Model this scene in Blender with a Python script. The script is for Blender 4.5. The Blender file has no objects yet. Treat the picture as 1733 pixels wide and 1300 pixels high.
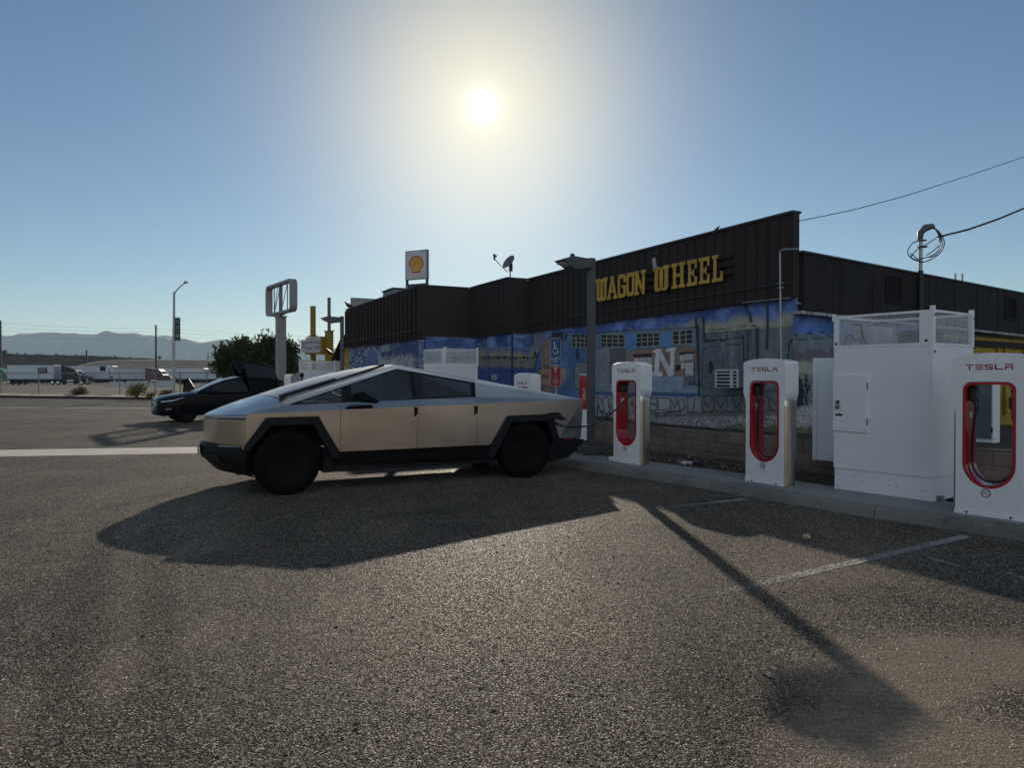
import bpy, bmesh, math, random
import numpy as np
from mathutils import Vector, Matrix
R = math.radians
random.seed(7)
scene = bpy.context.scene
COL = scene.collection

# ------------------------------------------------------------------ camera
PITCH = math.atan(12/1200.0)
CAMZ = 1.6
cam_d = bpy.data.cameras.new('camera'); cam = bpy.data.objects.new('camera', cam_d); COL.objects.link(cam)
cam.location = (0, 0, CAMZ); cam.rotation_euler = (R(90)-PITCH, 0, 0)
cam_d.sensor_width = 36; cam_d.lens = 1200/1733*36; cam_d.clip_start = 0.05; cam_d.clip_end = 60000
scene.camera = cam

# ------------------------------------------------------------------ sky and sun
SUN_EL, SUN_AZ = R(20.85), R(-2.35)          # azimuth from +Y towards +X
sun_dir = Vector((math.sin(SUN_AZ)*math.cos(SUN_EL), math.cos(SUN_AZ)*math.cos(SUN_EL), math.sin(SUN_EL)))
SKY_STRENGTH = 0.06
HAZE = 0.00005
ANTISOLAR_FILL = 10.0  # strength of the fill lobe added to the sky behind the viewer
world = bpy.data.worlds.new('World'); scene.world = world; world.use_nodes = True
wn, wl = world.node_tree.nodes, world.node_tree.links
wn.clear()
def wnode(t, **kw):
    n = wn.new(t)
    for k, v in kw.items(): setattr(n, k, v)
    return n
w_out = wnode('ShaderNodeOutputWorld'); w_bg = wnode('ShaderNodeBackground')
w_sky = wnode('ShaderNodeTexSky', sky_type='NISHITA', sun_disc=False, sun_elevation=SUN_EL, sun_rotation=SUN_AZ,
              altitude=150, air_density=1.0, dust_density=0.15, ozone_density=2.5)
w_tc = wnode('ShaderNodeTexCoord'); w_dot = wnode('ShaderNodeVectorMath', operation='DOT_PRODUCT')
w_dot.inputs[1].default_value = sun_dir
wl.new(w_tc.outputs['Generated'], w_dot.inputs[0])
w_ac = wnode('ShaderNodeMath', operation='ARCCOSINE'); wl.new(w_dot.outputs['Value'], w_ac.inputs[0])
def wmath(op, a, b=None):
    n = wnode('ShaderNodeMath', operation=op)
    for i, v in enumerate((a, b)):
        if v is None: continue
        if isinstance(v, (int, float)): n.inputs[i].default_value = v
        else: wl.new(v, n.inputs[i])
    return n.outputs[0]
def w_gauss(amp, sig, pw=2.0):               # sunlight scattered forward by dust: a lobe round the sun
    x = wmath('POWER', wmath('DIVIDE', w_ac.outputs[0], sig), pw)
    return wmath('MULTIPLY', wmath('EXPONENT', wmath('MULTIPLY', x, -1.0)), amp)
AUREOLE_AND_FILL = [((1.0, 0.77, 0.27), w_gauss(8.4, R(10.6), 2.0)), ((1.0, 0.96, 0.86), w_gauss(26.0, R(0.60), 1.25)),
           ((1.0, 0.86, 0.48), w_gauss(3.4, R(2.3), 1.2))]
w_tint = wnode('ShaderNodeVectorMath', operation='MULTIPLY'); w_tint.inputs[1].default_value = (0.90, 0.97, 1.0); wl.new(w_sky.outputs[0], w_tint.inputs[0])
acc = w_tint.outputs[0]
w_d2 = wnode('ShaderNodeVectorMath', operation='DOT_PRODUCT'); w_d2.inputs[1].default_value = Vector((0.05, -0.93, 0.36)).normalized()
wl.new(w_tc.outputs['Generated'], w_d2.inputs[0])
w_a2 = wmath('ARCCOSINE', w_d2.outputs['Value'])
fill_lobe = wmath('MULTIPLY', wmath('EXPONENT', wmath('MULTIPLY', wmath('POWER', wmath('DIVIDE', w_a2, R(46)), 2.4), -1.0)), ANTISOLAR_FILL)
AUREOLE_AND_FILL.append(((0.86, 0.95, 1.0), fill_lobe))        # glow added to the sky opposite the sun to brighten shaded fronts
for c, v in AUREOLE_AND_FILL:
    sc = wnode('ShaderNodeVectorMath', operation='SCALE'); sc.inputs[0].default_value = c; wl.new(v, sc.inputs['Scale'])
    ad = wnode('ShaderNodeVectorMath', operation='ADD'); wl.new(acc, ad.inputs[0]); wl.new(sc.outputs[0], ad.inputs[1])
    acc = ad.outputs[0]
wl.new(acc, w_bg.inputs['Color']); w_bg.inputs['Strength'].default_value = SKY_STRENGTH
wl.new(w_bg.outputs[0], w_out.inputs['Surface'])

sun_d = bpy.data.lights.new('sun', 'SUN'); sun = bpy.data.objects.new('sun', sun_d); COL.objects.link(sun)
sun_d.energy = 5.0; sun_d.angle = R(0.55); sun_d.color = (1.0, 0.88, 0.71)
sun.rotation_euler = (-sun_dir).to_track_quat('-Z', 'Y').to_euler(); sun.location = (0, 0, 60)

vs = scene.view_settings
scene.display_settings.display_device = 'sRGB'
vs.view_transform = 'Standard'; vs.look = 'None'; vs.gamma = 1.0; vs.use_curve_mapping = False
vs.exposure = 0.2
scene.render.engine = 'CYCLES'
scene.cycles.use_denoising = True
scene.cycles.max_bounces = 8; scene.cycles.transparent_max_bounces = 16
scene.cycles.volume_bounces = 0
scene.cycles.sample_clamp_indirect = 6.0

# ------------------------------------------------------------------ measuring helpers (photo pixel -> place)
F = 1200.0; CX, CY = 866.5, 650.0
cp, sp = math.cos(PITCH), math.sin(PITCH)
def ray(px, py):
    x = (px-CX)/F; y = (CY-py)/F
    return Vector((x, cp+y*sp, -sp+y*cp))
CAM = Vector((0, 0, CAMZ))
def G(px, py, z=0.0):
    d = ray(px, py); return CAM + d*((z-CAMZ)/d.z)
def P(px, py, Y):
    d = ray(px, py); return CAM + d*(Y/d.y)
def proj(X, Y, Z):
    z = Z-CAMZ; yy = Y*cp - z*sp; zz = Y*sp + z*cp
    return CX+F*X/yy, CY-F*zz/yy

# ------------------------------------------------------------------ materials
def lin(c):
    return tuple(((v/255.0)/12.92 if v/255.0 <= 0.04045 else ((v/255.0+0.055)/1.055)**2.4) for v in c)
class NT:
    def __init__(s, name):
        s.m = bpy.data.materials.new(name); s.m.use_nodes = True
        s.n, s.l = s.m.node_tree.nodes, s.m.node_tree.links
        s.b = s.n['Principled BSDF']; s.out = s.n['Material Output']
        s.tc = None
    def new(s, t, **kw):
        n = s.n.new(t)
        for k, v in kw.items(): setattr(n, k, v)
        return n
    def put(s, sock, v):
        if hasattr(v, 'is_output') or hasattr(v, 'links') and not isinstance(v, (int, float, tuple)): s.l.new(v, sock)
        else:
            if isinstance(v, tuple) and len(v) == 3 and sock.type == 'RGBA': v = v+(1.0,)
            sock.default_value = v
    def obj(s):
        if not s.tc: s.tc = s.new('ShaderNodeTexCoord')
        return s.tc.outputs['Object']
    def math(s, op, a, b=None, c=None, clamp=False):
        n = s.new('ShaderNodeMath', operation=op, use_clamp=clamp)
        for i, v in enumerate((a, b, c)):
            if v is not None: s.put(n.inputs[i], v)
        return n.outputs[0]
    def noise(s, scale, detail=4.0, rough=0.55, vec=None, col=False):
        n = s.new('ShaderNodeTexNoise'); s.put(n.inputs['Vector'], vec if vec is not None else s.obj())
        n.inputs['Scale'].default_value = scale; n.inputs['Detail'].default_value = detail; n.inputs['Roughness'].default_value = rough
        return n.outputs['Color' if col else 'Fac']
    def scaled(s, sc, vec=None):
        n = s.new('ShaderNodeMapping'); s.put(n.inputs['Vector'], vec if vec is not None else s.obj()); n.inputs['Scale'].default_value = sc
        return n.outputs[0]
    def ramp(s, fac, stops):
        n = s.new('ShaderNodeValToRGB'); s.put(n.inputs[0], fac)
        e = n.color_ramp.elements
        while len(e) < len(stops): e.new(0.5)
        for el, (p, c) in zip(e, stops):
            el.position = p; el.color = (c if isinstance(c, tuple) else (c, c, c))[:3]+(1.0,)
        return n.outputs[0]
    def mix(s, fac, a, b, mode='MIX'):
        n = s.new('ShaderNodeMix', data_type='RGBA', blend_type=mode)
        s.put(n.inputs[0], fac); s.put(n.inputs[6], a); s.put(n.inputs[7], b)
        return n.outputs[2]
    def bump(s, h, dist, strength=1.0, normal=None):
        n = s.new('ShaderNodeBump'); s.put(n.inputs['Height'], h); n.inputs['Distance'].default_value = dist; n.inputs['Strength'].default_value = strength
        if normal is not None: s.l.new(normal, n.inputs['Normal'])
        return n.outputs[0]
    def set(s, **kw):
        for k, v in kw.items(): s.put(s.b.inputs[k.replace('_', ' ')], v)
        return s.m
MATS = {}
def M(name, base, rough=0.5, metal=0.0, var=0.12, vscale=3.0, bump=0.0, bscale=40.0, spec=0.5, coat=0.0):
    """plain real-world surface: base colour with mild dirt variation and a slightly uneven finish"""
    if name in MATS: return MATS[name]
    t = NT(name)
    n = t.noise(vscale, 6, 0.6)
    lo = tuple(max(0, c*(1-var*1.6)) for c in base); hi = tuple(min(1, c*(1+var)) for c in base)
    c = t.ramp(n, [(0.3, lo), (0.7, hi)])
    r = t.ramp(t.noise(vscale*2.3, 4), [(0.3, max(0.0, rough-0.07)), (0.7, min(1, rough+0.07))])
    t.set(Base_Color=c, Roughness=r, Metallic=metal, Specular_IOR_Level=spec, Coat_Weight=coat)
    if bump: t.set(Normal=t.bump(t.noise(bscale, 5), bump))
    MATS[name] = t.m
    return t.m

# ------------------------------------------------------------------ mesh builder
class MB:
    def __init__(s): s.v = []; s.f = []; s.mi = []; s.k = 0
    def mat(s, k): s.k = k; return s
    def add(s, vs, fs, X=None):
        o = len(s.v)
        for p in vs:
            p = Vector(p)
            s.v.append(X @ p if X is not None else p)
        for f in fs: s.f.append([i+o for i in f]); s.mi.append(s.k)
        return s
    def box(s, x0, x1, y0, y1, z0, z1, X=None, ch=0.0):
        if ch <= 0:
            return s.add([(x0,y0,z0),(x1,y0,z0),(x1,y1,z0),(x0,y1,z0),(x0,y0,z1),(x1,y0,z1),(x1,y1,z1),(x0,y1,z1)],
                         [(3,2,1,0),(4,5,6,7),(0,1,5,4),(1,2,6,5),(2,3,7,6),(3,0,4,7)], X)
        c = ch; vs = []; idx = {}
        for a, x in enumerate((x0, x1)):
            for b, y in enumerate((y0, y1)):
                for d, z in enumerate((z0, z1)):
                    sx = 1 if a == 0 else -1; sy = 1 if b == 0 else -1; sz = 1 if d == 0 else -1
                    for ax, p in enumerate(((x, y+c*sy, z+c*sz), (x+c*sx, y, z+c*sz), (x+c*sx, y+c*sy, z))):
                        idx[(a, b, d, ax)] = len(vs); vs.append(p)
        fs = []
        for a in (0, 1): fs.append([idx[(a,b,d,0)] for b, d in ((0,0),(1,0),(1,1),(0,1))])
        for b in (0, 1): fs.append([idx[(a,b,d,1)] for a, d in ((0,0),(1,0),(1,1),(0,1))])
        for d in (0, 1): fs.append([idx[(a,b,d,2)] for a, b in ((0,0),(1,0),(1,1),(0,1))])
        for a in (0,1):
            for b in (0,1): fs.append([idx[(a,b,0,0)], idx[(a,b,1,0)], idx[(a,b,1,1)], idx[(a,b,0,1)]])
        for a in (0,1):
            for d in (0,1): fs.append([idx[(a,0,d,0)], idx[(a,1,d,0)], idx[(a,1,d,2)], idx[(a,0,d,2)]])
        for b in (0,1):
            for d in (0,1): fs.append([idx[(0,b,d,1)], idx[(1,b,d,1)], idx[(1,b,d,2)], idx[(0,b,d,2)]])
        for a in (0,1):
            for b in (0,1):
                for d in (0,1): fs.append([idx[(a,b,d,0)], idx[(a,b,d,1)], idx[(a,b,d,2)]])
        return s.add(vs, fs, X)
    def prism(s, pts, h0, h1, axis='z', X=None):
        """closed outline extruded from h0 to h1 along an axis; pts are the other two coordinates in cyclic order"""
        def co(p, h):
            if axis == 'z': return (p[0], p[1], h)
            if axis == 'y': return (p[0], h, p[1])
            return (h, p[0], p[1])
        n = len(pts)
        vs = [co(p, h0) for p in pts]+[co(p, h1) for p in pts]
        fs = [list(range(n))[::-1], list(range(n, 2*n))]+[(i, (i+1) % n, n+(i+1) % n, n+i) for i in range(n)]
        return s.add(vs, fs, X)
    def tube(s, pts, r, n=8, cap=True, X=None):
        pts = [Vector(p) for p in pts]; rs = r if isinstance(r, (list, tuple)) else [r]*len(pts)
        vs = []; prev = None
        for i, p in enumerate(pts):
            t = (pts[min(i+1, len(pts)-1)]-pts[max(i-1, 0)]).normalized()
            if prev is None:
                a = Vector((0, 0, 1)) if abs(t.z) < 0.9 else Vector((1, 0, 0))
                u = t.cross(a).normalized()
            else: u = (prev - t*prev.dot(t)).normalized()
            prev = u; w = t.cross(u)
            for k in range(n):
                an = 2*math.pi*(k+0.5)/n; vs.append(p+(u*math.cos(an)+w*math.sin(an))*rs[i])
        fs = [(i*n+k, i*n+(k+1) % n, (i+1)*n+(k+1) % n, (i+1)*n+k) for i in range(len(pts)-1) for k in range(n)]
        if cap: fs += [list(range(n))[::-1], list(range((len(pts)-1)*n, len(pts)*n))]
        return s.add(vs, fs, X)
    def lathe(s, prof, n=24, X=None, axis='z', closed=False):
        """prof: (radius, height) rows turned about an axis"""
        vs = []
        for r, h in prof:
            for k in range(n):
                a = 2*math.pi*k/n; c, d = r*math.cos(a), r*math.sin(a)
                vs.append((c, d, h) if axis == 'z' else (c, h, d) if axis == 'y' else (h, c, d))
        m = len(prof); fs = []
        for i in range(m if closed else m-1):
            j = (i+1) % m
            for k in range(n): fs.append((i*n+k, i*n+(k+1) % n, j*n+(k+1) % n, j*n+k))
        if not closed:
            if prof[0][0] > 1e-6: fs.append(list(range(n))[::-1])
            if prof[-1][0] > 1e-6: fs.append(list(range((m-1)*n, m*n)))
        return s.add(vs, fs, X)
    def ball(s, c, r, X=None, n=12, m=8):
        rx, ry, rz = r if isinstance(r, tuple) else (r, r, r)
        vs = [(c[0]+rx*math.sin(math.pi*i/m)*math.cos(2*math.pi*k/n), c[1]+ry*math.sin(math.pi*i/m)*math.sin(2*math.pi*k/n), c[2]-rz*math.cos(math.pi*i/m)) for i in range(m+1) for k in range(n)]
        fs = [(i*n+k, i*n+(k+1) % n, (i+1)*n+(k+1) % n, (i+1)*n+k) for i in range(m) for k in range(n)]
        return s.add(vs, fs, X)
    def mesh(s, name, mats, smooth=False):
        me = bpy.data.meshes.new(name)
        me.from_pydata([tuple(p) for p in s.v], [], s.f)
        for m in (mats if isinstance(mats, (list, tuple)) else [mats]): me.materials.append(m)
        if len(me.polygons): me.polygons.foreach_set('material_index', s.mi)
        bm = bmesh.new(); bm.from_mesh(me)
        bmesh.ops.remove_doubles(bm, verts=bm.verts, dist=1e-5)
        bmesh.ops.recalc_face_normals(bm, faces=bm.faces)
        bm.to_mesh(me); bm.free()
        if smooth is True: me.polygons.foreach_set('use_smooth', [True]*len(me.polygons))
        elif smooth: me.shade_smooth(); me.set_sharp_from_angle(angle=R(smooth))
        me.update()
        return me
def thing(name, label, cat, loc=(0,0,0), rotz=0.0, group=None):
    o = bpy.data.objects.new(name, None); COL.objects.link(o)
    o.empty_display_size = 0.2; o.location = loc; o.rotation_euler = (0, 0, rotz)
    o['label'] = label; o['category'] = cat
    if group: o['group'] = group
    return o
def put(name, mesh, parent=None, label=None, loc=None, rotz=None):
    o = bpy.data.objects.new(name, mesh); COL.objects.link(o)
    if parent is not None: o.parent = parent
    if loc is not None: o.location = loc
    if rotz is not None: o.rotation_euler = (0, 0, rotz)
    if label: o['label'] = label
    return o
def part(name, mb, mats, parent, label=None, smooth=False, loc=None, rotz=None, bevel=0.0):
    o = put(name, mb.mesh(name, mats, smooth), parent, label, loc, rotz)
    if bevel:
        b = o.modifiers.new('bevel', 'BEVEL'); b.width = bevel; b.segments = 2; b.limit_method = 'ANGLE'; b.angle_limit = R(40)
    return o
def solo(name, mb, mats, label, cat, group=None, smooth=False, loc=(0,0,0), rotz=0.0, bevel=0.0):
    o = part(name, mb, mats, None, label, smooth, loc, rotz, bevel); o['category'] = cat
    if group: o['group'] = group
    return o
def struct(name, mb, mats, smooth=False, kind='structure'):
    o = part(name, mb, mats, None, None, smooth); o['kind'] = kind; return o
def dup(o, loc, rotz=None, label=None, group=None, scale=None):
    def cp_(x, par):
        c = x.copy(); COL.objects.link(c)
        if par is not None: c.parent = par
        for ch in list(x.children): cp_(ch, c)
        return c
    r = cp_(o, None); r.location = loc
    if rotz is not None: r.rotation_euler = (0, 0, rotz)
    if label: r['label'] = label
    if group: r['group'] = group
    if scale: r.scale = scale if isinstance(scale, tuple) else (scale,)*3
    return r
def text_mesh(body, size, extrude=0.0, bold=0.0):
    c = bpy.data.curves.new('text', 'FONT'); c.body = body; c.size = size; c.extrude = extrude; c.align_x = 'CENTER'; c.align_y = 'CENTER'; c.resolution_u = 3; c.offset = bold*size
    o = bpy.data.objects.new('text', c)
    me = bpy.data.meshes.new_from_object(o)
    vs = [tuple(v.co) for v in me.vertices]; fs = [tuple(p.vertices) for p in me.polygons]
    bpy.data.objects.remove(o); bpy.data.curves.remove(c); bpy.data.meshes.remove(me)
    return vs, fs
def add_text(mb, body, size, X, sx=1.0, bold=0.0):
    vs, fs = text_mesh(body, size, bold=bold)
    return mb.add([(v[0]*sx, v[1], v[2]) for v in vs], fs, X)
def frame(origin, xdir, zdir=Vector((0,0,1))):
    """matrix for flat lettering: local x along xdir, local y up, local z outward (x cross up)"""
    x = Vector(xdir).normalized(); u = Vector(zdir).normalized(); n = x.cross(u)
    m = Matrix.Identity(4)
    for i in range(3): m[i][0] = x[i]; m[i][1] = u[i]; m[i][2] = n[i]; m[i][3] = origin[i]
    return m

# ------------------------------------------------------------------ ground materials
def blob(t, cx, cy, rx, ry, rot=0.0, warp=0.5, wscale=1.3):
    """soft irregular patch on the ground: 1 inside, 0 outside"""
    mp = t.new('ShaderNodeMapping', vector_type='TEXTURE'); t.put(mp.inputs[0], t.obj())
    mp.inputs['Location'].default_value = (cx, cy, 0); mp.inputs['Rotation'].default_value = (0, 0, rot); mp.inputs['Scale'].default_value = (rx, ry, 1)
    ln = t.new('ShaderNodeVectorMath', operation='LENGTH'); t.l.new(mp.outputs[0], ln.inputs[0])
    n = t.noise(wscale, 5, 0.65)
    d = t.math('ADD', ln.outputs['Value'], t.math('MULTIPLY', t.math('SUBTRACT', n, 0.5), warp*3))
    return t.math('SUBTRACT', 1.25, d, clamp=True)
def asphalt(name, tone=1.0, grain=1.0, near=True):
    t = NT(name)
    flat = t.scaled((1, 1, 0.0))
    v1 = t.new('ShaderNodeTexVoronoi'); t.l.new(flat, v1.inputs['Vector']); v1.inputs['Scale'].default_value = 118*grain
    v2 = t.new('ShaderNodeTexVoronoi'); t.l.new(flat, v2.inputs['Vector']); v2.inputs['Scale'].default_value = 58*grain
    s1 = t.new('ShaderNodeSeparateColor'); t.l.new(v1.outputs['Color'], s1.inputs[0])
    s2 = t.new('ShaderNodeSeparateColor'); t.l.new(v2.outputs['Color'], s2.inputs[0])
    T = lambda a: tuple(min(1, x*tone*w_) for x, w_ in zip(a, (1.02, .99, .945)))
    chips = t.ramp(s1.outputs[0], [(0.0, T((.012,.011,.010))), (0.38, T((.040,.036,.032))), (0.72, T((.106,.094,.080))), (0.93, T((.22,.195,.165))), (1.0, T((.48,.43,.37)))])
    big = t.ramp(s2.outputs[1], [(0.0, (.72,.72,.72)), (0.6, (1,1,1)), (0.95, (1.12,1.1,1.06)), (1.0, (1.5,1.45,1.38))])
    c = t.mix(1.0, chips, big, 'MULTIPLY')
    # oil and wear over metres
    wear = t.ramp(t.noise(0.33, 6, 0.6), [(0.3, (.72,.73,.76)), (0.7, (1.18,1.14,1.08))])
    c = t.mix(1.0, c, wear, 'MULTIPLY')
    streak = t.ramp(t.noise(1.0, 5, 0.6, vec=t.scaled((1.6, 0.22, 1))), [(0.35, (.82,.82,.83)), (0.65, (1.1,1.09,1.06))])
    c = t.mix(1.0, c, streak, 'MULTIPLY')
    hgt = t.math('MULTIPLY', t.math('SUBTRACT', 1.0, v1.outputs['Distance']), t.math('ADD', 0.4, s1.outputs[2]))
    hgt = t.math('ADD', hgt, t.math('MULTIPLY', t.math('MULTIPLY', t.math('SUBTRACT', 0.8, v2.outputs['Distance']), s2.outputs[0]), 1.3))
    if near:
        fine = t.noise(9.0, 8, 0.7)
        dust = t.math('MULTIPLY', t.math('SUBTRACT', t.noise(0.55, 7, 0.62), 0.50, clamp=True), 2.4)
        for args, k in (((2.55, 3.95, 1.25, 0.42, R(14)), 1.35), ((1.75, 3.02, 0.75, 0.42, 0.2), 1.5), ((1.9, 3.5, .8, .25, .4), 1.0), ((2.6, 6.0, 1.3, 0.5, R(32)), 0.35), ((-1.2, 4.6, 1.0, 1.0, 0.3), 0.25), ((-2.4, 3.2, 0.35, 1.4, -0.35), 0.4)):
            dust = t.math('ADD', dust, t.math('MULTIPLY', blob(t, *args), k))
        for args, k in (((0.75, 3.6, 0.5, 0.9, -0.35), 1.0), ((-3.4, 5.7, 3.4, 0.15, R(-62)), 0.8), ((-2.75, 5.5, 3.2, 0.12, R(-63)), 0.6), ((0.2, 6.4, 0.8, 0.5, 0), 0.35)):
            dust = t.math('SUBTRACT', dust, t.math('MULTIPLY', blob(t, *args), k))
        grit = t.math('MULTIPLY', dust, t.math('ADD', 0.55, t.math('MULTIPLY', fine, 0.9)), clamp=True)
        grit = t.math('MULTIPLY', grit, 0.8)
        # tyre combed sand
        comb = t.new('ShaderNodeTexWave', wave_type='BANDS', bands_direction='Y'); t.l.new(t.scaled((0.35, 1, 1)), comb.inputs[0])
        comb.inputs['Scale'].default_value = 5; comb.inputs['Distortion'].default_value = 14; comb.inputs['Detail'].default_value = 4; comb.inputs['Detail Scale'].default_value = 2.0
        sand = t.ramp(t.math('ADD', t.math('MULTIPLY', t.noise(60, 4), 0.86), t.math('MULTIPLY', comb.outputs['Fac'], 0.14)), [(0.3, (.17,.132,.098)), (0.75, (.33,.265,.20))])
        c = t.mix(grit, c, sand)
        hgt = t.math('ADD', t.math('MULTIPLY', hgt, t.math('SUBTRACT', 1.0, t.math('MULTIPLY', grit, 0.85))), t.math('MULTIPLY', grit, 0.6))
        stain = t.ramp(t.noise(0.9, 4, 0.5, vec=t.scaled((1, 1, 1))), [(0.62, (1,1,1)), (0.74, (.62,.62,.64))])
        c = t.mix(1.0, c, stain, 'MULTIPLY')
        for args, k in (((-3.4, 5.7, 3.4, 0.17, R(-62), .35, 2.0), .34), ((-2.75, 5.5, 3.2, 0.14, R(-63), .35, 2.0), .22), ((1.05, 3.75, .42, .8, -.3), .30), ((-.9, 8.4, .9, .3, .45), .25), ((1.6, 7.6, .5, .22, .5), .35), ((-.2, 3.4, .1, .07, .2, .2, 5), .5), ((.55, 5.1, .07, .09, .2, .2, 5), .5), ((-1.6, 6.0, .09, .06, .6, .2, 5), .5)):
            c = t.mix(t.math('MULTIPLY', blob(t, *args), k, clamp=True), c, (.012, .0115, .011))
    t.set(Base_Color=c, Roughness=t.ramp(s1.outputs[1], [(0, .28), (.2, .5), (.5, .8), (1, .95)]), Specular_IOR_Level=t.ramp(s1.outputs[1], [(0, .16), (.08, .08), (.2, .03), (1, .02)]), Diffuse_Roughness=.5, Normal=t.bump(hgt, 0.016 if near else 0.004, 1.0))
    return t.m
def earth(name, a, b, scale=1.2, bump=0.03, bscale=18.0):
    t = NT(name)
    n = t.noise(scale, 9, 0.68); n2 = t.noise(scale*14, 5, 0.7)
    c = t.ramp(t.math('ADD', t.math('MULTIPLY', n, 0.6), t.math('MULTIPLY', n2, 0.4)), [(0.33, a), (0.67, b)])
    t.set(Base_Color=c, Roughness=0.95, Specular_IOR_Level=0.1, Normal=t.bump(t.math('ADD', t.noise(bscale, 6, 0.7), n), bump))
    return t.m
def concrete(name, a=(.27,.265,.25), k=1.0, stain=0.35):
    t = NT(name)
    n = t.noise(0.9, 7, 0.65); n2 = t.noise(26, 6, 0.7)
    lo = tuple(x*k*(1-stain) for x in a); hi = tuple(x*k*1.1 for x in a)
    c = t.ramp(t.math('ADD', t.math('MULTIPLY', n, 0.65), t.math('MULTIPLY', n2, 0.35)), [(0.32, lo), (0.66, hi)])
    sp_ = t.ramp(t.noise(5.0, 3, 0.5), [(0.64, (1,1,1)), (0.73, (.6,.59,.58))])
    t.set(Base_Color=t.mix(0.7, c, t.mix(1.0, c, sp_, 'MULTIPLY')), Roughness=0.86, Specular_IOR_Level=0.3, Normal=t.bump(t.noise(85, 5, 0.7), 0.003))
    return t.m
m_lot = asphalt('chip_seal_asphalt', 1.85)
m_road = asphalt('road_asphalt', 1.3, 0.7, near=False)
m_desert = earth('desert_dirt', (.062,.056,.05), (.105,.096,.086), 0.15, 0.05, 3.0)
m_dirt = earth('leafy_dirt', (.055,.044,.034), (.15,.12,.092), 3.0, 0.05, 30)
m_verge = earth('verge_dirt', (.12,.10,.08), (.24,.20,.16), 0.8, 0.08, 6)
m_conc = concrete('kerb_concrete')
m_strip = concrete('gutter_concrete', (.36,.34,.31), 1.0, 0.3)
m_kerb = concrete('kerb_face_concrete', (.23,.215,.19), 1.0, 0.55)
m_redk = M('red_kerb_paint', (.07,.012,.014), 0.6, var=0.5, vscale=2)
m_white = M('white_paint', (.78,.78,.77), 0.4)
m_black = M('black_plastic', (.012,.012,.013), 0.45)

def sheet(name, pts, z, m, kind='structure'):
    return struct(name, MB().add([(x, y, z) for x, y in pts], [list(range(len(pts)))]), m, kind=kind)

# the desert floor as one sheet to the horizon
def grid_sheet(name, xs, ys, zf, m, kind='structure', smooth=True):
    b = MB(); nx = len(xs)
    b.add([(x, y, zf(x, y)) for y in ys for x in xs], [(j*nx+i, j*nx+i+1, (j+1)*nx+i+1, (j+1)*nx+i) for j in range(len(ys)-1) for i in range(nx-1)])
    return struct(name, b, m, smooth=smooth, kind=kind)
grid_sheet('ground', [-9000, -1500, -200, 0, 200, 1500, 9000], [-400, -40, 60, 300, 1500, 5000, 8600], lambda x, y: -0.012, m_desert)
LOT_EDGE = [(-75, 42.5), (-26.9, 37.25), (-18.6, 36.2), (10, 31.5), (45, 24)]
sheet('parking_lot', [(-75, -18), (45, -18)]+LOT_EDGE[::-1], 0.0, m_lot)
KERB2 = [(-95, 75.2), (-39.7, 55.0), (-25.3, 49.7), (0, 40.6), (45, 29.0)]
sheet('road', [(x, y-0.25) for x, y in LOT_EDGE]+KERB2[::-1], -0.006, m_road)
# pale gutter line between lot and road
b = MB()
for (x0, y0), (x1, y1) in zip(LOT_EDGE, LOT_EDGE[1:]):
    b.add([(x0, y0-.12, .004), (x1, y1-.12, .004), (x1, y1+.22, .004), (x0, y0+.22, .004)], [(0, 1, 2, 3)])
struct('gutter', b, m_strip)
# red kerb on the far side of the road
def strip_wall(pts, w, z0, z1, b=None, off=0.0):
    b = b or MB()
    for (x0, y0), (x1, y1) in zip(pts, pts[1:]):
        d = Vector((x1-x0, y1-y0, 0)).normalized(); n = Vector((-d.y, d.x, 0))
        if n.y < 0: n = -n
        a0 = Vector((x0, y0, 0))+n*off; a1 = Vector((x1, y1, 0))+n*off; c0 = a0+n*w; c1 = a1+n*w
        b.add([(p.x, p.y, z) for z in (z0, z1) for p in (a0, a1, c1, c0)], [(0, 1, 5, 4), (1, 2, 6, 5), (2, 3, 7, 6), (3, 0, 4, 7), (4, 5, 6, 7)])
    return b
b = strip_wall(KERB2, 0.18, 0, 0.17); b.k = 1
for (x0, y0), (x1, y1) in zip(KERB2, KERB2[1:]):
    d = Vector((x1-x0, y1-y0, 0)).normalized(); n = Vector((-d.y, d.x, 0)); p0, p1 = Vector((x0, y0, .172)), Vector((x1, y1, .172))
    b.add([p0+n*.0, p1+n*.0, p1+n*.7+Vector((0,0,.07)), p0+n*.7+Vector((0,0,.07))], [(0,1,2,3)])
struct('far_kerb', b, [m_redk, m_strip])
b = MB(); rng = random.Random(3)
vpts = []
for (x0, y0), (x1, y1) in zip(KERB2, KERB2[1:]):
    d = Vector((x1-x0, y1-y0, 0)); n = Vector((-d.y, d.x, 0)).normalized()
    N = max(2, int(d.length/1.2))
    for i in range(N):
        p = Vector((x0, y0, 0))+d*(i/N)
        vpts.append([p+n*(0.65+o)+Vector((0, 0, h*(0.7+rng.random()*0.6))) for o, h in ((0, .24), (1.5, .24), (3.4, .22), (5.5, .16), (8.5, .02))])
for a, c in zip(vpts, vpts[1:]):
    for j in range(4): b.add([a[j], c[j], c[j+1], a[j+1]], [(0, 1, 2, 3)])
struct('verge', b, m_verge, smooth=True)

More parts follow.
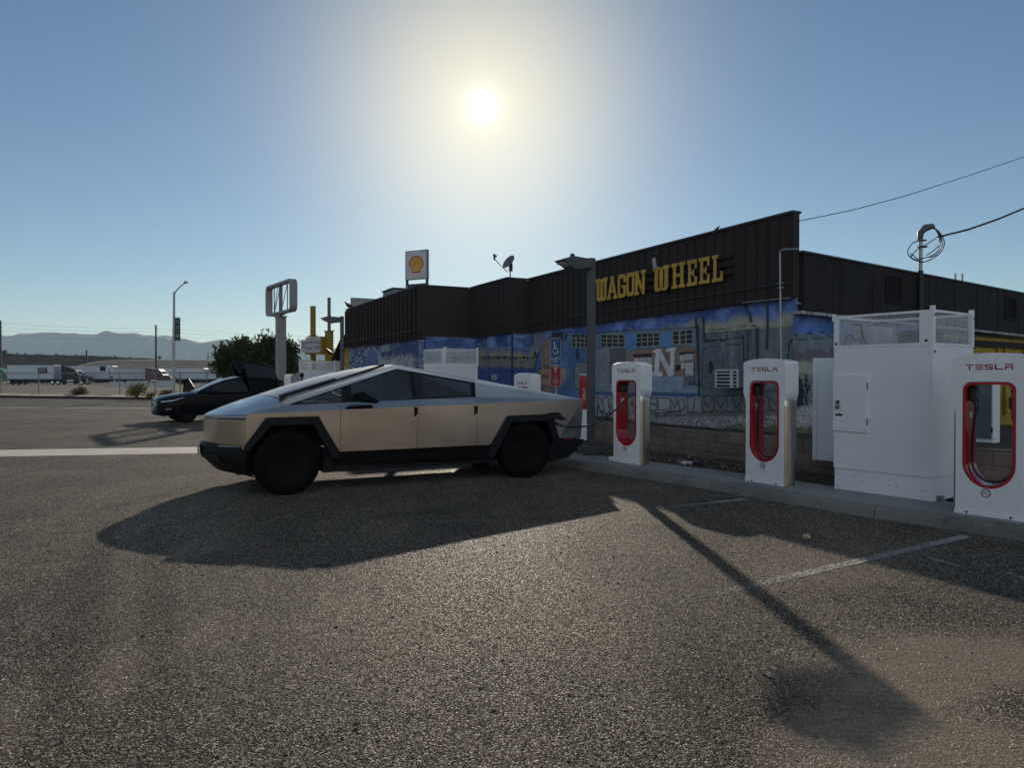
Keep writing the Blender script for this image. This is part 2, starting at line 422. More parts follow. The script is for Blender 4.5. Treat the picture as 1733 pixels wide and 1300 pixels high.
# concrete valley gutter across the lot, laid in slabs
S0, S1 = Vector((-11.2, 15.47, 0)), Vector((-7.1, 16.12, 0)); sd = (S1-S0).normalized(); sn = Vector((sd.y, -sd.x, 0))
b = MB(); x = -24.0; rng = random.Random(5)
while x < 9.5:
    L = 3.0; a = S0+sd*(x+.006); c = S0+sd*(x+L-.006); j = rng.uniform(-.015, .015)
    b.add([a+sn*j+Vector((0,0,.005)), c+sn*j+Vector((0,0,.005)), c+sn*(1.42+j)+Vector((0,0,.005)), a+sn*(1.42+j)+Vector((0,0,.005))], [(0, 1, 2, 3)])
    x += L
struct('concrete_strip', b, m_strip)

# worn stall lines, plus two short pale dashes
def worn_paint():
    t = NT('worn_line_paint')
    flat = t.scaled((1, 1, 0))
    v = t.new('ShaderNodeTexVoronoi'); t.l.new(flat, v.inputs[0]); v.inputs['Scale'].default_value = 95
    s1 = t.new('ShaderNodeSeparateColor'); t.l.new(v.outputs['Color'], s1.inputs[0])
    wearn = t.noise(2.2, 7, 0.7)
    uv = t.new('ShaderNodeUVMap'); sx = t.new('ShaderNodeSeparateXYZ'); t.l.new(uv.outputs[0], sx.inputs[0])
    keep = t.math('GREATER_THAN', t.math('ADD', t.math('MULTIPLY', s1.outputs[0], 0.55), t.math('ADD', wearn, t.math('MULTIPLY', sx.outputs[0], -0.42))), 0.52)
    t.set(Base_Color=(.27,.262,.245), Roughness=0.85, Alpha=keep, Normal=t.bump(v.outputs['Distance'], 0.004))
    return t.m
m_line = worn_paint()
def stall_line(p0, p1, w=0.105, fade=1.0):
    p0, p1 = Vector(p0), Vector(p1); d = (p1-p0).normalized(); n = Vector((-d.y, d.x, 0))*w/2
    me = MB().add([p0-n, p1-n, p1+n, p0+n], [(0, 1, 2, 3)]).mesh('line', m_line)
    uv = me.uv_layers.new(name='UVMap')
    for lo in me.loops:
        p = me.vertices[lo.vertex_index].co; uv.data[lo.index].uv = ((p-p0).dot(d)/(p1-p0).length*fade, 0)
    return me
def lay(me, name='line_marking'):
    o = put(name, me); o['kind'] = 'structure'; return o
lay(stall_line((4.57, 7.10, .004), (1.5, 5.2, .004), fade=1.0))
lay(stall_line((3.05, 9.24, .004), (1.0, 8.22, .004), fade=1.3))
lay(stall_line(tuple(G(1572,944,.004)), tuple(G(1624,959,.004)), .05, .6))  # short thin pale dash
lay(stall_line(tuple(G(1706,969,.004)), tuple(G(1745,984,.004)), .05, .6))  # second short pale dash, further right
lay(stall_line((6.15, 4.9, .004), (2.6, 2.7, .004), fade=1.3))

# ------------------------------------------------------------------ charging island
KF = [(-0.9, 15.3), (0.3, 13.5), (1.34, 12.06), (2.81, 10.09), (3.76, 8.44), (4.44, 7.60), (4.99, 6.89), (6.6, 4.7), (8.8, 1.4), (10.6, -1.6)]
def resample(pts, step):
    out = [Vector((x, y, 0)) for x, y in pts]; res = [out[0]]
    for a, c in zip(out, out[1:]):
        n = max(1, round((c-a).length/step))
        for i in range(1, n+1): res.append(a.lerp(c, i/n))
    return res
KR = resample(KF, 0.5)
for _ in range(3): KR = [KR[0]]+[(KR[i-1]+KR[i]*2+KR[i+1])/4 for i in range(1, len(KR)-1)]+[KR[-1]]
def knorm(i):
    d = (KR[min(i+1, len(KR)-1)]-KR[max(i-1, 0)]).normalized(); return Vector((-d.y, d.x, 0)) if (-d.y) > 0 else Vector((d.y, -d.x, 0))
KN = [knorm(i) for i in range(len(KR))]
b = MB()
prof = [(-.012, 0.0), (.012, .085), (.03, .118), (.055, .130), (.155, .132)]
for i in range(len(KR)-1):
    g = 0.008 if i % 6 == 0 else 0.0
    A = KR[i]+(KR[i+1]-KR[i]).normalized()*g; C = KR[i+1]
    rows = [[A+KN[i]*o+Vector((0,0,z)) for o, z in prof], [C+KN[i+1]*o+Vector((0,0,z)) for o, z in prof]]
    for j in range(len(prof)-1): b.add([rows[0][j], rows[1][j], rows[1][j+1], rows[0][j+1]], [(0, 1, 2, 3)])
struct('kerb', b, m_kerb, smooth=50)
b = MB()
for i in range(len(KR)-1):
    b.add([KR[i]+KN[i]*.163+Vector((0,0,.13)), KR[i+1]+KN[i+1]*.163+Vector((0,0,.13)), KR[i+1]+KN[i+1]*1.0+Vector((0,0,.13)), KR[i]+KN[i]*1.0+Vector((0,0,.13)),
           KR[i]+KN[i]*1.0+Vector((0,0,.0)), KR[i+1]+KN[i+1]*1.0+Vector((0,0,.0))], [(0, 1, 2, 3), (3, 2, 5, 4)])
struct('pavement', b, m_conc)
# soil behind the slab
b = MB(); rng = random.Random(9)
rows = []
for i in range(0, len(KR)):
    r_ = []
    for j, o in enumerate([.98, 1.2, 1.5, 1.9, 2.4, 3.0, 3.8, 5.0, 7.5]):
        r_.append(KR[i]+KN[i]*o+Vector((0, 0, .085+(rng.uniform(-.02, .035) if j else .03))))
    rows.append(r_)
for a, c in zip(rows, rows[1:]):
    for j in range(8): b.add([a[j], c[j], c[j+1], a[j+1]], [(0, 1, 2, 3)])
struct('dirt_bed', b, m_dirt, smooth=True)
def litter(n, seed, place, size, mats, name='leaf_litter'):
    b = MB(); rng = random.Random(seed)
    for _ in range(n):
        p = place(rng); a = rng.random()*6.28; s_ = size*(.5+rng.random()); e = rng.uniform(-.5, .5); e2 = rng.uniform(-.5, .5)
        u = Vector((math.cos(a), math.sin(a), e))*s_; v = Vector((-math.sin(a), math.cos(a), e2))*s_*.5
        b.k = rng.randrange(len(mats))
        b.add([p-u, p+v*.9, p+u, p-v], [(0, 1, 2, 3)])
    o = part(name, b, mats, None); o['kind'] = 'stuff'; return o
lm = [M('dry_leaf_a', (.16,.11,.07), .8), M('dry_leaf_b', (.09,.065,.045), .8), M('dry_leaf_c', (.24,.19,.13), .8), M('leaf_dark', (.035,.03,.025), .8)]
def pl_bed(r):
    while True:
        p = pl_any(r)
        if not (3.9 < p.x < 6.4 and 7.9 < p.y < 11.2): return p
def pl_any(r):
    i = r.randrange(2, len(KR)-6); return KR[i]+KN[i]*(1.0+abs(r.gauss(0, .55)))+Vector((0, 0, .135+r.random()*.03))+Vector((r.uniform(-.3, .3), r.uniform(-.3, .3), 0))
litter(3200, 4, pl_bed, .03, lm)
# ------------------------------------------------------------------ retaining wall
def block_mat(name, a=(.27,.21,.17), bcol=(.21,.165,.135), mort=(.12,.10,.088)):
    t = NT(name)
    cx_ = t.new('ShaderNodeCombineXYZ'); sx = t.new('ShaderNodeSeparateXYZ'); t.l.new(t.obj(), sx.inputs[0])
    t.l.new(sx.outputs[0], cx_.inputs[0]); t.l.new(sx.outputs[2], cx_.inputs[1])
    br = t.new('ShaderNodeTexBrick'); t.l.new(cx_.outputs[0], br.inputs['Vector'])
    br.inputs['Scale'].default_value = 1.0; br.inputs['Brick Width'].default_value = .4; br.inputs['Row Height'].default_value = .2; br.inputs['Mortar Size'].default_value = .006
    br.inputs['Color1'].default_value = a+(1,); br.inputs['Color2'].default_value = bcol+(1,); br.inputs['Mortar'].default_value = mort+(1,)
    n = t.ramp(t.noise(2.2, 7, .65), [(0.3, (.62,.6,.6)), (0.7, (1.15,1.12,1.1))])
    c = t.mix(1.0, br.outputs[0], n, 'MULTIPLY')
    sp_ = t.ramp(t.noise(7.0, 4, .55), [(0.66, (1,1,1)), (0.72, (.3,.22,.2))])
    c = t.mix(0.8, c, t.mix(1.0, c, sp_, 'MULTIPLY'))
    h = t.math('ADD', t.math('MULTIPLY', br.outputs['Fac'], -1.0), t.math('MULTIPLY', t.noise(60, 5, .7), .5))
    t.set(Base_Color=c, Roughness=.92, Specular_IOR_Level=.2, Normal=t.bump(h, .008))
    return t.m
m_block = block_mat('tan_block')
RW = [(-1.2, 22.7, .67, .67), (2.55, 15.45, .55, .55), (4.75, 11.2, .60, .62), (6.35, 9.7, .62, .62), (9.6, 6.9, .62, .62)]
rw = thing('retaining_wall', 'low tan concrete block retaining wall running below the mural behind the chargers', 'wall', (4.75, 11.2, 0))
for k, ((x0, y0, z0a, z0b), (x1, y1, z1a, z1b)) in enumerate(zip(RW, RW[1:])):
    d = Vector((x1-x0, y1-y0, 0)); L = d.length; a = math.atan2(d.y, d.x)
    za, zb = z0b, z1a
    b = MB().add([(0, 0, 0), (L, 0, 0), (L, .2, 0), (0, .2, 0), (0, 0, za), (L, 0, zb), (L, .2, zb), (0, .2, za)], [(0, 1, 5, 4), (1, 2, 6, 5), (2, 3, 7, 6), (3, 0, 4, 7), (4, 5, 6, 7)])
    part('wall_section', b, m_block, rw, loc=(x0-4.75, y0-11.2, 0), rotz=a)
    if k == 0 or k == 1: pass
# soil held behind it
b = MB(); rng = random.Random(14)
for (x0, y0, _, z0), (x1, y1, z1, _) in zip(RW, RW[1:]):
    d = Vector((x1-x0, y1-y0, 0)); n = Vector((-d.y, d.x, 0)).normalized()
    p0, p1 = Vector((x0, y0, z0-.07)), Vector((x1, y1, z1-.07))
    b.add([p0+n*.2, p1+n*.2, p1+n*7+Vector((0,0,.02)), p0+n*7+Vector((0,0,.02))], [(0, 1, 2, 3)])
struct('planter_soil', b, m_dirt)

# ------------------------------------------------------------------ far terrain
def hill(name, crest, Y, Yb, back, m, seed, rows=9, rough=.06, cols=160, zb=-.5):
    """crest: photo outline of the ridge; the slope runs from Yb at the foot up to Y"""
    rng = np.random.RandomState(seed)
    px = np.linspace(crest[0][0], crest[-1][0], cols); py = np.interp(px, [c[0] for c in crest], [c[1] for c in crest])
    X = (px-CX)/F*Y; H = CAMZ+(638-py)/F*Y
    def fbm(x, y):
        s_ = 0
        for o in range(5):
            fq = 2.0**o; s_ = s_+np.sin(x*fq*1.7+o*1.3+seed)*np.cos(y*fq*2.1-o*2.7+seed*.7)/fq
        return s_
    b = MB(); vs = []
    for r_ in range(rows+1):
        k = r_/rows
        yy = Yb+(Y-Yb)*k
        hump = k**0.9
        w = (H.max()-zb)*rough*math.sin(math.pi*min(1, k))
        gx = X/(abs(X).max())*14
        z = zb+(H-zb)*hump+w*np.abs(fbm(gx, np.full_like(gx, k*2.2)))*1.1-w*.6
        for i in range(cols): vs.append((X[i]*(yy/Y)**.35, yy+0*k, z[i]))
    for i in range(cols): vs.append((X[i], Y+back, zb-5))
    fs = [(r_*cols+i, r_*cols+i+1, (r_+1)*cols+i+1, (r_+1)*cols+i) for r_ in range(rows+1) for i in range(cols-1)]
    b.add(vs, fs)
    return struct(name, b, m, smooth=True)
m_rock = earth('mountain_rock', (.055,.05,.05), (.12,.11,.105), .004, 8.0, .02)
m_hill = earth('hill_dirt', (.06,.05,.042), (.12,.10,.085), .08, .6, .6)
m_berm = earth('berm_dirt', (.27,.215,.165), (.40,.33,.26), .12, .35, .8)
MTN = [(-700,585),(-500,572),(-300,565),(-150,571),(0,567.5),(20,568.5),(35,566),(58,566),(70,564),(95,563),(108,565),(120,563.5),(140,566),(165,565),(172,562.5),(182,560),(190,562.5),(205,563.5),(222,563),(240,566.5),(258,567.5),(268,568),(280,566.5),(292,569),(300,571.5),(315,573),(330,577),(342,580),(356,576.5),(370,575),(385,575),(400,578),(430,582),(465,585),(500,587),(530,590),(580,589),(640,594),(720,597),(820,602),(1000,604),(1250,606),(1600,600),(2100,604),(2600,600)]
rng = random.Random(2)
MTN2 = []
xs_ = np.arange(-700, 2600, 2.5); ys_ = np.interp(xs_, [m_[0] for m_ in MTN], [m_[1] for m_ in MTN]); rs_ = np.random.RandomState(6)
for st_, am_ in ((48, 1.3), (21, 1.0), (9, .7), (4, .4)):
    kx = np.arange(-700, 2660, st_); ys_ = ys_+np.interp(xs_, kx, np.abs(rs_.randn(len(kx)))*am_)-am_*.7
MTN2 = list(zip(xs_, ys_))
hill('mountains', MTN2, 6800, 6000, 1500, m_rock, 3, rows=14, rough=.26, cols=1300, zb=-15)
hill('far_hill', [(-900,588),(-300,592),(-60,594),(0,597),(30,599.5),(60,600.5),(100,601),(150,602),(190,603.5),(220,606),(245,606),(280,608),(330,611),(480,614),(900,622),(1400,632)], 420, 398, 60, m_hill, 5, rough=.05, cols=220)
hill('embankment', [(90,634),(110,627),(135,618),(165,611.5),(200,609),(240,608.5),(300,608.5),(370,608.5),(480,608.5),(620,609),(800,612),(1100,624)], 260, 246, 40, m_berm, 8, rough=.035, cols=140)

# unseen desert slope added behind the viewer to bounce sunlight onto shaded fronts
rngb = np.random.RandomState(4); b = MB(); cols = 70; rows_ = 14; vs = []
for r_ in range(rows_+1):
    k = r_/rows_
    for i in range(cols+1):
        a = R(200+140*i/cols); rad = 62+95*k
        z = 46*k**1.05*(.72+.28*math.sin(i*.37+1)*math.sin(i*.13))+2.2*math.sin(i*1.7+r_*.8)*math.sin(r_*1.1+i*.5)*k
        vs.append((rad*1.35*math.cos(a), rad*math.sin(a), max(z, -.3)))
b.add(vs, [(r_*(cols+1)+i, r_*(cols+1)+i+1, (r_+1)*(cols+1)+i+1, (r_+1)*(cols+1)+i) for r_ in range(rows_) for i in range(cols)])
struct('bounce_hillside', b, earth('bounce_hillside_dirt', (.22,.185,.15), (.53,.465,.39), .16, .4, .8), smooth=True)

# ------------------------------------------------------------------ trees and shrubs
def leaf_mat(name, a, c):
    t = NT(name)
    oi = t.noise(2.3, 5, .6); r2 = t.noise(30, 2)
    col = t.ramp(t.math('ADD', t.math('MULTIPLY', oi, .55), t.math('MULTIPLY', r2, .45)), [(0.3, a), (0.7, c)])
    t.set(Base_Color=col, Roughness=.6, Specular_IOR_Level=.3)
    tr = t.new('ShaderNodeBsdfTranslucent'); t.l.new(col, tr.inputs[0])
    mx = t.new('ShaderNodeMixShader'); mx.inputs[0].default_value = .35
    t.l.new(t.b.outputs[0], mx.inputs[1]); t.l.new(tr.outputs[0], mx.inputs[2]); t.l.new(mx.outputs[0], t.out.inputs[0])
    return t.m
m_leaf = leaf_mat('tree_leaf', (.022,.033,.012), (.06,.075,.025)); m_bark = M('bark', (.09,.07,.055), .9, bump=.02)
m_scrub = leaf_mat('scrub_leaf', (.06,.055,.028), (.13,.12,.06)); m_bushy = leaf_mat('shrub_leaf', (.06,.062,.018), (.14,.13,.035))
def crown(clumps, n, size, seed, droop=.2):
    rng = random.Random(seed); b = MB(); tot = sum(r_[0]*r_[1]*r_[2] for _, r_ in clumps)
    for c, r_ in clumps:
        for _ in range(int(n*r_[0]*r_[1]*r_[2]/tot)):
            while True:
                d = Vector((rng.gauss(0, 1), rng.gauss(0, 1), rng.gauss(0, 1)))
                if d.length > .01: break
            d = d.normalized(); lob = math.sin(d.x*5+d.y*7+seed)*math.cos(d.z*6)+.6*math.sin(d.x*13+seed*2)*math.sin(d.z*11+d.y*9); d = d*(rng.random()**.42)*(1+.30*lob+(.35*rng.random()**2 if lob > .25 else 0))
            p = Vector((c[0]+d.x*r_[0], c[1]+d.y*r_[1], c[2]+d.z*r_[2]))
            u = Vector((rng.gauss(0, 1), rng.gauss(0, 1), rng.gauss(0, 1)-droop)).normalized(); w = u.orthogonal().normalized()
            s_ = size*(.5+rng.random()*.9)
            b.add([p-u*s_, p+w*s_*.38, p+u*s_, p-w*s_*.38], [(0, 1, 2, 3)])
    return b
def trunk(b, base, tops, r0):
    for tp in tops:
        mid = Vector(base).lerp(Vector(tp), .5)+Vector((random.uniform(-.2, .2), random.uniform(-.2, .2), .2))
        b.tube([base, Vector(base).lerp(mid, .6), mid, tp], [r0, r0*.8, r0*.55, r0*.2], 7)
    return b
def tree(loc, clumps, n, size, seed, r0, label, cat='tree', name='tree', group=None, leaf=None, base=(0,0,0)):
    t = thing(name, label, cat, loc, 0, group)
    part('crown', crown(clumps, n, size, seed), leaf or m_leaf, t)
    part('trunk', trunk(MB(), base, [Vector(c[0]) for c in clumps], r0), m_bark, t, smooth=True)
    return t
YT = 47.0
def at(px, py, Y): p = P(px, py, Y); return (p.x, p.y, p.z)
def clump(px, py, rpx, rpy, Y, loc, dy=0):
    p = P(px, py, Y); s_ = Y/F
    return ((p.x-loc[0], dy, p.z-loc[2]), (rpx*s_, rpx*s_*.9, rpy*s_))
lt = (P(408, 600, YT).x, YT, .1)
tree(lt, [clump(*q, YT, lt, d) for q, d in (((385,605,22,24),0),((405,590,16,20),.4),((412,610,28,26),-.3),((372,622,12,14),.2),((432,600,18,22),.3),((395,628,24,12),0),((440,622,16,16),-.2))], 6500, .16, 11, .16,
     'dark green bushy tree with two rounded lobes left of the grey sign pole', group='trees behind the black car')
lt = (P(465, 600, YT+1.5).x, YT+1.5, .1)
tree(lt, [clump(*q, YT+1.5, lt, d) for q, d in (((456,590,20,24),0),((478,598,22,26),.3),((452,614,18,24),-.3),((490,600,12,16),.3),((496,618,12,18),-.2),((472,622,26,16),0),((445,597,12,16),.2))], 6500, .16, 23, .16,
     'dark green bushy tree growing behind the grey sign pole', group='trees behind the black car')
lt = (P(510, 632, 34).x, 34, .0)
tree(lt, [((0,0,.6), (.75,.6,.6)), ((.3,.1,1.15), (.5,.5,.5)), ((-.5,0,.9), (.5,.5,.4))], 2200, .1, 31, .05, 'dusty green shrub between the empty sign pole and the far power cabinet', 'shrub', 'shrub', leaf=m_bushy)
def shrub(px, py, Y, w, h, seed, label, leaf, n=900, sz=.07, group=None, ground=None):
    p = G(px, py, .12) if Y is None else Vector((P(px, py, Y).x, Y, ground if ground is not None else P(px, py, Y).z))
    return tree((p.x, p.y, p.z), [((0,0,h*.45), (w*.5,w*.4,h*.5)), ((w*.2,0,h*.65), (w*.3,w*.3,h*.35)), ((-w*.25,.05,h*.4), (w*.3,w*.3,h*.35))], n, sz, seed, .03, label, 'shrub', 'shrub', group, leaf)
shrub(135, 671, None, 1.15, .75, 41, 'round dry tan shrub on the far verge left of the brown tractor', m_scrub)
shrub(232, 674, None, 1.35, 1.15, 42, 'yellow green shrub on the far verge left of the street lamp', m_bushy, 1100)
shrub(256, 674, None, .8, .45, 43, 'small low yellow weed on the verge beside the black car nose', m_bushy, 420, .05)
shrub(283, 672, None, 1.2, .6, 44, 'low dark weed at the foot of the street lamp', m_scrub, 500)
rng = random.Random(77)
sc0 = None
for i, (px, py) in enumerate([(6,598),(29,597),(43,598.5),(72,600),(96,600),(106,600.5),(128,601),(172,603),(195,602),(221,604.5),(287,609),(62,600.6),(140,602),(12,612),(60,611)]):
    Yy = 415 if py < 610 else 372
    p = P(px, py+1.5, Yy)
    lab = 'grey scrub bush silhouetted along the ridge of the far hill'
    if sc0 is None:
        sc0 = tree((p.x, p.y, p.z), [((0,0,1.1), (1.6,1.4,1.0)), ((.9,0,1.7), (1.0,1.0,.8)), ((-1.0,.3,1.3), (.9,1,.8))], 420, .34, 51, .1, lab, 'bush', 'scrub_bush', 'scrub bushes along the ridge', m_scrub)
    else: dup(sc0, (p.x, p.y, p.z), rng.random()*6, scale=(rng.uniform(.4, .8), .5, rng.uniform(.25, .45)))
# a small palm on the ridge
p = P(270, 606, 400); pt = thing('palm_tree', 'small green palm on the ridge beside the utility pole', 'tree', (p.x, p.y, p.z-2))
b = MB()
for k in range(16):
    a = k*2.399; u = Vector((math.cos(a), math.sin(a), 0)); n = Vector((-u.y, u.x, 0)); e = .4+1.0*((k % 5)/5)
    pts = [Vector((0,0,2.6))+u*(q*1.9)+Vector((0,0,e*q*1.6-q*q*1.5)) for q in (0, .4, .75, 1.0)]; w = (.1, .5, .45, .1)
    for i in range(3): b.add([pts[i]-n*w[i], pts[i]+n*w[i], pts[i+1]+n*w[i+1], pts[i+1]-n*w[i+1]], [(0,1,2,3)])
part('crown', b, leaf_mat('palm_leaf', (.03,.05,.015), (.07,.09,.03)), pt)
part('trunk', MB().tube([(0,0,-1),(0,0,2.6)], .22, 8), m_bark, pt)

# ------------------------------------------------------------------ the restaurant building
BO = Vector((5.28, 13.33, 0)); BU = Vector((-.4596, .8881, 0)); BV = Vector((-.8881, -.4596, 0)); BROT = math.atan2(.8881, -.4596)
ZT = 4.68
bld = thing('restaurant_building', 'long low brown restaurant building with dark board fascia and a painted train mural', 'building', tuple(BO), BROT)
def bpt(px, py, v):
    """photo pixel -> (u, z) on the building plane at offset v"""
    d = ray(px, py); o = BO+BV*v
    k = (o-CAM).dot(BV)/d.dot(BV); p = CAM+d*k
    return (p-BO).dot(BU), p.z
def boards_mat(name, base, var=.25):
    t = NT(name)
    grain = t.noise(1.0, 7, .65, vec=t.scaled((9, 9, .6)))
    big = t.noise(.7, 5, .6)
    c = t.ramp(t.math('ADD', t.math('MULTIPLY', grain, .5), t.math('MULTIPLY', big, .5)), [(.3, tuple(x*(1-var) for x in base)), (.7, tuple(x*(1+var) for x in base))])
    t.set(Base_Color=c, Roughness=.75, Specular_IOR_Level=.3, Normal=t.bump(grain, .006))
    return t.m
m_fas = boards_mat('brown_boards', (.040, .030, .0275)); m_fas1 = boards_mat('dark_boards', (.062, .053, .05)); m_fasr = boards_mat('black_plywood', (.022, .0195, .0185), .4)
m_batt = boards_mat('batten_wood', (.030, .023, .021))
m_trim = M('dark_trim', (.045,.042,.042), .6)
SEG = [(0.0, 10.35, 0.0, 3.11, 3.02), (10.35, 13.25, .73, 2.98, 2.97), (13.25, 23.2, 2.55, 2.93, 2.95)]   # u0,u1,v,fascia bottom right/left
# shell: walls behind the painted faces, roof
b = MB()
for i, (u0, u1, v, _, _) in enumerate(SEG):
    if i == 0: b.prism([(.05, -.16), (1.25, -9), (u1, -9), (u1, -.16)], 0, 3.55)
    else: b.box(u0, u1, -9+.01*i, v-.16, 0, 4.3+.003*i)
part('walls', b, M('wall_stucco', (.12,.12,.125), .9, bump=.01), bld)
b = MB()
for i, (u0, u1, v, za, zb) in enumerate(SEG):
    for k, (x0, x1, y0, y1) in enumerate([(u0, u1, v-.16, v)]):
        b.add([(x0,y0,za),(x1,y0,zb),(x1,y1,zb),(x0,y1,za),(x0,y0,ZT),(x1,y0,ZT),(x1,y1,ZT),(x0,y1,ZT)], [(3,2,1,0),(4,5,6,7),(0,1,5,4),(1,2,6,5),(2,3,7,6),(3,0,4,7)])
    if i: # return face to the next segment
        vp = SEG[i-1][2]
        b.box(u0-.001, u0+.14, vp-.02, v-.161, za-.02, ZT-.003)
b.k = 1
for i, (u0, u1, v, za, zb) in enumerate(SEG):
    st, dp, wd = [(.292, .022, .02), (.30, .022, .02), (.45, .07, .13)][i]
    n = int((u1-u0)/st)
    for k in range(n+1):
        u = u0+.03+k*(u1-u0-.06)/n; j = random.uniform(-.012, .012)
        zz = za+(zb-za)*(u-u0)/(u1-u0)
        b.box(u-wd/2+j, u+wd/2+j, v, v+dp, zz-.01+random.uniform(-.015, .01), ZT-.05)
part('fascia', b, [m_fas, m_batt], bld)
b = MB()
for i, (u0, u1, v, za, zb) in enumerate(SEG):
    b.box(u0-.02, u1+.02 if i == 2 else u1-.002, v-.19, v+.045, ZT+.001, ZT+.045)
    if i: b.box(u0-.02, u0+.17, SEG[i-1][2]+.05, v-.191, ZT+.001, ZT+.043)
    dz = .27; dd = .03 if i < 2 else .08
    b.tube([(u0+.02, v+dd, za+dz), (u1-.02, v+dd, zb+dz)], .013, 6)
part('coping', b, m_trim, bld)

# --- painted mural: pigments laid on the plaster
def fbm2(x, y, seed=0, oct_=5):
    s_ = np.zeros_like(x); a = 1.0; r_ = np.random.RandomState(seed)
    for o in range(oct_):
        p1, p2, p3, p4 = r_.rand(4)*6.28; f = 2.0**o*1.0
        s_ += a*np.sin(x*f*2.1+p1+1.7*np.sin(y*f*1.3+p2))*np.sin(y*f*2.3+p3+1.5*np.sin(x*f*1.1+p4)); a *= .6
    return s_
GAIN = 2.7
def pig(c):
    p = np.array(lin(c)); g_ = p.mean(); return (p*.82+g_*.18)*np.array((1.05, 1.0, .92))*GAIN
class Mural:
    def __init__(s, u0, u1, z0f, z1f, v, step, horizontal=None):
        nu = max(2, int(abs(u1-u0)/step)); nz = int((z1f-z0f)/step)
        s.nu, s.nz = nu, nz
        s.U, s.Z = np.meshgrid(np.linspace(u0, u1, nu+1), np.linspace(z0f, z1f, nz+1))
        s.v = v
        if horizontal is None: W = np.array(BO)[None,None]+s.U[...,None]*np.array(BU)+v*np.array(BV)
        else: o, d = horizontal; W = np.array(o)[None,None]+s.U[...,None]*np.array(d)
        z = s.Z-CAMZ; yy = W[...,1]*cp-z*sp; zz = W[...,1]*sp+z*cp
        s.X = CX+F*W[...,0]/yy; s.Y = CY-F*zz/yy; s.W = W
        s.C = np.zeros(s.U.shape+(3,))
        s.n1 = fbm2(s.U*1.6, s.Z*1.6, 3); s.n2 = fbm2(s.U*7, s.Z*7, 5); s.n3 = np.random.RandomState(1).rand(*s.U.shape)
    def fill(s, mask, c, a=1.0):
        a = np.asarray(a)*mask; a = a[..., None] if a.ndim == 2 else a
        s.C = s.C*(1-a)+pig(c)*a
    def inside(s, pts):
        X, Y = s.X, s.Y; m = np.zeros(X.shape, bool); n = len(pts)
        for i in range(n):
            x0, y0 = pts[i]; x1, y1 = pts[(i+1) % n]
            if y0 == y1: continue
            c = ((y0 > Y) != (y1 > Y)) & (X < (x1-x0)*(Y-y0)/(y1-y0)+x0); m ^= c
        return m
    def poly(s, pts, c, a=1.0, mot=.12):
        s.fill(s.inside(pts), c, a)
        return s
    def rect(s, x0, y0, x1, y1, c, dy=0.0, a=1.0): return s.poly([(x0,y0),(x1,y0+dy),(x1,y1+dy),(x0,y1)], c, a)
    def dist(s, pts):
        d = np.full(s.X.shape, 1e9)
        for (x0, y0), (x1, y1) in zip(pts, pts[1:]):
            dx, dy = x1-x0, y1-y0; L = dx*dx+dy*dy+1e-9
            t = np.clip(((s.X-x0)*dx+(s.Y-y0)*dy)/L, 0, 1)
            d = np.minimum(d, np.hypot(s.X-x0-t*dx, s.Y-y0-t*dy))
        return d
    def line(s, pts, w, c, a=1.0, wob=.4):
        d = s.dist(pts)+s.n2*wob*.5
        s.fill(np.clip((w*.5+.5-d)/.9, 0, 1), c, a); return s
    def ell(s, x, y, rx, ry, c, a=1.0): s.fill(((s.X-x)/rx)**2+((s.Y-y)/ry)**2 < 1, c, a); return s
    def build(s, name, parent, label=None, mat=None):
        s.C = np.clip(s.C*(1+.10*s.n1[..., None]*.5+.07*s.n2[..., None]*.6), .004, .85)
        nu, nz = s.nu, s.nz
        if mat == 'world': co = s.W.copy(); co[..., 2] = s.Z; co = co-np.array(BO); co = np.stack([co@np.array(BU), co@np.array(BV), co[..., 2]], -1)
        else: co = np.stack([s.U, np.full_like(s.U, s.v), s.Z], -1)
        idx = np.arange((nu+1)*(nz+1)).reshape(nz+1, nu+1)
        f = np.stack([idx[:-1, 1:], idx[:-1, :-1], idx[1:, :-1], idx[1:, 1:]], -1).reshape(-1, 4)
        me = bpy.data.meshes.new(name)
        me.vertices.add(co.size//3); me.vertices.foreach_set('co', co.reshape(-1).astype(np.float32))
        me.loops.add(f.size); me.loops.foreach_set('vertex_index', f.reshape(-1).astype(np.int32))
        me.polygons.add(len(f)); me.polygons.foreach_set('loop_start', np.arange(0, f.size, 4, dtype=np.int32)); me.polygons.foreach_set('loop_total', np.full(len(f), 4, np.int32))
        me.update(calc_edges=True)
        at_ = me.color_attributes.new('pigment', 'FLOAT_COLOR', 'POINT')
        rgba = np.concatenate([s.C.reshape(-1, 3), np.ones((co.size//3, 1))], 1).astype(np.float32)
        at_.data.foreach_set('color', rgba.reshape(-1))
        me.materials.append(m_mural)
        return put(name, me, parent, label)
t = NT('mural_paint')
at_ = t.new('ShaderNodeAttribute', attribute_name='pigment')
n = t.ramp(t.noise(6, 8, .7), [(.3, (.80,.80,.82)), (.7, (1.14,1.13,1.1))])
sc_ = t.ramp(t.noise(1.0, 6, .65, vec=t.scaled((5, 5, .8))), [(.3, (.86,.86,.87)), (.65, (1.05,1.05,1.05))])
t.set(Base_Color=t.mix(1.0, t.mix(1.0, at_.outputs['Color'], n, 'MULTIPLY'), sc_, 'MULTIPLY'), Roughness=.7, Specular_IOR_Level=.35, Normal=t.bump(t.noise(45, 6, .7), .006))
m_mural = t.m
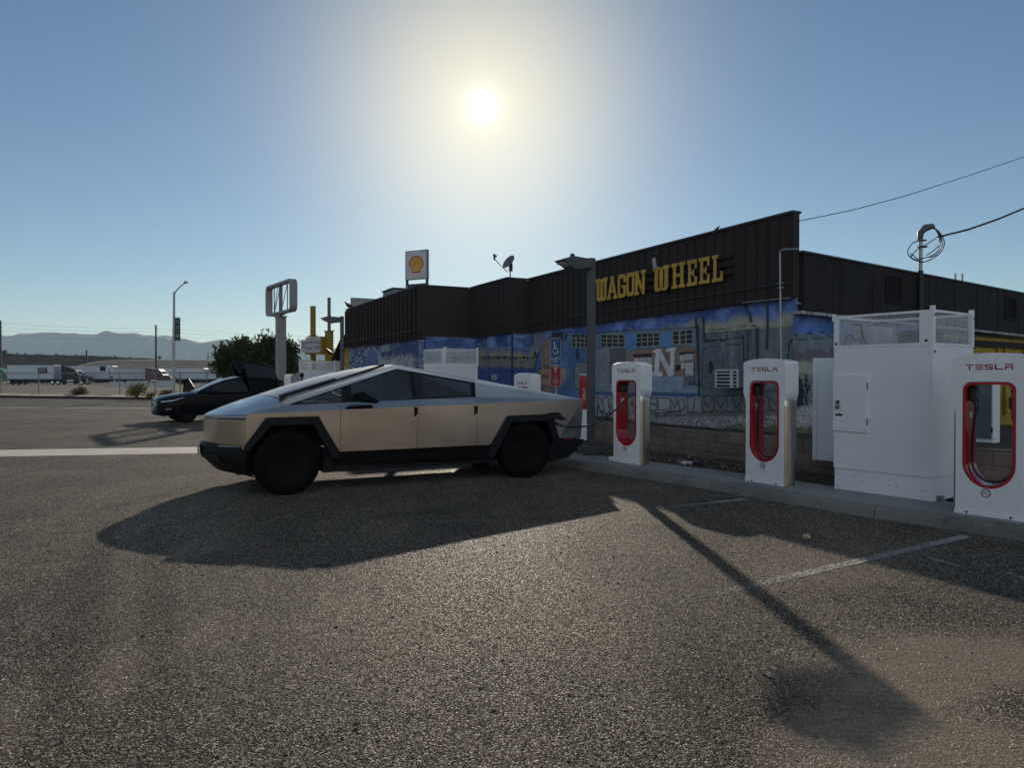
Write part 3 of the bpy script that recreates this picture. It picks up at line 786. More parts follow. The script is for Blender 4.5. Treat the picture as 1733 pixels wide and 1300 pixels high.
STROKES = {'S':[(1,.85),(.7,1),(.2,1),(0,.8),(.2,.55),(.8,.45),(1,.2),(.8,0),(.25,0),(0,.15)],'A':[(0,0),(.5,1),(1,0),None,(.2,.35),(.8,.35)],'N':[(0,0),(0,1),(1,0),(1,1)],'T':[(0,1),(1,1),None,(.5,1),(.5,0)],
 'L':[(0,1),(0,0),(1,0)],'O':[(0,.2),(0,.8),(.3,1),(.7,1),(1,.8),(1,.2),(.7,0),(.3,0),(0,.2)],'D':[(0,0),(0,1),(.6,1),(1,.7),(1,.3),(.6,0),(0,0)],'B':[(0,0),(0,1),(.7,1),(.9,.8),(.7,.55),(0,.55),None,(.7,.55),(1,.3),(.7,0),(0,0)],
 'R':[(0,0),(0,1),(.7,1),(1,.78),(.7,.5),(0,.5),None,(.5,.5),(1,0)],'I':[(.5,0),(.5,1)],'G':[(1,.85),(.7,1),(.3,1),(0,.75),(0,.25),(.3,0),(.8,0),(1,.2),(1,.45),(.6,.45)],'E':[(1,1),(0,1),(0,0),(1,0),None,(0,.5),(.8,.5)]}
def mtext(m, word, x, y, w, h, gap, lw, c, dy=0.0, a=1.0):
    for ch in word:
        if ch == ' ': x += w+gap; y += dy*(w+gap); continue
        cur = []
        for q in STROKES[ch]+[None]:
            if q is None:
                if len(cur) > 1: m.line(cur, lw, c, a, wob=.1)
                cur = []
            else: cur.append((x+q[0]*w, y+dy*q[0]*w-q[1]*h))
        x += w+gap; y += dy*(w+gap)
def grid_window(m, x0, y0, x1, y1, x1t, y1b, nx, ny):
    # dark panes with cream glazing bars; quad corners (x0,y0) (x1,x1t) (x1,y1b) (x0,y1)
    m.poly([(x0,y0),(x1,x1t),(x1,y1b),(x0,y1)], (104,106,96))
    for i in range(nx):
        for j in range(ny):
            def q(a, c_):
                yt = y0+(x1t-y0)*a; yb = y1+(y1b-y1)*a; return (x0+(x1-x0)*a, yt+(yb-yt)*c_)
            a0, a1 = (i+.09)/nx, (i+.91)/nx; b0, b1 = (j+.10)/ny, (j+.90)/ny
            m.poly([q(a0,b0), q(a1,b0), q(a1,b1), q(a0,b1)], (26,30,32))
DK = (16,20,28)
# segment with the locomotive (right, largest)
m = Mural(0.0, 10.36, .35, 3.14, -.12, .019)
X, Y = m.X, m.Y
f_top = 546-(X-1008)*.132           # where the boards meet the plaster
hz = np.clip((Y-f_top)/75, 0, 1)
m.fill(np.ones_like(X), (42,68,128))
m.fill(np.clip(m.n1*.9+.15, 0, 1)*.8, (78,108,160)); m.fill(np.clip(fbm2(m.U*1.1, m.Z*4, 9)-.3, 0, 1)*.8, (28,48,112))
m.fill(np.clip((X-985)/90, 0, 1)*np.clip((Y-f_top-19-m.n1*7)/14, 0, 1), (116,118,104))
m.fill(np.clip((X-1150)/80, 0, 1)*np.clip((Y-f_top-42-m.n1*6)/12, 0, 1), (96,104,98))
m.fill(np.clip((930-X)/30, 0, 1)*np.clip((Y-572-m.n1*6+(X-860)*.35)/14, 0, 1), (98,100,88))
m.fill((X < 912)*np.clip((Y-606+(X-862)*.10)/3, 0, 1), (90,92,92)); m.fill((X < 912)*np.clip((Y-607+(X-862)*.10-m.n2*5)/3, 0, 1)*np.clip((622-Y)/6, 0, 1)*.5, (70,72,76))
jag = 606-(X-862)*.12+np.abs(fbm2(m.U*5, m.U*0, 4))*-6
m.fill((X < 912)*(Y > jag)*(Y < jag+7+m.n2*2), (22,26,30))
m.poly([(862,622),(880,620),(912,623),(912,700),(862,700)], (28,46,120)); m.line([(862,639),(905,640)], 3, (60,84,150), .6)
# locomotive body
body = [(904,700),(904,628),(908,606),(916,590),(926,575),(936,566),(950,562),(1008,563),(1100,558),(1187,553),(1187,668),(1100,672),(1000,668)]
m.poly(body, (46,74,108))
inb = m.inside(body)
m.fill(inb*np.clip((X-990)/50, 0, 1), (80,94,110)); m.fill(inb*np.clip((X-985)/50, 0, 1)*np.clip((Y-588)/6, 0, 1), (82,94,106)); m.fill(inb*np.clip(m.n1*.7, 0, .45)*np.clip((1030-X)/60, .25, 1), (58,96,142), .8)
m.fill(inb*np.clip((X-1100)/60, 0, 1)*np.clip((Y-650)/10, 0, 1), (92,108,128))
m.line([(904,640),(904,628),(908,606),(916,590),(926,575),(936,566),(950,562),(1008,563),(1187,553)], 1.3, DK)
m.poly([(915,592),(922,580),(930,570),(931,585),(921,592)], (30,34,42))
m.poly([(934,563),(953,563),(952,574),(946,580),(934,578)], (34,36,42)); m.poly([(956,565),(961,565),(959,576),(953,577)], (34,38,44))
m.line([(932,566),(932,580),(955,580),(962,566)], 1.2, (84,92,104))
# tan nose stripe and emblem
m.poly([(917,582),(920,575),(929,573),(931,580),(932,700),(918,700)], (112,92,82))
for xx in (919.5, 922, 926, 929.5): m.line([(xx,582),(xx+.6,700)], .7, (60,46,46))
m.ell(923.4, 580, 3.0, 5.0, (58,48,48)); m.ell(923.4, 580, 2.0, 3.6, (112,92,82))
m.poly([(906,638),(908,630),(913,625),(921,623),(958,622),(958,640),(951,644),(952,651),(930,653),(914,653),(908,648)], (116,94,82))
m.line([(958,622),(921,623),(913,625),(908,630),(906,638),(908,648),(914,653),(930,653),(950,651)], .9, (40,34,44))
m.poly([(909,632),(915,627),(914,632),(910,634)], (48,40,52)); m.poly([(908,643),(914,643),(915,648),(911,648)], (48,40,52))
m.ell(923.5, 621.5, 2.8, 5.0, (30,28,36)); m.ell(923.5, 620, 1.7, 1.8, (112,92,82)); m.ell(923.5, 624.4, 1.7, 1.7, (112,92,82))
mtext(m, 'SANTA', 909, 640, 2.7, 4.6, 1.1, 1.0, (22,20,26), -.05)
for yy in (632, 636, 640): m.line([(949,yy),(956,yy),(956,yy+9)], 1.0, (122,100,84))
# window grilles
grid_window(m, 968, 565, 996, 587, 565, 587, 4, 3); grid_window(m, 1017, 566, 1056.5, 586.8, 566.5, 587.3, 4, 3)
grid_window(m, 1076.5, 565, 1116, 586.5, 562.5, 584.3, 4, 3); grid_window(m, 1138.8, 560.5, 1172.5, 583.8, 558.5, 580.5, 3, 3)
m.poly([(1057,564),(1076,563),(1076,590),(1057,591)], (52,92,142)); m.poly([(1117,562),(1138,560),(1138,587),(1117,588)], (60,98,142))
m.ell(977.5, 599, 3.0, 9, DK); m.ell(977.5, 599, 1.9, 7.4, (30,48,84))
# grey side door
m.poly([(972,618),(975,614),(998,612),(998,658),(976,659),(972,655)], (86,92,98)); m.line([(998,612),(975,614),(972,618),(972,655),(976,659),(998,660)], 1.0, DK)
m.line([(996,660),(1100,666)], 1.4, DK)
m.poly([(1004,592),(1032,590),(1032,658),(1004,658)], (84,96,106)); m.poly([(1032,590),(1060,589),(1060,650),(1032,650)], (66,66,72))
for yy in (604, 616, 628): m.line([(1034,yy),(1060,yy)], .6, (56,56,62))
# tan panel with the big N
m.poly([(1064,652),(1064,600),(1067,594),(1076,591),(1110,589),(1160,586),(1174,588),(1179,594),(1179,640),(1064,652)], (100,84,76))
m.line([(1064,650),(1064,600),(1067,594),(1076,591),(1160,586),(1174,588),(1179,594),(1179,636)], .8, (62,52,50))
m.poly([(1070,599),(1103,597.5),(1103,605),(1073,606)], (42,36,40)); m.poly([(1073,606),(1103,605),(1103,614),(1093,620),(1093,632),(1073,634)], (128,128,138))
for xx in (1080.5, 1087, 1095): m.line([(xx,606),(xx,622)], 1.0, (92,84,84))
m.poly([(1148,596),(1174,594),(1174,600),(1151,602)], (42,38,42)); m.poly([(1150,601),(1173,599),(1172,609),(1150,611)], (128,132,140))
m.line([(1158,601),(1158,610)], .8, (80,80,86)); m.line([(1165,600),(1165,610)], .8, (80,80,86))
m.poly([(1160,614),(1173.5,612.5),(1173,635),(1160,636)], (134,136,144)); m.poly([(1153,614.5),(1158,614),(1158,624),(1153,624)], (140,142,148))
m.poly([(1144,618),(1151,617),(1151,627),(1144,628)], (34,30,32)); m.line([(1157,624),(1160,640),(1157,660)], .8, DK)
for pl in ([(1106,592),(1120,590.5),(1120,596),(1106,597)], [(1109.5,596),(1117.5,595),(1115,631),(1107,631)], [(1110,593),(1118,592),(1140,635.5),(1131,636)], [(1135,592),(1141.5,591),(1140,635.5),(1133.5,636)], [(1127,589.5),(1144,588),(1143,594.5),(1127,596)], [(1103,630),(1121,629.5),(1121,636),(1103,636.5)]):
    m.poly(pl, (152,156,164))
m.poly([(1103,637),(1157,636),(1157,660),(1103,662)], (96,112,132)); m.line([(1103,637),(1103,662)], .7, (60,76,96)); m.line([(1157,636),(1157,661)], .7, (60,76,96))
m.poly([(1160,637),(1178,636),(1178,650),(1160,651)], (72,78,88))
m.line([(1175,613),(1175,650)], 2.0, (44,54,68)); m.line([(1166,651),(1188,650)], 2.0, DK)
# blue sill stripe and the running gear in line work
m.poly([(996,661),(1064,663),(1110,664),(1187,666),(1187,672),(1100,673),(996,668)], (46,70,106)); m.line([(996,661),(1100,663),(1187,664)], .8, (110,124,140)); m.line([(996,669),(1100,673),(1187,671)], 1.1, DK)
m.poly([(980,668),(1187,672),(1187,704),(1100,710),(980,705)], (108,110,114)); m.fill(m.inside([(980,668),(1187,672),(1187,704),(1100,710),(980,705)])*np.clip(m.n2*.5, 0, .4), (60,62,66))
rr = random.Random(12)
for i in range(46):
    x0 = rr.uniform(984, 1108); y0 = rr.uniform(673, 700)
    m.line([(x0,y0),(x0+rr.uniform(-5,5),y0+rr.uniform(3,12)),(x0+rr.uniform(-3,9),y0+rr.uniform(5,16))], 1.1, DK)
for q in ([(1003,674),(1012,672),(1010,700),(1001,699)], [(1020,674),(1028,673),(1032,698),(1024,699)], [(1094,676),(1112,674),(1112,682),(1094,683)], [(1094,686),(1111,685),(1111,694),(1094,695)], [(1114,674),(1134,674),(1134,693),(1114,694)]):
    m.poly(q, (118,122,128)); m.line(q+q[:1], 1.1, DK)
for q in ([(1098,702),(1112,699),(1126,699),(1150,697)], [(1112,699),(1116,705),(1124,703),(1126,699)], [(1130,697),(1128,703),(1150,701),(1153,697),(1150,695),(1130,697)], [(1136,676),(1142,690),(1146,680)], [(1148,676),(1150,696),(1160,690),(1156,676)], [(1164,672),(1164,697),(1172,700),(1176,674)], [(1094,708),(1112,704),(1150,702)]):
    m.line(q, 1.3, DK)
# second grey unit, drawn in line over grey
f2 = [(1187,553),(1190,563),(1270,556),(1345,550),(1345,700),(1187,704)]
m.poly(f2, (66,76,84)); i2 = m.inside(f2)
m.fill(i2*np.clip(fbm2(m.U*6, m.Z*.9, 21)*.6+.1, 0, 1), (92,102,106), .8); m.fill(i2*np.clip(fbm2(m.U*9, m.Z*1.4, 8)-.5, 0, 1), (40,48,54), .8)
m.fill(i2*np.clip((X-1282)/6, 0, 1)*.6, (84,94,98))
for q, w in (([(1178,540),(1181,600),(1183,668)], 2.6), ([(1190,536),(1191,572),(1194,579)], 1.8), ([(1194,560),(1262,552)], 1.1), ([(1193,577),(1225,575),(1258,571)], 1.2), ([(1188,610),(1190,592),(1198,587),(1254,582)], .9),
    ([(1188,610),(1188,655)], .9), ([(1258,566),(1258,610)], 1.8), ([(1265,560),(1266,566),(1265,610)], 1.5), ([(1273,551),(1279,552),(1281,558),(1280,608)], 2.2), ([(1284,552),(1283,606)], 1.0), ([(1299,540),(1298,592)], 1.0), ([(1188,637),(1256,634)], 1.0), ([(1188,656),(1256,655)], .9), ([(1334,607),(1335,585),(1338,577),(1345,574)], 2.0)): m.line(q, w, DK)
for i in range(26):
    xx = rr.uniform(1193, 1226); m.line([(xx, 576+rr.uniform(-3,4)), (xx+rr.uniform(-2,3), 576+rr.uniform(-4,5))], 1.0, DK)
for i in range(60):
    xx = rr.uniform(1192, 1256); yy = rr.uniform(588, 626); m.line([(xx,yy),(xx+rr.uniform(-.6,.6),yy+rr.uniform(5,14))], .7, (46,54,60), .6)
m.ell(1203, 621, 3.8, 10.5, DK); m.ell(1203, 621, 2.4, 8.6, (30,40,52))
m.poly([(1185,664),(1220,664),(1258,659),(1345,652),(1345,660),(1258,667),(1220,671),(1185,670)], (74,80,86)); m.line([(1182,671),(1220,671),(1262,666),(1345,658)], 1.5, DK)
for cx_, cy_, r_ in ((1198,684,11), (1220,684,12), (1262,684,11), (1290,682,12), (1312,680,10)):
    m.ell(cx_, cy_, r_, 15, (84,86,88)); m.line([(cx_+r_*math.cos(a/10*6.283), cy_+15*math.sin(a/10*6.283)) for a in range(11)], 1.2, DK); m.line([(cx_-r_*.6,cy_-6),(cx_,cy_+6),(cx_+r_*.5,cy_-7)], 1.4, DK)
for q in ([(1240,672),(1246,690),(1258,676)], [(1244,694),(1252,683),(1258,690)]): m.line(q, 1.3, DK)
m.poly([(1095,706),(1186,698),(1345,690),(1345,704),(1186,708),(1095,714)], (78,78,76)); m.line([(1160,698),(1258,697),(1345,693)], 1.3, DK); m.line([(1094,709),(1130,703)], 1.2, DK)
# ballast
bal = (Y > 706-(X-1095)*.012+m.n2*1.0)*(X > 960)
m.fill(bal, (92,92,92)); m.fill(bal*(m.n3 > .45)*.8, (128,128,130)); m.fill(bal*(m.n3 < .3)*.9, (42,44,48)); m.fill(bal*np.clip((Y-722-m.n2*3)/5, 0, 1), (62,62,52), .7)
m.fill((X > 1235)*np.clip((Y-716-m.n2*4)/6, 0, 1)*.8, (66,70,46))
m.build('mural_wall', bld)
# segment 2 and the two returns: one desert evening running on
def evening(m, pale):
    X, Y = m.X, m.Y
    m.fill(np.ones_like(X), (36,56,104)); m.fill(np.clip(fbm2(m.U*1.2, m.Z*3, 2), 0, 1)*.7, (60,90,142)); m.fill(pale*np.clip((600-Y)/12, 0, 1)*np.clip(m.n1*.6+.35, 0, 1), (80,112,160))
    m.fill(np.clip(fbm2(m.U*.9, m.Z*8, 17)-.6, 0, 1)*.8*(Y < 590), (110,124,150))
    m.fill(np.clip((Y-588-m.n1*6)/12, 0, 1), (98,100,86)); jag = 605-np.abs(fbm2(m.U*5, m.U*0, 6))*3.2-6*(fbm2(m.U*11, m.U*0, 8) > 1.5)
    m.fill((Y > jag)*(Y < 608+m.n2*1.5), (26,32,30)); m.fill((Y > 607+m.n2*2)*1.0, (84,86,84)); m.fill((Y > 608)*(Y < 616)*np.clip(m.n2*.7, 0, .6), (58,60,56)); m.fill(np.clip((Y-620-m.n2*2)/3, 0, 1), (34,52,100)); m.fill(np.clip(fbm2(m.U*2, m.Z*9, 11)-.6, 0, 1)*(Y > 624)*.8, (54,78,140))
m = Mural(10.36, 13.26, .3, 3.0, .61, .025); X, Y = m.X, m.Y
evening(m, (X > 824)*1.0)
m.line([(824,560),(824,690)], 1.6, (60,70,90)); m.line([(828,562),(828,690)], .8, (30,38,60))
m.poly([(832,633),(841,633),(841,643),(832,643)], (112,112,108)); m.line([(836,636),(837,640)], 1.5, (40,40,44))
m.build('mural_wall', bld)
for uu, va, vb in ((10.216, -.119, .608), (13.116, .612, 2.428)):
    m = Mural(va, vb, .3, 2.96, 0, .025, horizontal=(BO+BU*uu, BV)); evening(m, .3); m.build('mural_wall', bld, mat='world')
# segment 1 with the canyon scene
m = Mural(13.26, 23.2, .2, 2.98, 2.43, .05); X, Y = m.X, m.Y
m.fill(np.ones_like(X), (34,48,84)); m.fill(np.clip(m.n1, 0, 1)*.6, (44,62,110)); m.fill((X > 690)*.6*np.clip((600-Y)/20, 0, 1), (38,56,120))
m.fill((X < 632)*np.clip(fbm2(m.U*2.2, m.Z*9, 4)*1.2-.1, 0, 1), (108,118,140)); m.poly([(612,640),(626,588),(634,584),(648,606),(655,640)], (52,72,112)); m.line([(630,586),(640,598),(644,608)], 1.4, (120,130,146))
m.fill(np.clip((Y-604-m.n2*6+(X-640)*.10)/5, 0, 1)*(X > 640)*np.clip((705+m.n2*4-X)/4, 0, 1), (112,116,122)); m.fill((X > 650)*(X < 704)*(Y > 596)*np.clip(fbm2(m.U*6, m.Z*5, 13)-.45, 0, 1)*1.5*(m.n1 > -.5), (40,48,62))
m.fill(np.clip((Y-640)/10, 0, 1), (66,70,74))
mtext(m, 'LONDON', 641, 597, 2.2, 11, .95, 1.0, (112,124,136), -.22); mtext(m, 'BRIDGE', 661.5, 591, 2.0, 9, .9, .8, (72,90,116), -.22, .8)
m.build('mural_wall', bld)
part('return_wall', MB().box(10.22, 10.344, -.119, .609, .2, 2.97), M('blue_paint', (.035,.055,.15), .7, var=.3, bump=.01), bld)
part('return_wall', MB().box(13.12, 13.244, .612, 2.429, .2, 2.92), M('blue_paint', (.035,.055,.15), .7, var=.3, bump=.01), bld)

# --- right wing
RD = Vector((.82, .572, 0)); RN = Vector((RD.y, -RD.x, 0))           # RN faces the camera side
rw_u, rw_v = RD.dot(BU), RD.dot(BV); nn_u, nn_v = RN.dot(BU), RN.dot(BV)
XR = Matrix(((rw_u, -nn_u, 0, 0), (rw_v, -nn_v, 0, 0), (0, 0, 1, 0), (0, 0, 0, 1)))       # local: x along wing, y inward, z up
ZR = 3.93
b = MB().add([(.18,-.11,2.87),(26,-.11,2.62),(26,.05,2.62),(.18,.05,2.87),(.18,-.11,ZR),(26,-.11,ZR-.25),(26,.05,ZR-.25),(.18,.05,ZR)], [(3,2,1,0),(4,5,6,7),(0,1,5,4),(1,2,6,5),(2,3,7,6),(3,0,4,7)], XR)
b.k = 1
for k in range(1, 21):
    x = .18+1.22*k; zt = ZR-.25*x/26; b.box(x-.012, x+.012, -.122, -.11, 2.88-.25*x/26, zt-.02, XR)
    for q in range(3):
        xx = x-1.22*rng.random(); b.box(xx-.004, xx+.004, -.114, -.11, 2.9-.25*xx/26, ZR-.03-.25*xx/26, XR)
part('fascia', b, [m_fasr, m_batt], bld, 'black plywood fascia of the right wing')
b = MB().add([(.1,-.14,ZR+.002),(26,-.14,ZR-.248),(26,.3,ZR-.248),(.1,.3,ZR+.002),(.1,-.14,ZR+.04),(26,-.14,ZR-.21),(26,.3,ZR-.21),(.1,.3,ZR+.04)], [(3,2,1,0),(4,5,6,7),(0,1,5,4),(1,2,6,5),(2,3,7,6),(3,0,4,7)], XR)
part('coping', b, m_trim, bld)
b = MB().add([(.03,-.16,2.78),(26,-.16,2.53),(26,.04,2.53),(.03,.04,2.78),(.03,-.16,2.84),(26,-.16,2.59),(26,.04,2.59),(.03,.04,2.84)], [(3,2,1,0),(4,5,6,7),(0,1,5,4),(1,2,6,5),(2,3,7,6),(3,0,4,7)], XR)
part('ledge', b, M('peeling_white_paint', (.36,.36,.36), .8, var=.5, vscale=9), bld)
b = MB().box(5.2, 26, 0.0, .12, 0, 2.6, XR)
part('wing_wall', b, M('yellow_wall_paint', (.42,.27,.03), .7, var=.2, bump=.01), bld, 'yellow painted wall of the right wing')
b = MB().box(5.2, 26, -.05, -.002, 2.36, 2.52, XR)
part('wing_beam', b, m_fasr, bld)
m = Mural(0.0, 5.2, .3, 2.8, 0, .04, horizontal=(BO, RD)); X, Y = m.X, m.Y
m.fill(np.ones_like(X), (72,84,92)); m.fill(np.clip((567-Y-m.n2*2)/2, 0, 1), (34,66,128)); m.fill(np.clip((567-Y)/2, 0, 1)*np.clip(m.n1, 0, 1)*.6, (60,92,142)); m.line([(1342,567),(1412,560)], 1.2, DK); m.line([(1345,575),(1412,570)], 2.4, (40,54,70))
m.fill(np.clip((Y-590-m.n2*3)/4, 0, 1)*np.clip((612-Y)/3, 0, 1), (66,62,74)); m.fill(np.clip((Y-611-m.n2*2)/3, 0, 1), (104,108,98)); m.fill(np.clip((Y-628)/8, 0, 1), (84,90,90))
for i in range(40):
    xx = 1366+rr.gauss(0, 7); yy = rr.uniform(640, 690); m.line([(xx,yy),(xx+rr.uniform(-6,6),yy+rr.uniform(-8,8))], 1.6, DK)
m.line([(1364,635),(1366,690)], 3, DK); m.fill(((X-1352)/9)**2+((Y-668)/30)**2 < 1+m.n2*.4, (20,24,28))
m.fill(np.clip((Y-686+(X-1362)*.25-m.n2*3)/3, 0, 1), (118,118,118)); m.fill(np.clip((Y-686+(X-1362)*.25)/3, 0, 1)*(m.n3 > .6)*.7, (70,72,76)); m.fill(np.clip((Y-722-m.n2*3)/4, 0, 1), (62,66,48))
m.build('mural_wall', bld, mat='world')
b = MB().prism([(.35,.06),(25,.06),(25,9),(1.65,9)], 2.9, 3.0, 'z', XR)
part('roof', b, m_trim, bld)
def wing_t(px, off=-.11):
    o = BO+RN*(-off); d = ray(px, 600); k = (o-CAM).dot(RN)/d.dot(RN); p = CAM+d*k; return (p-BO).dot(RD), p
def louvre(px0, px1, pyt, pyb):
    t0, p0 = wing_t(px0); t1, p1 = wing_t(px1); Yc = (p0.y+p1.y)/2
    zt, zb = P(0, pyt, Yc).z, P(0, pyb, Yc).z
    fr = MB(); w = .035
    for q in ((t0,t1,zt-w,zt),(t0,t1,zb,zb+w)): fr.box(q[0], q[1], -.145, -.112, q[2], q[3], XR)
    for q in ((t0,t0+w),(t1-w,t1)): fr.box(q[0], q[1], -.144, -.112, zb+w+.001, zt-w-.001, XR)
    o = part('vent', fr, m_fasr, bld)
    sl = MB(); n = 8
    for i in range(n):
        z = zb+w+(zt-zb-2*w)*(i+.2)/n
        sl.add([(t0+w,-.140,z),(t1-w,-.140,z),(t1-w,-.1125,z+.075),(t0+w,-.1125,z+.075)], [(0,1,2,3),(3,2,1,0)], XR)
    part('slat', sl, m_batt, o)
louvre(1498, 1524, 466, 513); louvre(1700, 1718, 502, 541)
# conduit riser at the corner and old painted pipes
pw = lambda px, py, v=.03: (bpt(px, py, v)[0], v, bpt(px, py, v)[1])
b = MB().tube([pw(1322,612,.22), pw(1321,560,.22), pw(1320,430,.22), pw(1320.5,424.5,.22), pw(1325,422,.22), pw(1350,421,.16)], .018, 8)
for py in (480, 487): b.tube([pw(1316,py,.22), pw(1326,py-1,.22)], .012, 6)
part('conduit', b, M('galvanised', (.42,.42,.41), .5, .6), bld, 'pale steel riser pipe with elbow', smooth=60)
b = MB().tube([(-.03,-.28,3.86), (-.05,-.3,3.4), (-.05,-.3,3.1), (-.02,-.22,2.98), (0.02,-.1,3.0)], .016, 8)
part('conduit', b, M('galvanised', (.42,.42,.41), .5, .6), bld, smooth=60)
for q in ([(1181,548),(1182,600),(1183,664)], [(1190,536),(1191,571),(1195,578)], [(1280,556),(1281,600),(1280,640)], [(1258,513),(1261,518),(1268,530),(1271,545)], [(1298,512),(1299,545),(1297,590)], [(1177,536),(1178,552)]):
    part('pipe', MB().tube([pw(x, y, -.09) for x, y in q], .022, 7), M('painted_pipe', (.05,.06,.075), .6), bld, smooth=60)
b = MB().tube([pw(1257,512.5,.05), pw(1300,508,.05), pw(1337,504,.05)], .012, 6)
part('cable', b, M('pale_cable', (.3,.3,.3), .6), bld)
# street-front parapet and porch at the far end
b = MB().box(23.21, 23.42, -8, 2.3, 4.2, 5.28)
part('parapet', b, M('pale_stucco', (.30,.29,.30), .9), bld)
b = MB().add([(23.2,2.75,3.55),(25.3,2.75,2.5),(25.3,-6,2.5),(23.2,-6,3.55),(23.2,2.75,3.43),(25.3,2.75,2.38),(25.3,-6,2.38),(23.2,-6,3.43)], [(0,1,2,3),(7,6,5,4),(0,4,5,1),(1,5,6,2),(2,6,7,3),(3,7,4,0)])
part('porch_roof', b, m_fasr, bld)
b = MB().add([(23.3,2.4,3.35),(25.0,2.4,2.5),(25.0,2.25,2.5),(23.3,2.25,3.35),(23.3,2.4,1.9),(24.6,2.4,2.2),(24.6,2.25,2.2),(23.3,2.25,1.9)], [(0,1,2,3),(7,6,5,4),(0,4,5,1),(1,5,6,2),(2,6,7,3),(3,7,4,0)])
part('porch_bracket', b, MATS['yellow_wall_paint'], bld)
b = MB().box(23.22, 23.9, 1.6, 2.2, 0, 2.4)
part('porch_wall', b, block_mat('stone_pier', (.22,.19,.16), (.12,.10,.085)), bld)
# a board wedge on the roof edge (air handler)
q = bpt(672, 497, 1.2)
hv = thing('rooftop_unit', 'grey flat-topped air unit peeping over the roof edge below the shell sign', 'air unit', tuple(BO+BU*18.0+BV*1.85+Vector((0,0,4.3))), BROT)
part('casing', MB().box(-.7, .7, -.35, .35, 0, .74, ch=.03), M('hvac_grey', (.22,.22,.22), .6), hv)
part('lid', MB().box(-.74, .74, -.39, .39, .741, .79), m_trim, hv)

# --- letters on the fascia
def rc(x0, y0, x1, y1): return [(x0,y0),(x1,y0),(x1,y1),(x0,y1)]
GL = {
'W': [rc(.10,.15,.30,.87), rc(.41,.15,.60,.95), rc(.71,.15,.91,.87), [(.10,.151),(.16,.03),(.24,0),(.43,0),(.505,.07),(.58,0),(.77,0),(.85,.03),(.91,.151)], rc(0,.871,.39,1), rc(.62,.871,1.0,1)],
'A': [[(.08,.13),(.28,.13),(.58,.86),(.38,.86)], [(.72,.13),(.92,.13),(.62,.86),(.42,.86)], rc(.26,.30,.74,.42), rc(0,0,.38,.131), rc(.62,0,1,.131), rc(.34,.861,.66,1)],
'G': [rc(.03,.18,.27,.82), [(.03,.82),(.08,.93),(.20,1),(.80,1),(.92,.93),(.97,.82)], rc(.73,.64,.97,.819), [(.03,.18),(.08,.07),(.20,0),(.80,0),(.92,.07),(.97,.18)], rc(.73,.181,.97,.40), rc(.5,.40,.97,.52)],
'O': [rc(.03,.18,.27,.82), [(.03,.82),(.08,.93),(.20,1),(.80,1),(.92,.93),(.97,.82)], rc(.73,.181,.97,.819), [(.03,.18),(.08,.07),(.20,0),(.80,0),(.92,.07),(.97,.18)]],
'N': [rc(.10,.13,.28,.87), rc(.72,.13,.90,.87), [(.12,.87),(.34,.87),(.88,.02),(.68,.02)], rc(0,.871,.38,1), rc(0,0,.40,.129), rc(.60,.871,1,1), rc(.68,.0,.9,.129)],
'H': [rc(.12,.13,.33,.87), rc(.67,.13,.88,.87), rc(.33,.44,.67,.57), rc(0,.871,.44,1), rc(.56,.871,1,1), rc(0,0,.44,.129), rc(.56,0,1,.129)],
'E': [rc(.12,.14,.37,.86), rc(0,.861,.97,1), rc(.78,.66,.97,.86), rc(.37,.44,.68,.56), rc(.60,.36,.70,.64), rc(0,0,1.0,.139), rc(.80,.14,1.0,.34)],
'L': [rc(.14,.14,.39,.87), rc(0,.871,.54,1), rc(0,0,1.0,.139), rc(.79,.14,1.0,.36)]}
sgn = thing('letter_sign', 'large yellow slab lettering WAGON WHEEL mounted across the brown fascia', 'sign', tuple(BO), BROT)
m_let = M('yellow_letter_paint', (.60,.36,.055), .65, var=.2, vscale=5)
LS = [('W',35,120),('A',118,192),('G',195,255),('O',258,318),('N',318,400),('W',455,575),('H',590,688),('E',705,775),('E',792,868),('L',888,965)]
LV = .135
def letter(ch, px0, px1):
    ptop = lambda x: 473-(x-1008)*.206; pbot = lambda x: 511-(x-1008)*.168
    ua, za = bpt(px0, ptop(px0), LV); _, zb = bpt(px0, pbot(px0), LV); uc, zc = bpt(px1, ptop(px1), LV); _, zd = bpt(px1, pbot(px1), LV)
    b = MB()
    for i, pl in enumerate(GL[ch]):
        pts = []
        for x, y in pl:
            u = ua+(uc-ua)*x; t0 = za+(zc-za)*x; b0 = zb+(zd-zb)*x; pts.append((u, b0+(t0-b0)*y))
        b.prism(pts, LV-.016, LV+.0005*i, 'y')
    return b
for ch, a, c in LS: part('letter', letter(ch, 1000+a/4.3325, 1000+c/4.3325), m_let, sgn)
b = MB()
for a, dz in ((.18, 0), (.5, 0), (.82, 0)):
    p0, p1 = bpt(1086, 457+ (497-457)*(1-a)+1, .06), bpt(1240, 426+(470-426)*(1-a)-2, .06)
    b.add([(p0[0],.03,p0[1]-.03),(p1[0],.03,p1[1]-.03),(p1[0],.075,p1[1]-.03),(p0[0],.075,p0[1]-.03),(p0[0],.03,p0[1]+.03),(p1[0],.03,p1[1]+.03),(p1[0],.075,p1[1]+.03),(p0[0],.075,p0[1]+.03)], [(3,2,1,0),(4,5,6,7),(0,1,5,4),(1,2,6,5),(2,3,7,6),(3,0,4,7)])
part('mounting_rail', b, m_batt, sgn)

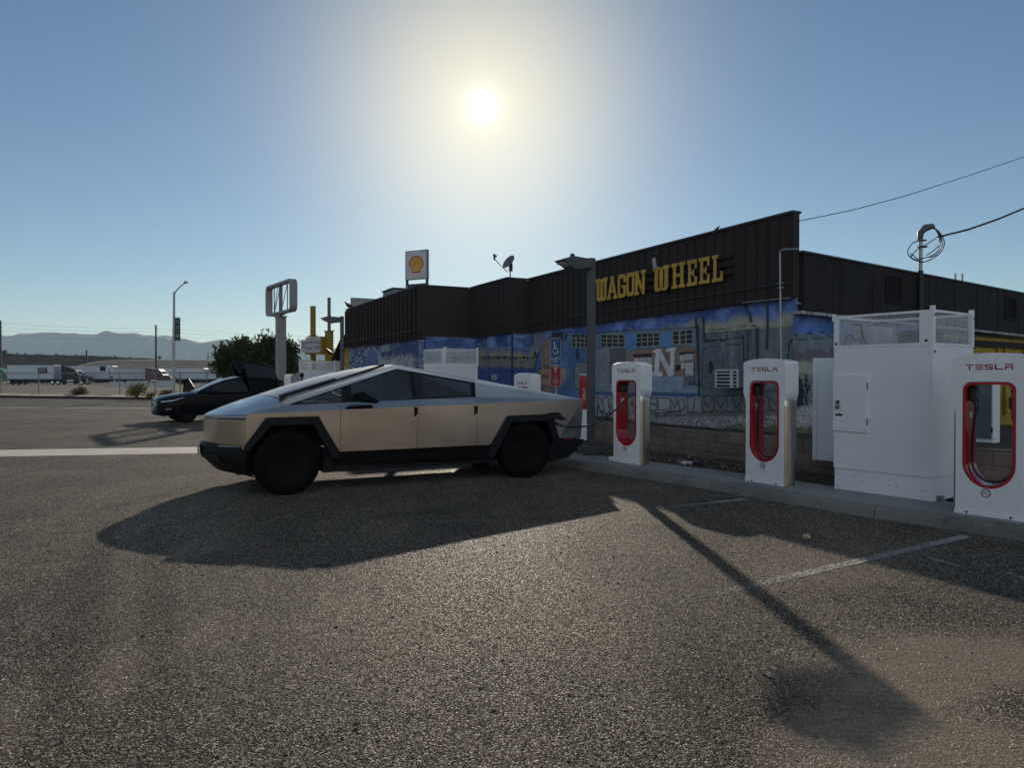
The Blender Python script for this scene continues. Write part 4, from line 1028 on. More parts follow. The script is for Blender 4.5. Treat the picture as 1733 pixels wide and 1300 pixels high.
# --- fixtures on the building
# window air conditioner
u0, z0 = bpt(1211, 656, .2); u1, z1 = bpt(1249, 626, .2)
ac = thing('air_conditioner', 'white louvred window air conditioner sticking out of the mural wall', 'air conditioner', tuple(BO+BU*((u0+u1)/2)+BV*(-.12)+Vector((0,0,z0))), BROT)
w, h = abs(u0-u1)/2, z1-z0
part('casing', MB().box(-w, w, .002, .30, 0, h, ch=.01), M('ac_grey', (.16,.17,.19), .6), ac)
b = MB()
for i in range(6): b.box(-w-.004, w+.004, .3, .325, h*i/5-.012+(.012 if i == 0 else 0)-(.012 if i == 5 else 0), h*i/5+.012)
for x in (-w, w-.02, -w*.55, -w*.42): b.box(x-.004, x+.03, .301, .33, 0, h)
part('grille', b, M('ac_white', (.62,.62,.62), .5), ac)
part('recess', MB().box(-w+.01, w-.01, .302, .308, .01, h-.01), m_black, ac)
# wall camera
u, z = bpt(1106, 441, .2)
cm = thing('security_camera', 'small pale security camera hanging from the fascia edge above WAGON WHEEL', 'camera', tuple(BO+BU*u+BV*.05+Vector((0,0,z))), BROT)
part('housing', MB().box(-.036, .036, .1, .17, -.20, .06, Matrix.Rotation(R(12), 4, 'Y'), .012), M('camera_white', (.4,.4,.4), .5), cm)
part('bracket', MB().tube([(0,.0,.2),(0,.14,.16),(0,.15,.06)], .014, 6).tube([(0,.06,.18),(0.02,.06,.34)], .008, 6).tube([(-.14,.1,.17),(.1,.1,.17)], .012, 6), m_trim, cm)
# satellite dish
pD = BO+BU*10.5+BV*.60+Vector((0,0,ZT+.045))
ds = thing('satellite_dish', 'grey satellite dish tilted on the roof corner beside the sun', 'satellite dish', tuple(pD), R(0))
XD = Matrix.Translation((-.02, .1, .52)) @ Matrix.Rotation(R(38), 4, 'Z') @ Matrix.Rotation(R(-58), 4, 'Y')
pr = [(r_, .30*(r_/.34)**2*.34-.03) for r_ in (.0, .08, .15, .205, .245)]; pr2 = [(r_, h_-.014) for r_, h_ in pr[::-1]]
part('reflector', MB().lathe(pr+pr2, 28, XD), M('dish_grey', (.15,.155,.16), .55), ds, smooth=50)
part('mast', MB().tube([(.02,.1,0),(.02,.1,.32),(.04,.1,.46)], .022, 8).box(-.06,.1,.02,.18,-.004,.02).box(-.02,.1,.04,.16,.22,.48,ch=.02), m_trim, ds)
part('arm', MB().tube([(-.06,.1,.20),(-.3,.08,.42),(-.47,.06,.60)], .013, 6).tube([(-.47,.06,.58),(-.49,.06,.76)], .035, 8).tube([(-.5,.06,.72),(-.40,.06,.69)], .03, 8), m_trim, ds)
# service mast with drip loops
tM, pM = wing_t(1555.5, -.18); pM = BO+RD*tM+RN*.2
sm_ = thing('service_mast', 'grey electrical service mast with black cable loops above the right wing roof', 'mast', (pM.x, pM.y, 2.9))
mz = lambda py: P(0, py, pM.y).z-2.9
part('pipe', MB().tube([(0,0,-.5),(0,0,mz(404))], .042, 12), M('galvanised', (.42,.42,.41), .5, .6), sm_, smooth=60)
part('pipe', MB().tube([(0,0,-.55),(0,0,mz(458))], .058, 12), m_black, sm_, 'lower black painted length of the pipe', smooth=60)
sc = pM.y/F
hx = lambda px: (px-1555.5)*sc
part('weatherhead', MB().tube([(hx(1554.5),0,mz(405)),(hx(1555),0,mz(394)),(hx(1562),-.03,mz(386)),(hx(1573),-.05,mz(383.5)),(hx(1576),-.05,mz(386))], [.055,.07,.082,.06,.035], 10), M('weatherhead_grey', (.09,.09,.095), .5), sm_, smooth=60)
def loop(pts, r_=.011):
    pp = [Vector((hx(x), -.07+dy, mz(y))) for x, y, dy in pts]; out = []
    for i in range(len(pp)-1):
        p0, p1, p2, p3 = pp[max(i-1,0)], pp[i], pp[i+1], pp[min(i+2,len(pp)-1)]
        for k in range(6):
            q = k/6; out.append(.5*((2*p1)+(p2-p0)*q+(2*p0-5*p1+4*p2-p3)*q*q+(3*p1-p0-3*p2+p3)*q**3))
    out.append(pp[-1]); return MB().tube(out, r_, 6)
for pts in ([(1574,386,0),(1583,395,-.03),(1590,412,-.05),(1586,428,0),(1572,439,.03),(1558,444,0),(1543,441,0),(1537,436,0),(1545,424,-.04),(1562,414,-.05),(1582,401,0)],
            [(1573,387,0),(1580,396,-.06),(1583,412,-.06),(1575,424,0),(1562,433,0)], [(1575,386,.02),(1587,400,.02),(1588,418,0),(1577,433,0),(1560,437,0),(1548,439,0),(1537,430,0),(1536,437,0)],
            [(1554,407,.02),(1540,412,.02),(1532,424,.02),(1535,435,.02),(1552,442,.02)], [(1575,386,0),(1584,399,.03),(1585,415,.03),(1579,428,0),(1566,436,0)]):
    part('drip_loop', loop(pts), m_black, sm_, smooth=80)
part('clamp', MB().box(-.07, .10, -.06, .03, mz(408), mz(406)), m_trim, sm_); part('clamp', MB().box(-.06, .12, -.06, .03, mz(419), mz(416.5)), m_trim, sm_)
# two vent stubs on the wing roof
for px, lab in ((1638, 'left of two thin roof stubs on the right wing'), (1649.5, 'right of two thin roof stubs on the right wing, with a side spike')):
    tt, pp = wing_t(px, .2); pp = BO+RD*tt-RN*.5
    z0_, z1_ = ZR-.15, P(0, 462.5, pp.y).z
    b = MB().tube([(0,0,0),(0,0,z1_-z0_)], .022, 8)
    if px > 1640: b.tube([(0,0,.2),(-.06,0,.32)], .01, 5).tube([(-.03,0,.24),(.03,0,.2)], .03, 6)
    solo('roof_stub', b, M('galvanised', (.42,.42,.41), .5, .6), lab, 'pipe', 'roof stubs', loc=(pp.x, pp.y, z0_))
def bird(px, py, Yb, label, k=1.0, flip=1):
    p = P(px, py, Yb); t_ = thing('bird', label, 'bird', (p.x, p.y, p.z), 0 if flip > 0 else math.pi)
    b = MB().tube([(-.16*k,0,-.05*k),(-.07*k,0,.0),(.02*k,0,.05*k),(.08*k,0,.10*k),(.11*k,0,.15*k),(.14*k,0,.165*k)], [.012*k,.045*k,.06*k,.05*k,.033*k,.026*k], 10)
    part('body', b, m_black, t_, smooth=True); part('leg', MB().tube([(.01*k,.02,.0),(.02*k,.02,-.09*k)], .006, 5), m_black, t_); part('leg', MB().tube([(.01*k,-.02,.0),(.02*k,-.02,-.09*k)], .006, 5), m_black, t_)
    part('beak', MB().lathe([(.012*k,0),(.0,.05*k)], 6, Matrix.Translation((.16*k,0,.165*k)) @ Matrix.Rotation(R(90),4,'Y')), m_black, t_)
uB = bpt(592, 520, 2.5)
bird(592, 520.5, 32.2, 'black bird perched on the far left end of the fascia', 1.5, -1)
bird(558, 598, 33.5, 'black bird perched on the porch roof edge by the yellow sign', 1.3, -1)
bird(1213, 388.3, 15.15, 'small dark bird on the fascia edge above the letters WHEEL', .42, 1)

# ------------------------------------------------------------------ chargers
m_cwhite = M('charger_white', (.83,.83,.83), .28, var=.03, vscale=5, coat=.3)
m_red = M('charger_red', (.38,.008,.018), .22, var=.08, coat=.6)
m_redtext = M('red_lettering', (.30,.012,.06), .5)
m_bronze = M('brushed_metal_strip', (.62,.55,.46), .32, 1.0, var=.03)
m_rub = M('cable_rubber', (.012,.012,.013), .38)
m_grey = M('seam_grey', (.25,.25,.26), .6)
m_pale = M('pale_sticker', (.62,.60,.55), .5)
def loop_at(pts, c, angs):
    """points where rays from c at the given angles meet a closed outline"""
    out = []
    for a in angs:
        d = (math.cos(a), math.sin(a)); best = None
        for (x0, y0), (x1, y1) in zip(pts, pts[1:]+pts[:1]):
            ex, ey = x1-x0, y1-y0; den = d[0]*ey-d[1]*ex
            if abs(den) < 1e-12: continue
            t_ = ((x0-c[0])*ey-(y0-c[1])*ex)/den; s_ = ((x0-c[0])*d[1]-(y0-c[1])*d[0])/den
            if t_ > 0 and -1e-9 <= s_ <= 1+1e-9 and (best is None or t_ > best): best = t_
        out.append((c[0]+d[0]*best, c[1]+d[1]*best))
    return out
def arc(cx_, cy_, rx, ry, a0, a1, n): return [(cx_+rx*math.cos(R(a0+(a1-a0)*i/n)), cy_+ry*math.sin(R(a0+(a1-a0)*i/n))) for i in range(n+1)]
OUT = [(.318,0.0),(.318,1.10)]+[(.323,1.15),(.340,1.19),(.356,1.22),(.362,1.26)]+[(.362,1.63)]+arc(.322,1.645,.04,.04,0,70,4)+[(.2,1.712),(0,1.722),(-.2,1.712)]+arc(-.322,1.645,.04,.04,110,180,4)+[(-.362,1.26),(-.356,1.22),(-.340,1.19),(-.323,1.15),(-.318,1.10),(-.318,0.0)]
HOLE = arc(.16,1.33,.085,.085,0,90,6)+arc(-.16,1.33,.085,.085,90,180,6)+arc(0,.56,.245,.262,180,360,24)
HIN = arc(.145,1.315,.072,.072,0,90,6)+arc(-.145,1.315,.072,.072,90,180,6)+arc(0,.56,.217,.235,180,360,24)
CD = .255
def tesla_glyphs(mb, x, z, w, h, y, dirx=1):
    cw = w/5.9; g = cw*.225; k = h
    T = {'T':[(0,.8,1,1),(.4,0,.6,.70)], 'E':[(0,.8,1,1),(.04,.4,1,.6),(.04,0,1,.2)], 'S':[(0,.8,1,1),(0,.6,.2,.8),(0,.4,1,.6),(.8,.2,1,.4),(0,0,1,.2)], 'L':[(0,.2,.2,1),(0,0,1,.2)], 'A':[(0,.8,1,1),(0,0,.2,.42),(.8,0,1,.42),(0,.42,1,.6)]}
    x0 = x-w/2
    for ch in 'TESLA':
        for a, c, d, e in T[ch]: mb.box(x0+a*cw, x0+d*cw, y-.0025, y+.001, z+c*k, z+e*k)
        x0 += cw+g
    return mb
def charger_parts(t, code, cable=True, full=True, tcol=None):
    cz = (0, .85)
    angs = sorted(set([round(math.atan2(z-.85, x), 6) for x, z in OUT+HOLE]))
    lo, li, l2 = loop_at(OUT, cz, angs), loop_at(HOLE, cz, angs), loop_at(HIN, cz, angs)
    n = len(angs)
    def shell(a, c, y0, y1):
        vs = [(x, y0, z) for x, z in a]+[(x, y0, z) for x, z in c]+[(x, y1, z) for x, z in c]+[(x, y1, z) for x, z in a]
        fs = []
        for k in range(4):
            o, p = k*n, ((k+1) % 4)*n
            fs += [(o+i, o+(i+1) % n, p+(i+1) % n, p+i) for i in range(n)]
        return MB().add(vs, fs)
    part('shell', shell(lo, li, 0, CD), m_cwhite, t, smooth=35, bevel=.006 if full else 0)
    part('cable_bay', shell(li, l2, -.004, CD+.004), m_red, t, smooth=35)
    for s_ in (1, -1):
        pr = [(s_*(.3182), .008)]+[(s_*(.3182+.046*math.sin(R(a))), CD/2-.118*math.cos(R(a))) for a in range(0, 181, 9)]+[(s_*.3182, CD-.008)]
        b = MB(); m_ = len(pr); vs = []
        for z_, kk in ((.0, 1), (1.06, 1), (1.12, .9), (1.17, .45), (1.185, .05)): vs += [(s_*(.3182+(abs(x)-.3182)*kk), CD/2+(y-CD/2)*(1 if kk > .5 else .8), z_) for x, y in pr]
        b.add(vs, [(r_*m_+i, r_*m_+i+1, (r_+1)*m_+i+1, (r_+1)*m_+i) for r_ in range(4) for i in range(m_-1)])
        part('side_strip', b, m_bronze, t, smooth=50)
    if not full: 
        part('lettering', tesla_glyphs(MB(), -.03, 1.462, .44, .062, 0), m_redtext, t); return
    part('lettering', tesla_glyphs(MB(), 0, 1.545, .44, .058, 0), m_redtext, t)
    part('base_skirt', MB().box(-.325, .325, -.006, CD+.006, -.001, .042), m_cwhite, t)
    for x in (-.2, .21): part('bolt', MB().lathe([(.012,-.014),(.012,-.006)], 6, Matrix.Translation((x,0,.022)), axis='y'), m_black, t)
    b = MB()
    X_ = frame((-.02, -.0015, .245), (1,0,0))
    r_o, r_i = .046, .0375
    vs = [(r_*math.cos(2*math.pi*k/36), r_*math.sin(2*math.pi*k/36), 0) for r_ in (r_o, r_i) for k in range(36)]
    b.add(vs, [(k, (k+1) % 36, 36+(k+1) % 36, 36+k) for k in range(36)], X_)
    add_text(b, code, .05, X_, bold=.03)
    part('stall_mark', b, m_black, t)
    part('sticker', MB().add([(-.214,.08,1.03),(-.214,.16,1.03),(-.214,.16,1.10),(-.214,.08,1.10)], [(0,1,2,3)]), m_pale, t)
    part('holster', MB().box(-.212, -.14, .04, .17, 1.21, 1.36, ch=.02), m_black, t)
    part('holster', MB().box(.16, .212, .10, .20, 1.29, 1.38, ch=.015), m_black, t, 'small dark box inside the right top corner')
    if cable:
        pts = [(-.16,.12,1.24),(-.145,.07,1.16),(-.155,.07,1.05),(-.185,.09,.85),(-.195,.11,.62)]+[(.195*math.cos(R(a))*1.0, .12+.02*math.sin(R(a)), .56+.205*math.sin(R(a))) for a in range(195, 346, 15)]+[(.198,.14,.62),(.197,.15,.85),(.19,.16,1.1),(.18,.16,1.3)]
        part('charging_cable', MB().tube(pts, .0125, 8), m_rub, t, smooth=80)
        part('connector', MB().tube([(-.175,.13,1.27),(-.15,.08,1.22),(-.135,.06,1.15),(-.14,.06,1.10)], [.03,.03,.022,.015], 10), m_black, t, smooth=60)
CH = [('1A', (1.94, 12.06), (.56,-.83), 'white charging post nearest the metal pickup, with its cable plugged into it'),
      ('1B', (3.47, 9.76), (.51,-.86), 'white charging post marked 1B standing left of the tall power cabinet'),
      ('1C', (4.99, 7.42), (.585,-.811), 'large white charging post marked 1C at the right edge, nearest the viewer')]
GRP = 'white charging posts with red cable bays'
chargers = []
for code, (x, y), d, lab in CH:
    t = thing('charging_post', lab, 'charging post', (x, y, .131), math.atan2(d[1], d[0]), GRP)
    charger_parts(t, code, cable=code != '1A'); chargers.append(t)
# plugged-in cable of the nearest post to the pickup
def catmull(pp, k=7):
    out = []
    for i in range(len(pp)-1):
        p0, p1, p2, p3 = pp[max(i-1,0)], pp[i], pp[i+1], pp[min(i+2,len(pp)-1)]
        for j in range(k):
            q = j/k; out.append(.5*((2*p1)+(p2-p0)*q+(2*p0-5*p1+4*p2-p3)*q*q+(3*p1-p0-3*p2+p3)*q**3))
    return out+[pp[-1]]
tA = chargers[0]; MA = Matrix.Translation(tA.location) @ Matrix.Rotation(tA.rotation_euler.z, 4, 'Z')
cpts = [P(931,709,11.33), P(941,716,11.38), P(955,721.5,11.45), P(975,723,11.55), P(995,720.5,11.65), P(1012,714.5,11.75), P(1030,703,11.86), P(1048,688,11.97), P(1062,673,12.06), MA @ Vector((.16,.16,1.2)), MA @ Vector((.185,.16,1.33))]
part('charging_cable', MB().tube([MA.inverted() @ p for p in catmull(cpts)], .0135, 8), m_rub, tA, 'black cable stretched out to the pickup', smooth=80)
# white plate by the foot of 1A
part('base_plate', MB().box(-.44, -.325, .0, .25, 0, .075, ch=.005), m_cwhite, tA)
# far posts
def far_post(px, Y, lab, rot, z=0.0, name='charging_post', s=1.0):
    p = P(px, 640, Y); t = thing(name, lab, 'charging post', (p.x, p.y, z), rot, GRP); t.scale = (s,)*3
    charger_parts(t, '', full=False); return t
far_post(884, 15.8, 'white charging post whose cap shows just above the pickup bed', math.atan2(-.86,.5), -.03)
far_post(487.5, 27.0, 'small distant white charging post at the back of the black car', R(-95), -.02)
far_post(553, 26.0, 'distant white charging post, only its domed cap showing over the pickup windshield', R(-60), .05)
# red post seen edge on beside the lamp post
p = P(991.5, 690, 16.75)
rp = thing('charging_post', 'narrow red charging post with upright white lettering, half hidden by the square lamp post', 'charging post', (p.x, p.y, .10), R(-12), 'white charging posts with red cable bays')
part('body', MB().prism([(-.155,.74),(.155,.74),(.155,1.50),(.14,1.535),(-.14,1.545),(-.155,1.53)], 0, .5, 'y'), m_red, rp, bevel=.008)
part('cap', MB().prism([(-.157,1.531),(-.14,1.546),(.14,1.536),(.157,1.50),(.16,1.53),(.14,1.556),(-.14,1.566),(-.16,1.55)], -.01, .51, 'y'), m_cwhite, rp)
part('plinth', MB().box(-.15, .15, .02, .48, 0, .739), m_cwhite, rp)
bb = MB(); tesla_glyphs(bb, 0, 0, .34, .07, 0)
part('lettering', MB().add([Vector((-v.z-.01, v.y, 1.06+v.x)) for v in bb.v], bb.f), m_pale, rp)

# ------------------------------------------------------------------ power cabinets
def perforated(name, axis, pitch, base=(.62,.63,.64)):
    t = NT(name); s_ = t.new('ShaderNodeSeparateXYZ'); t.l.new(t.obj(), s_.inputs[0])
    def bar(o): return t.math('LESS_THAN', t.math('FRACT', t.math('DIVIDE', o, pitch)), .2)
    a = t.math('MAXIMUM', bar(s_.outputs[axis]), bar(s_.outputs[2]))
    t.set(Base_Color=base, Roughness=.45, Alpha=a); return t.m
m_cab = M('cabinet_white', (.81,.815,.82), .38, var=.04, vscale=1.2)
m_perf = [perforated('perforated_front', 0, .0155), perforated('perforated_side', 1, .0155)]
CW, CDp = 1.235, 1.05
def cabinet(loc, rot, lab, full=True):
    t = thing('power_cabinet', lab, 'power cabinet', loc, rot, 'white power cabinets with mesh cages')
    body = part('body', MB().box(0, CW, 0, CDp, .275, 1.84, ch=.006), m_cab, t)
    part('plinth', MB().box(.012, CW-.005, .015, CDp-.02, 0, .274), m_cab, t)
    b = MB(); z0, z1 = 1.842, 2.262
    part('cage_frame', MB().box(0, CW, .0, .02, z0, z0+.035).box(0, CW, 0, .02, z1-.03, z1).box(0, .065, 0, .02, z0+.035, z1-.03).box(1.075, CW, 0, .02, z0+.035, z1-.03)
         .box(CW-.02, CW, .021, CDp, z0, z0+.03).box(CW-.02, CW, .021, CDp, z1-.028, z1).box(0, .02, .021, CDp, z0, z0+.03).box(0, .02, .021, CDp, z1-.028, z1).box(.021, CW-.021, CDp-.02, CDp, z1-.028, z1).box(.021, CW-.021, CDp-.02, CDp, z0, z0+.03), m_cab, t)
    part('mesh_panel', MB().add([(.065,.008,z0+.035),(1.075,.008,z0+.035),(1.075,.008,z1-.03),(.065,.008,z1-.03)], [(0,1,2,3)]), m_perf[0], t)
    part('mesh_panel', MB().add([(CW-.008,.021,z0+.03),(CW-.008,CDp-.03,z0+.03),(CW-.008,CDp-.03,z1-.028),(CW-.008,.021,z1-.028)], [(0,1,2,3)]), m_perf[1], t)
    part('mesh_panel', MB().add([(.008,.021,z0+.03),(.008,CDp-.03,z0+.03),(.008,CDp-.03,z1-.028),(.008,.021,z1-.028)], [(3,2,1,0)]), m_perf[1], t)
    part('mesh_panel', MB().add([(.021,CDp-.01,z0+.03),(CW-.021,CDp-.01,z0+.03),(CW-.021,CDp-.01,z1-.028),(.021,CDp-.01,z1-.028)], [(3,2,1,0)]), m_perf[0], t)
    for x, y, zz0 in ((CW+.002, -.004, 1.74), (CW+.002, CDp-.03, 1.80), (-.022, -.004, 1.90)):
        q = part('corner_post', MB().box(x-.045 if x > 0 else x, x if x > 0 else x+.02, y, y+.05, zz0 if x > 0 else 2.2, 2.31 if x > 0 else 2.29), m_cab, t)
        if full and x > 0:
            for z in (zz0+.03, 2.2): part('bolt', MB().lathe([(.011,-.012),(.011,.0)], 8, Matrix.Translation((x+.004, y+.025, z)) @ Matrix.Rotation(R(90), 4, 'Z'), axis='y'), m_black, q)
    if full:
        b = MB()
        for x, z in ((.035, 1.90), (1.155, 1.90)): b.lathe([(.016,-.006),(.016,.0)], 10, Matrix.Translation((x, 0, z)), axis='y')
        part('plug', b, m_black, t)
        # gear inside the cage
        part('fan_unit', MB().box(.1, .42, .25, .7, 1.85, 2.12, ch=.02), M('gear_pale', (.45,.46,.48), .6), t)
        part('fan_unit', MB().lathe([(.25,1.85),(.25,2.02),(.22,2.05),(0,2.05)], 20, Matrix.Translation((.85,.5,0))), M('gear_dark', (.08,.085,.09), .6), t)
        part('wiring', MB().tube([(.08,.1,1.86),(.1,.12,2.0),(.17,.12,2.03),(.22,.13,1.94),(.28,.13,1.98),(.3,.14,1.86)], .012, 6).tube([(.16,.2,2.16),(.26,.2,2.14),(.26,.22,2.02),(.32,.22,1.9)], .016, 6), M('gear_dark', (.08,.085,.09), .6), t)
        d = part('door', MB().box(.004, .468, -.022, -.001, .765, 1.50, ch=.003), m_cab, t)
        part('hinge', MB().box(.455, .474, -.03, -.0225, 1.32, 1.40), m_grey, d); part('hinge', MB().box(.455, .474, -.03, -.0225, .86, .94), m_grey, d)
        part('latch', MB().lathe([(.018,-.045),(.022,-.03),(.022,-.0225)], 10, Matrix.Translation((.075,0,1.145)), axis='y'), m_black, d)
        part('padlock', MB().box(.05, .104, -.055, -.03, 1.055, 1.095, ch=.004).tube([(.06,-.042,1.095),(.06,-.042,1.125),(.077,-.042,1.135),(.094,-.042,1.125),(.094,-.042,1.095)], .006, 6), M('padlock_steel', (.22,.21,.19), .4, .8), d)
        part('name_plate', MB().box(.04, .138, -.026, -.0222, .962, .99), m_black, d)
        b = MB(); rr_ = random.Random(5)
        for x, z in ((.06,.2),(.06,.05),(.27,.2),(.27,.06),(.38,.15),(.72,.14),(.82,.14),(1.12,.12)): b.lathe([(.0045,-.004),(.0045,.016)], 6, Matrix.Translation((x, 0, z)), axis='y')
        part('screw', b, m_black, t)
        part('foot_bracket', MB().box(CW-.004, CW+.02, .1, .16, 0, .06).box(CW, CW+.09, .1, .16, 0, .012).lathe([(.02,0),(.02,.05),(0,.06)], 8, Matrix.Translation((CW+.05,.13,.012))), m_grey, t)
    return t
cabinet((4.227, 9.32, .131), math.atan2(-.818, .575), 'tall white power cabinet with padlocked door and mesh cage, between charging posts 1B and 1C')
p = P(752.5, 640, 19.0)
XC = Vector((.575,-.818,0)); 
cabinet((p.x-XC.x*CW, p.y-XC.y*CW, 0.10), math.atan2(-.818, .575), 'white power cabinet with mesh cage showing over the pickup roof before the blue mural', full=False)
p = P(525.5, 640, 28.7)
cabinet((p.x-.61*CW*1.0, p.y+.79*CW, -.02), math.atan2(-.79, .61), 'smallest farthest power cabinet with mesh cage below the yellow sign posts', full=False)
# switch cabinet behind the tall one
YD = Vector((.818,.575,0))
p0 = Vector((4.227, 9.32, 0))+YD*1.06-XC*.96
sw = thing('switch_cabinet', 'white side cabinet on a steel pedestal tucked behind the left of the tall power cabinet', 'electrical cabinet', (p0.x, p0.y, 0), math.atan2(-.818, .575))
part('body', MB().box(.07, .95, 0, .4, .35, 1.88, ch=.006), m_cab, sw)
part('door_edge', MB().box(.0, .067, -.012, .4, .34, 1.885, ch=.012), m_cwhite, sw)
part('pedestal', MB().box(.5, .9, .05, .35, 0, .349), m_grey, sw)
# white closet with grey door seen through 1C
pc = P(1640, 700, 11.5); pe = P(1682, 700, 11.2)
dd = (pe-pc); dd.z = 0; wd = dd.length+.22; dd.normalize()
uc_ = thing('utility_closet', 'white metal closet with a grey door and pull handle, seen through charging post 1C', 'cabinet', (pc.x-dd.x*.22, pc.y-dd.y*.22, .5), math.atan2(dd.y, dd.x))
part('frame', MB().box(0, wd, 0, .22, 0, 1.42, ch=.008), m_cab, uc_)
dr = part('door', MB().box(.30, wd-.03, -.02, -.001, .12, 1.36), M('grey_door', (.13,.14,.15), .5), uc_)
part('handle', MB().tube([(.36,-.02,.62),(.36,-.07,.62),(.38,-.08,.64),(.38,-.08,.80),(.36,-.07,.82),(.36,-.02,.82)], .011, 7), M('chrome', (.6,.6,.6), .25, 1.0), dr, smooth=60)
part('hinge', MB().box(wd-.03, wd-.012, -.03, -.002, 1.2, 1.3), m_black, dr); part('hinge', MB().box(wd-.03, wd-.012, -.03, -.002, .22, .3), m_black, dr)
part('latch', MB().box(.24, .35, -.03, -.0205, .585, .60).box(.26, .30, -.04, -.0305, .575, .61), m_black, dr)
# yellow pipes on the wing wall
for tt in (8.9, 9.35, 10.6): part('pipe', MB().tube([XR @ Vector((tt,-.05,.6)), XR @ Vector((tt,-.05,2.36))], .035, 8), MATS['yellow_wall_paint'], bld, 'yellow painted upright pipe', smooth=60)
part('pipe', MB().tube([XR @ Vector((8.9,-.06,1.75)), XR @ Vector((11,-.06,1.78))], .03, 8), MATS['yellow_wall_paint'], bld, 'yellow painted cross pipe', smooth=60)
pg = XR @ Vector((9.2,-.35,.5)); pgw = BO+BU*pg.x+BV*pg.y
gm = thing('gas_meter', 'dark pipe and valve cluster at the foot of the yellow wall', 'meter', (pgw.x, pgw.y, .5))
part('meter_body', MB().box(-.15,.15,-.12,.12,.25,.6,ch=.05), M('gear_dark', (.08,.085,.09), .6), gm)
part('pipe', MB().tube([(-.1,0,0),(-.1,0,.7),(.1,0,.75),(.1,0,.55)], .03, 8).ball((0,0,.74),.07), M('gear_dark', (.08,.085,.09), .6), gm, smooth=60)

# ------------------------------------------------------------------ square lamp posts
m_post = M('grey_lamp_paint', (.070,.075,.082), .5, var=.1)
def lamp(loc, rot, lab):
    t = thing('lamp_post', lab, 'lamp post', loc, rot, 'square parking lot lamp posts')
    part('pole', MB().box(-.062, .062, -.062, .062, .0, 3.70, ch=.008), m_post, t)
    part('base_cover', MB().box(-.125, .125, -.125, .125, 0, .165, ch=.012), m_post, t)
    h = part('lamp_head', MB().prism([(.063,3.66),(.48,3.69),(.74,3.61),(.68,3.585),(.60,3.545),(.48,3.47),(.40,3.45),(.30,3.47),(.063,3.50)], -.15, .15, 'y'), m_post, t, bevel=.006)
    part('lens', MB().box(.5, .7, -.11, .11, 3.528, 3.54, Matrix.Translation((.6,0,3.54)) @ Matrix.Rotation(R(-16),4,'Y') @ Matrix.Translation((-.6,0,-3.54))), m_pale, h)
    part('photocell', MB().lathe([(.045,3.688),(.045,3.74),(.03,3.755),(0,3.755)], 12, Matrix.Translation((.42,0,0))), m_post, h)
    return t
lamp((1.49, 13.35, .131), math.atan2(-.46,-.888), 'grey square lamp post with wedge head standing before the letter W of the building sign')
p = P(579, 600, 24.8)
lamp((p.x, p.y, .02), math.atan2(-.1,-.995), 'dark square lamp post at the far left corner of the building')

# ------------------------------------------------------------------ parking signs
m_blue = M('sign_blue', (.028,.075,.22), .45); m_sred = M('sign_red', (.30,.022,.022), .45); m_swh = M('sign_white', (.62,.63,.64), .5); m_steel = M('galvanised', (.42,.42,.41), .5, .6)
def ring(mb, X, w, h, r_, th):
    def rr_(w, h, r_): return arc(w-r_,h-r_,r_,r_,0,90,4)+arc(-w+r_,h-r_,r_,r_,90,180,4)+arc(-w+r_,-h+r_,r_,r_,180,270,4)+arc(w-r_,-h+r_,r_,r_,270,360,4)
    a, c = rr_(w,h,r_), rr_(w-th,h-th,max(.004,r_-th)); n = len(a)
    mb.add([(x,y,0) for x,y in a+c], [(i,(i+1)%n,n+(i+1)%n,n+i) for i in range(n)], X)
def plate(name, t, cz, h, m, w=.152):
    b = MB(); pts = arc(w-.02,h-.02,.02,.02,0,90,4)+arc(-w+.02,h-.02,.02,.02,90,180,4)+arc(-w+.02,-h+.02,.02,.02,180,270,4)+arc(w-.02,-h+.02,.02,.02,270,360,4)
    b.prism([(x, cz+z) for x, z in pts], -.004, .0, 'y'); return part(name, b, m, t)
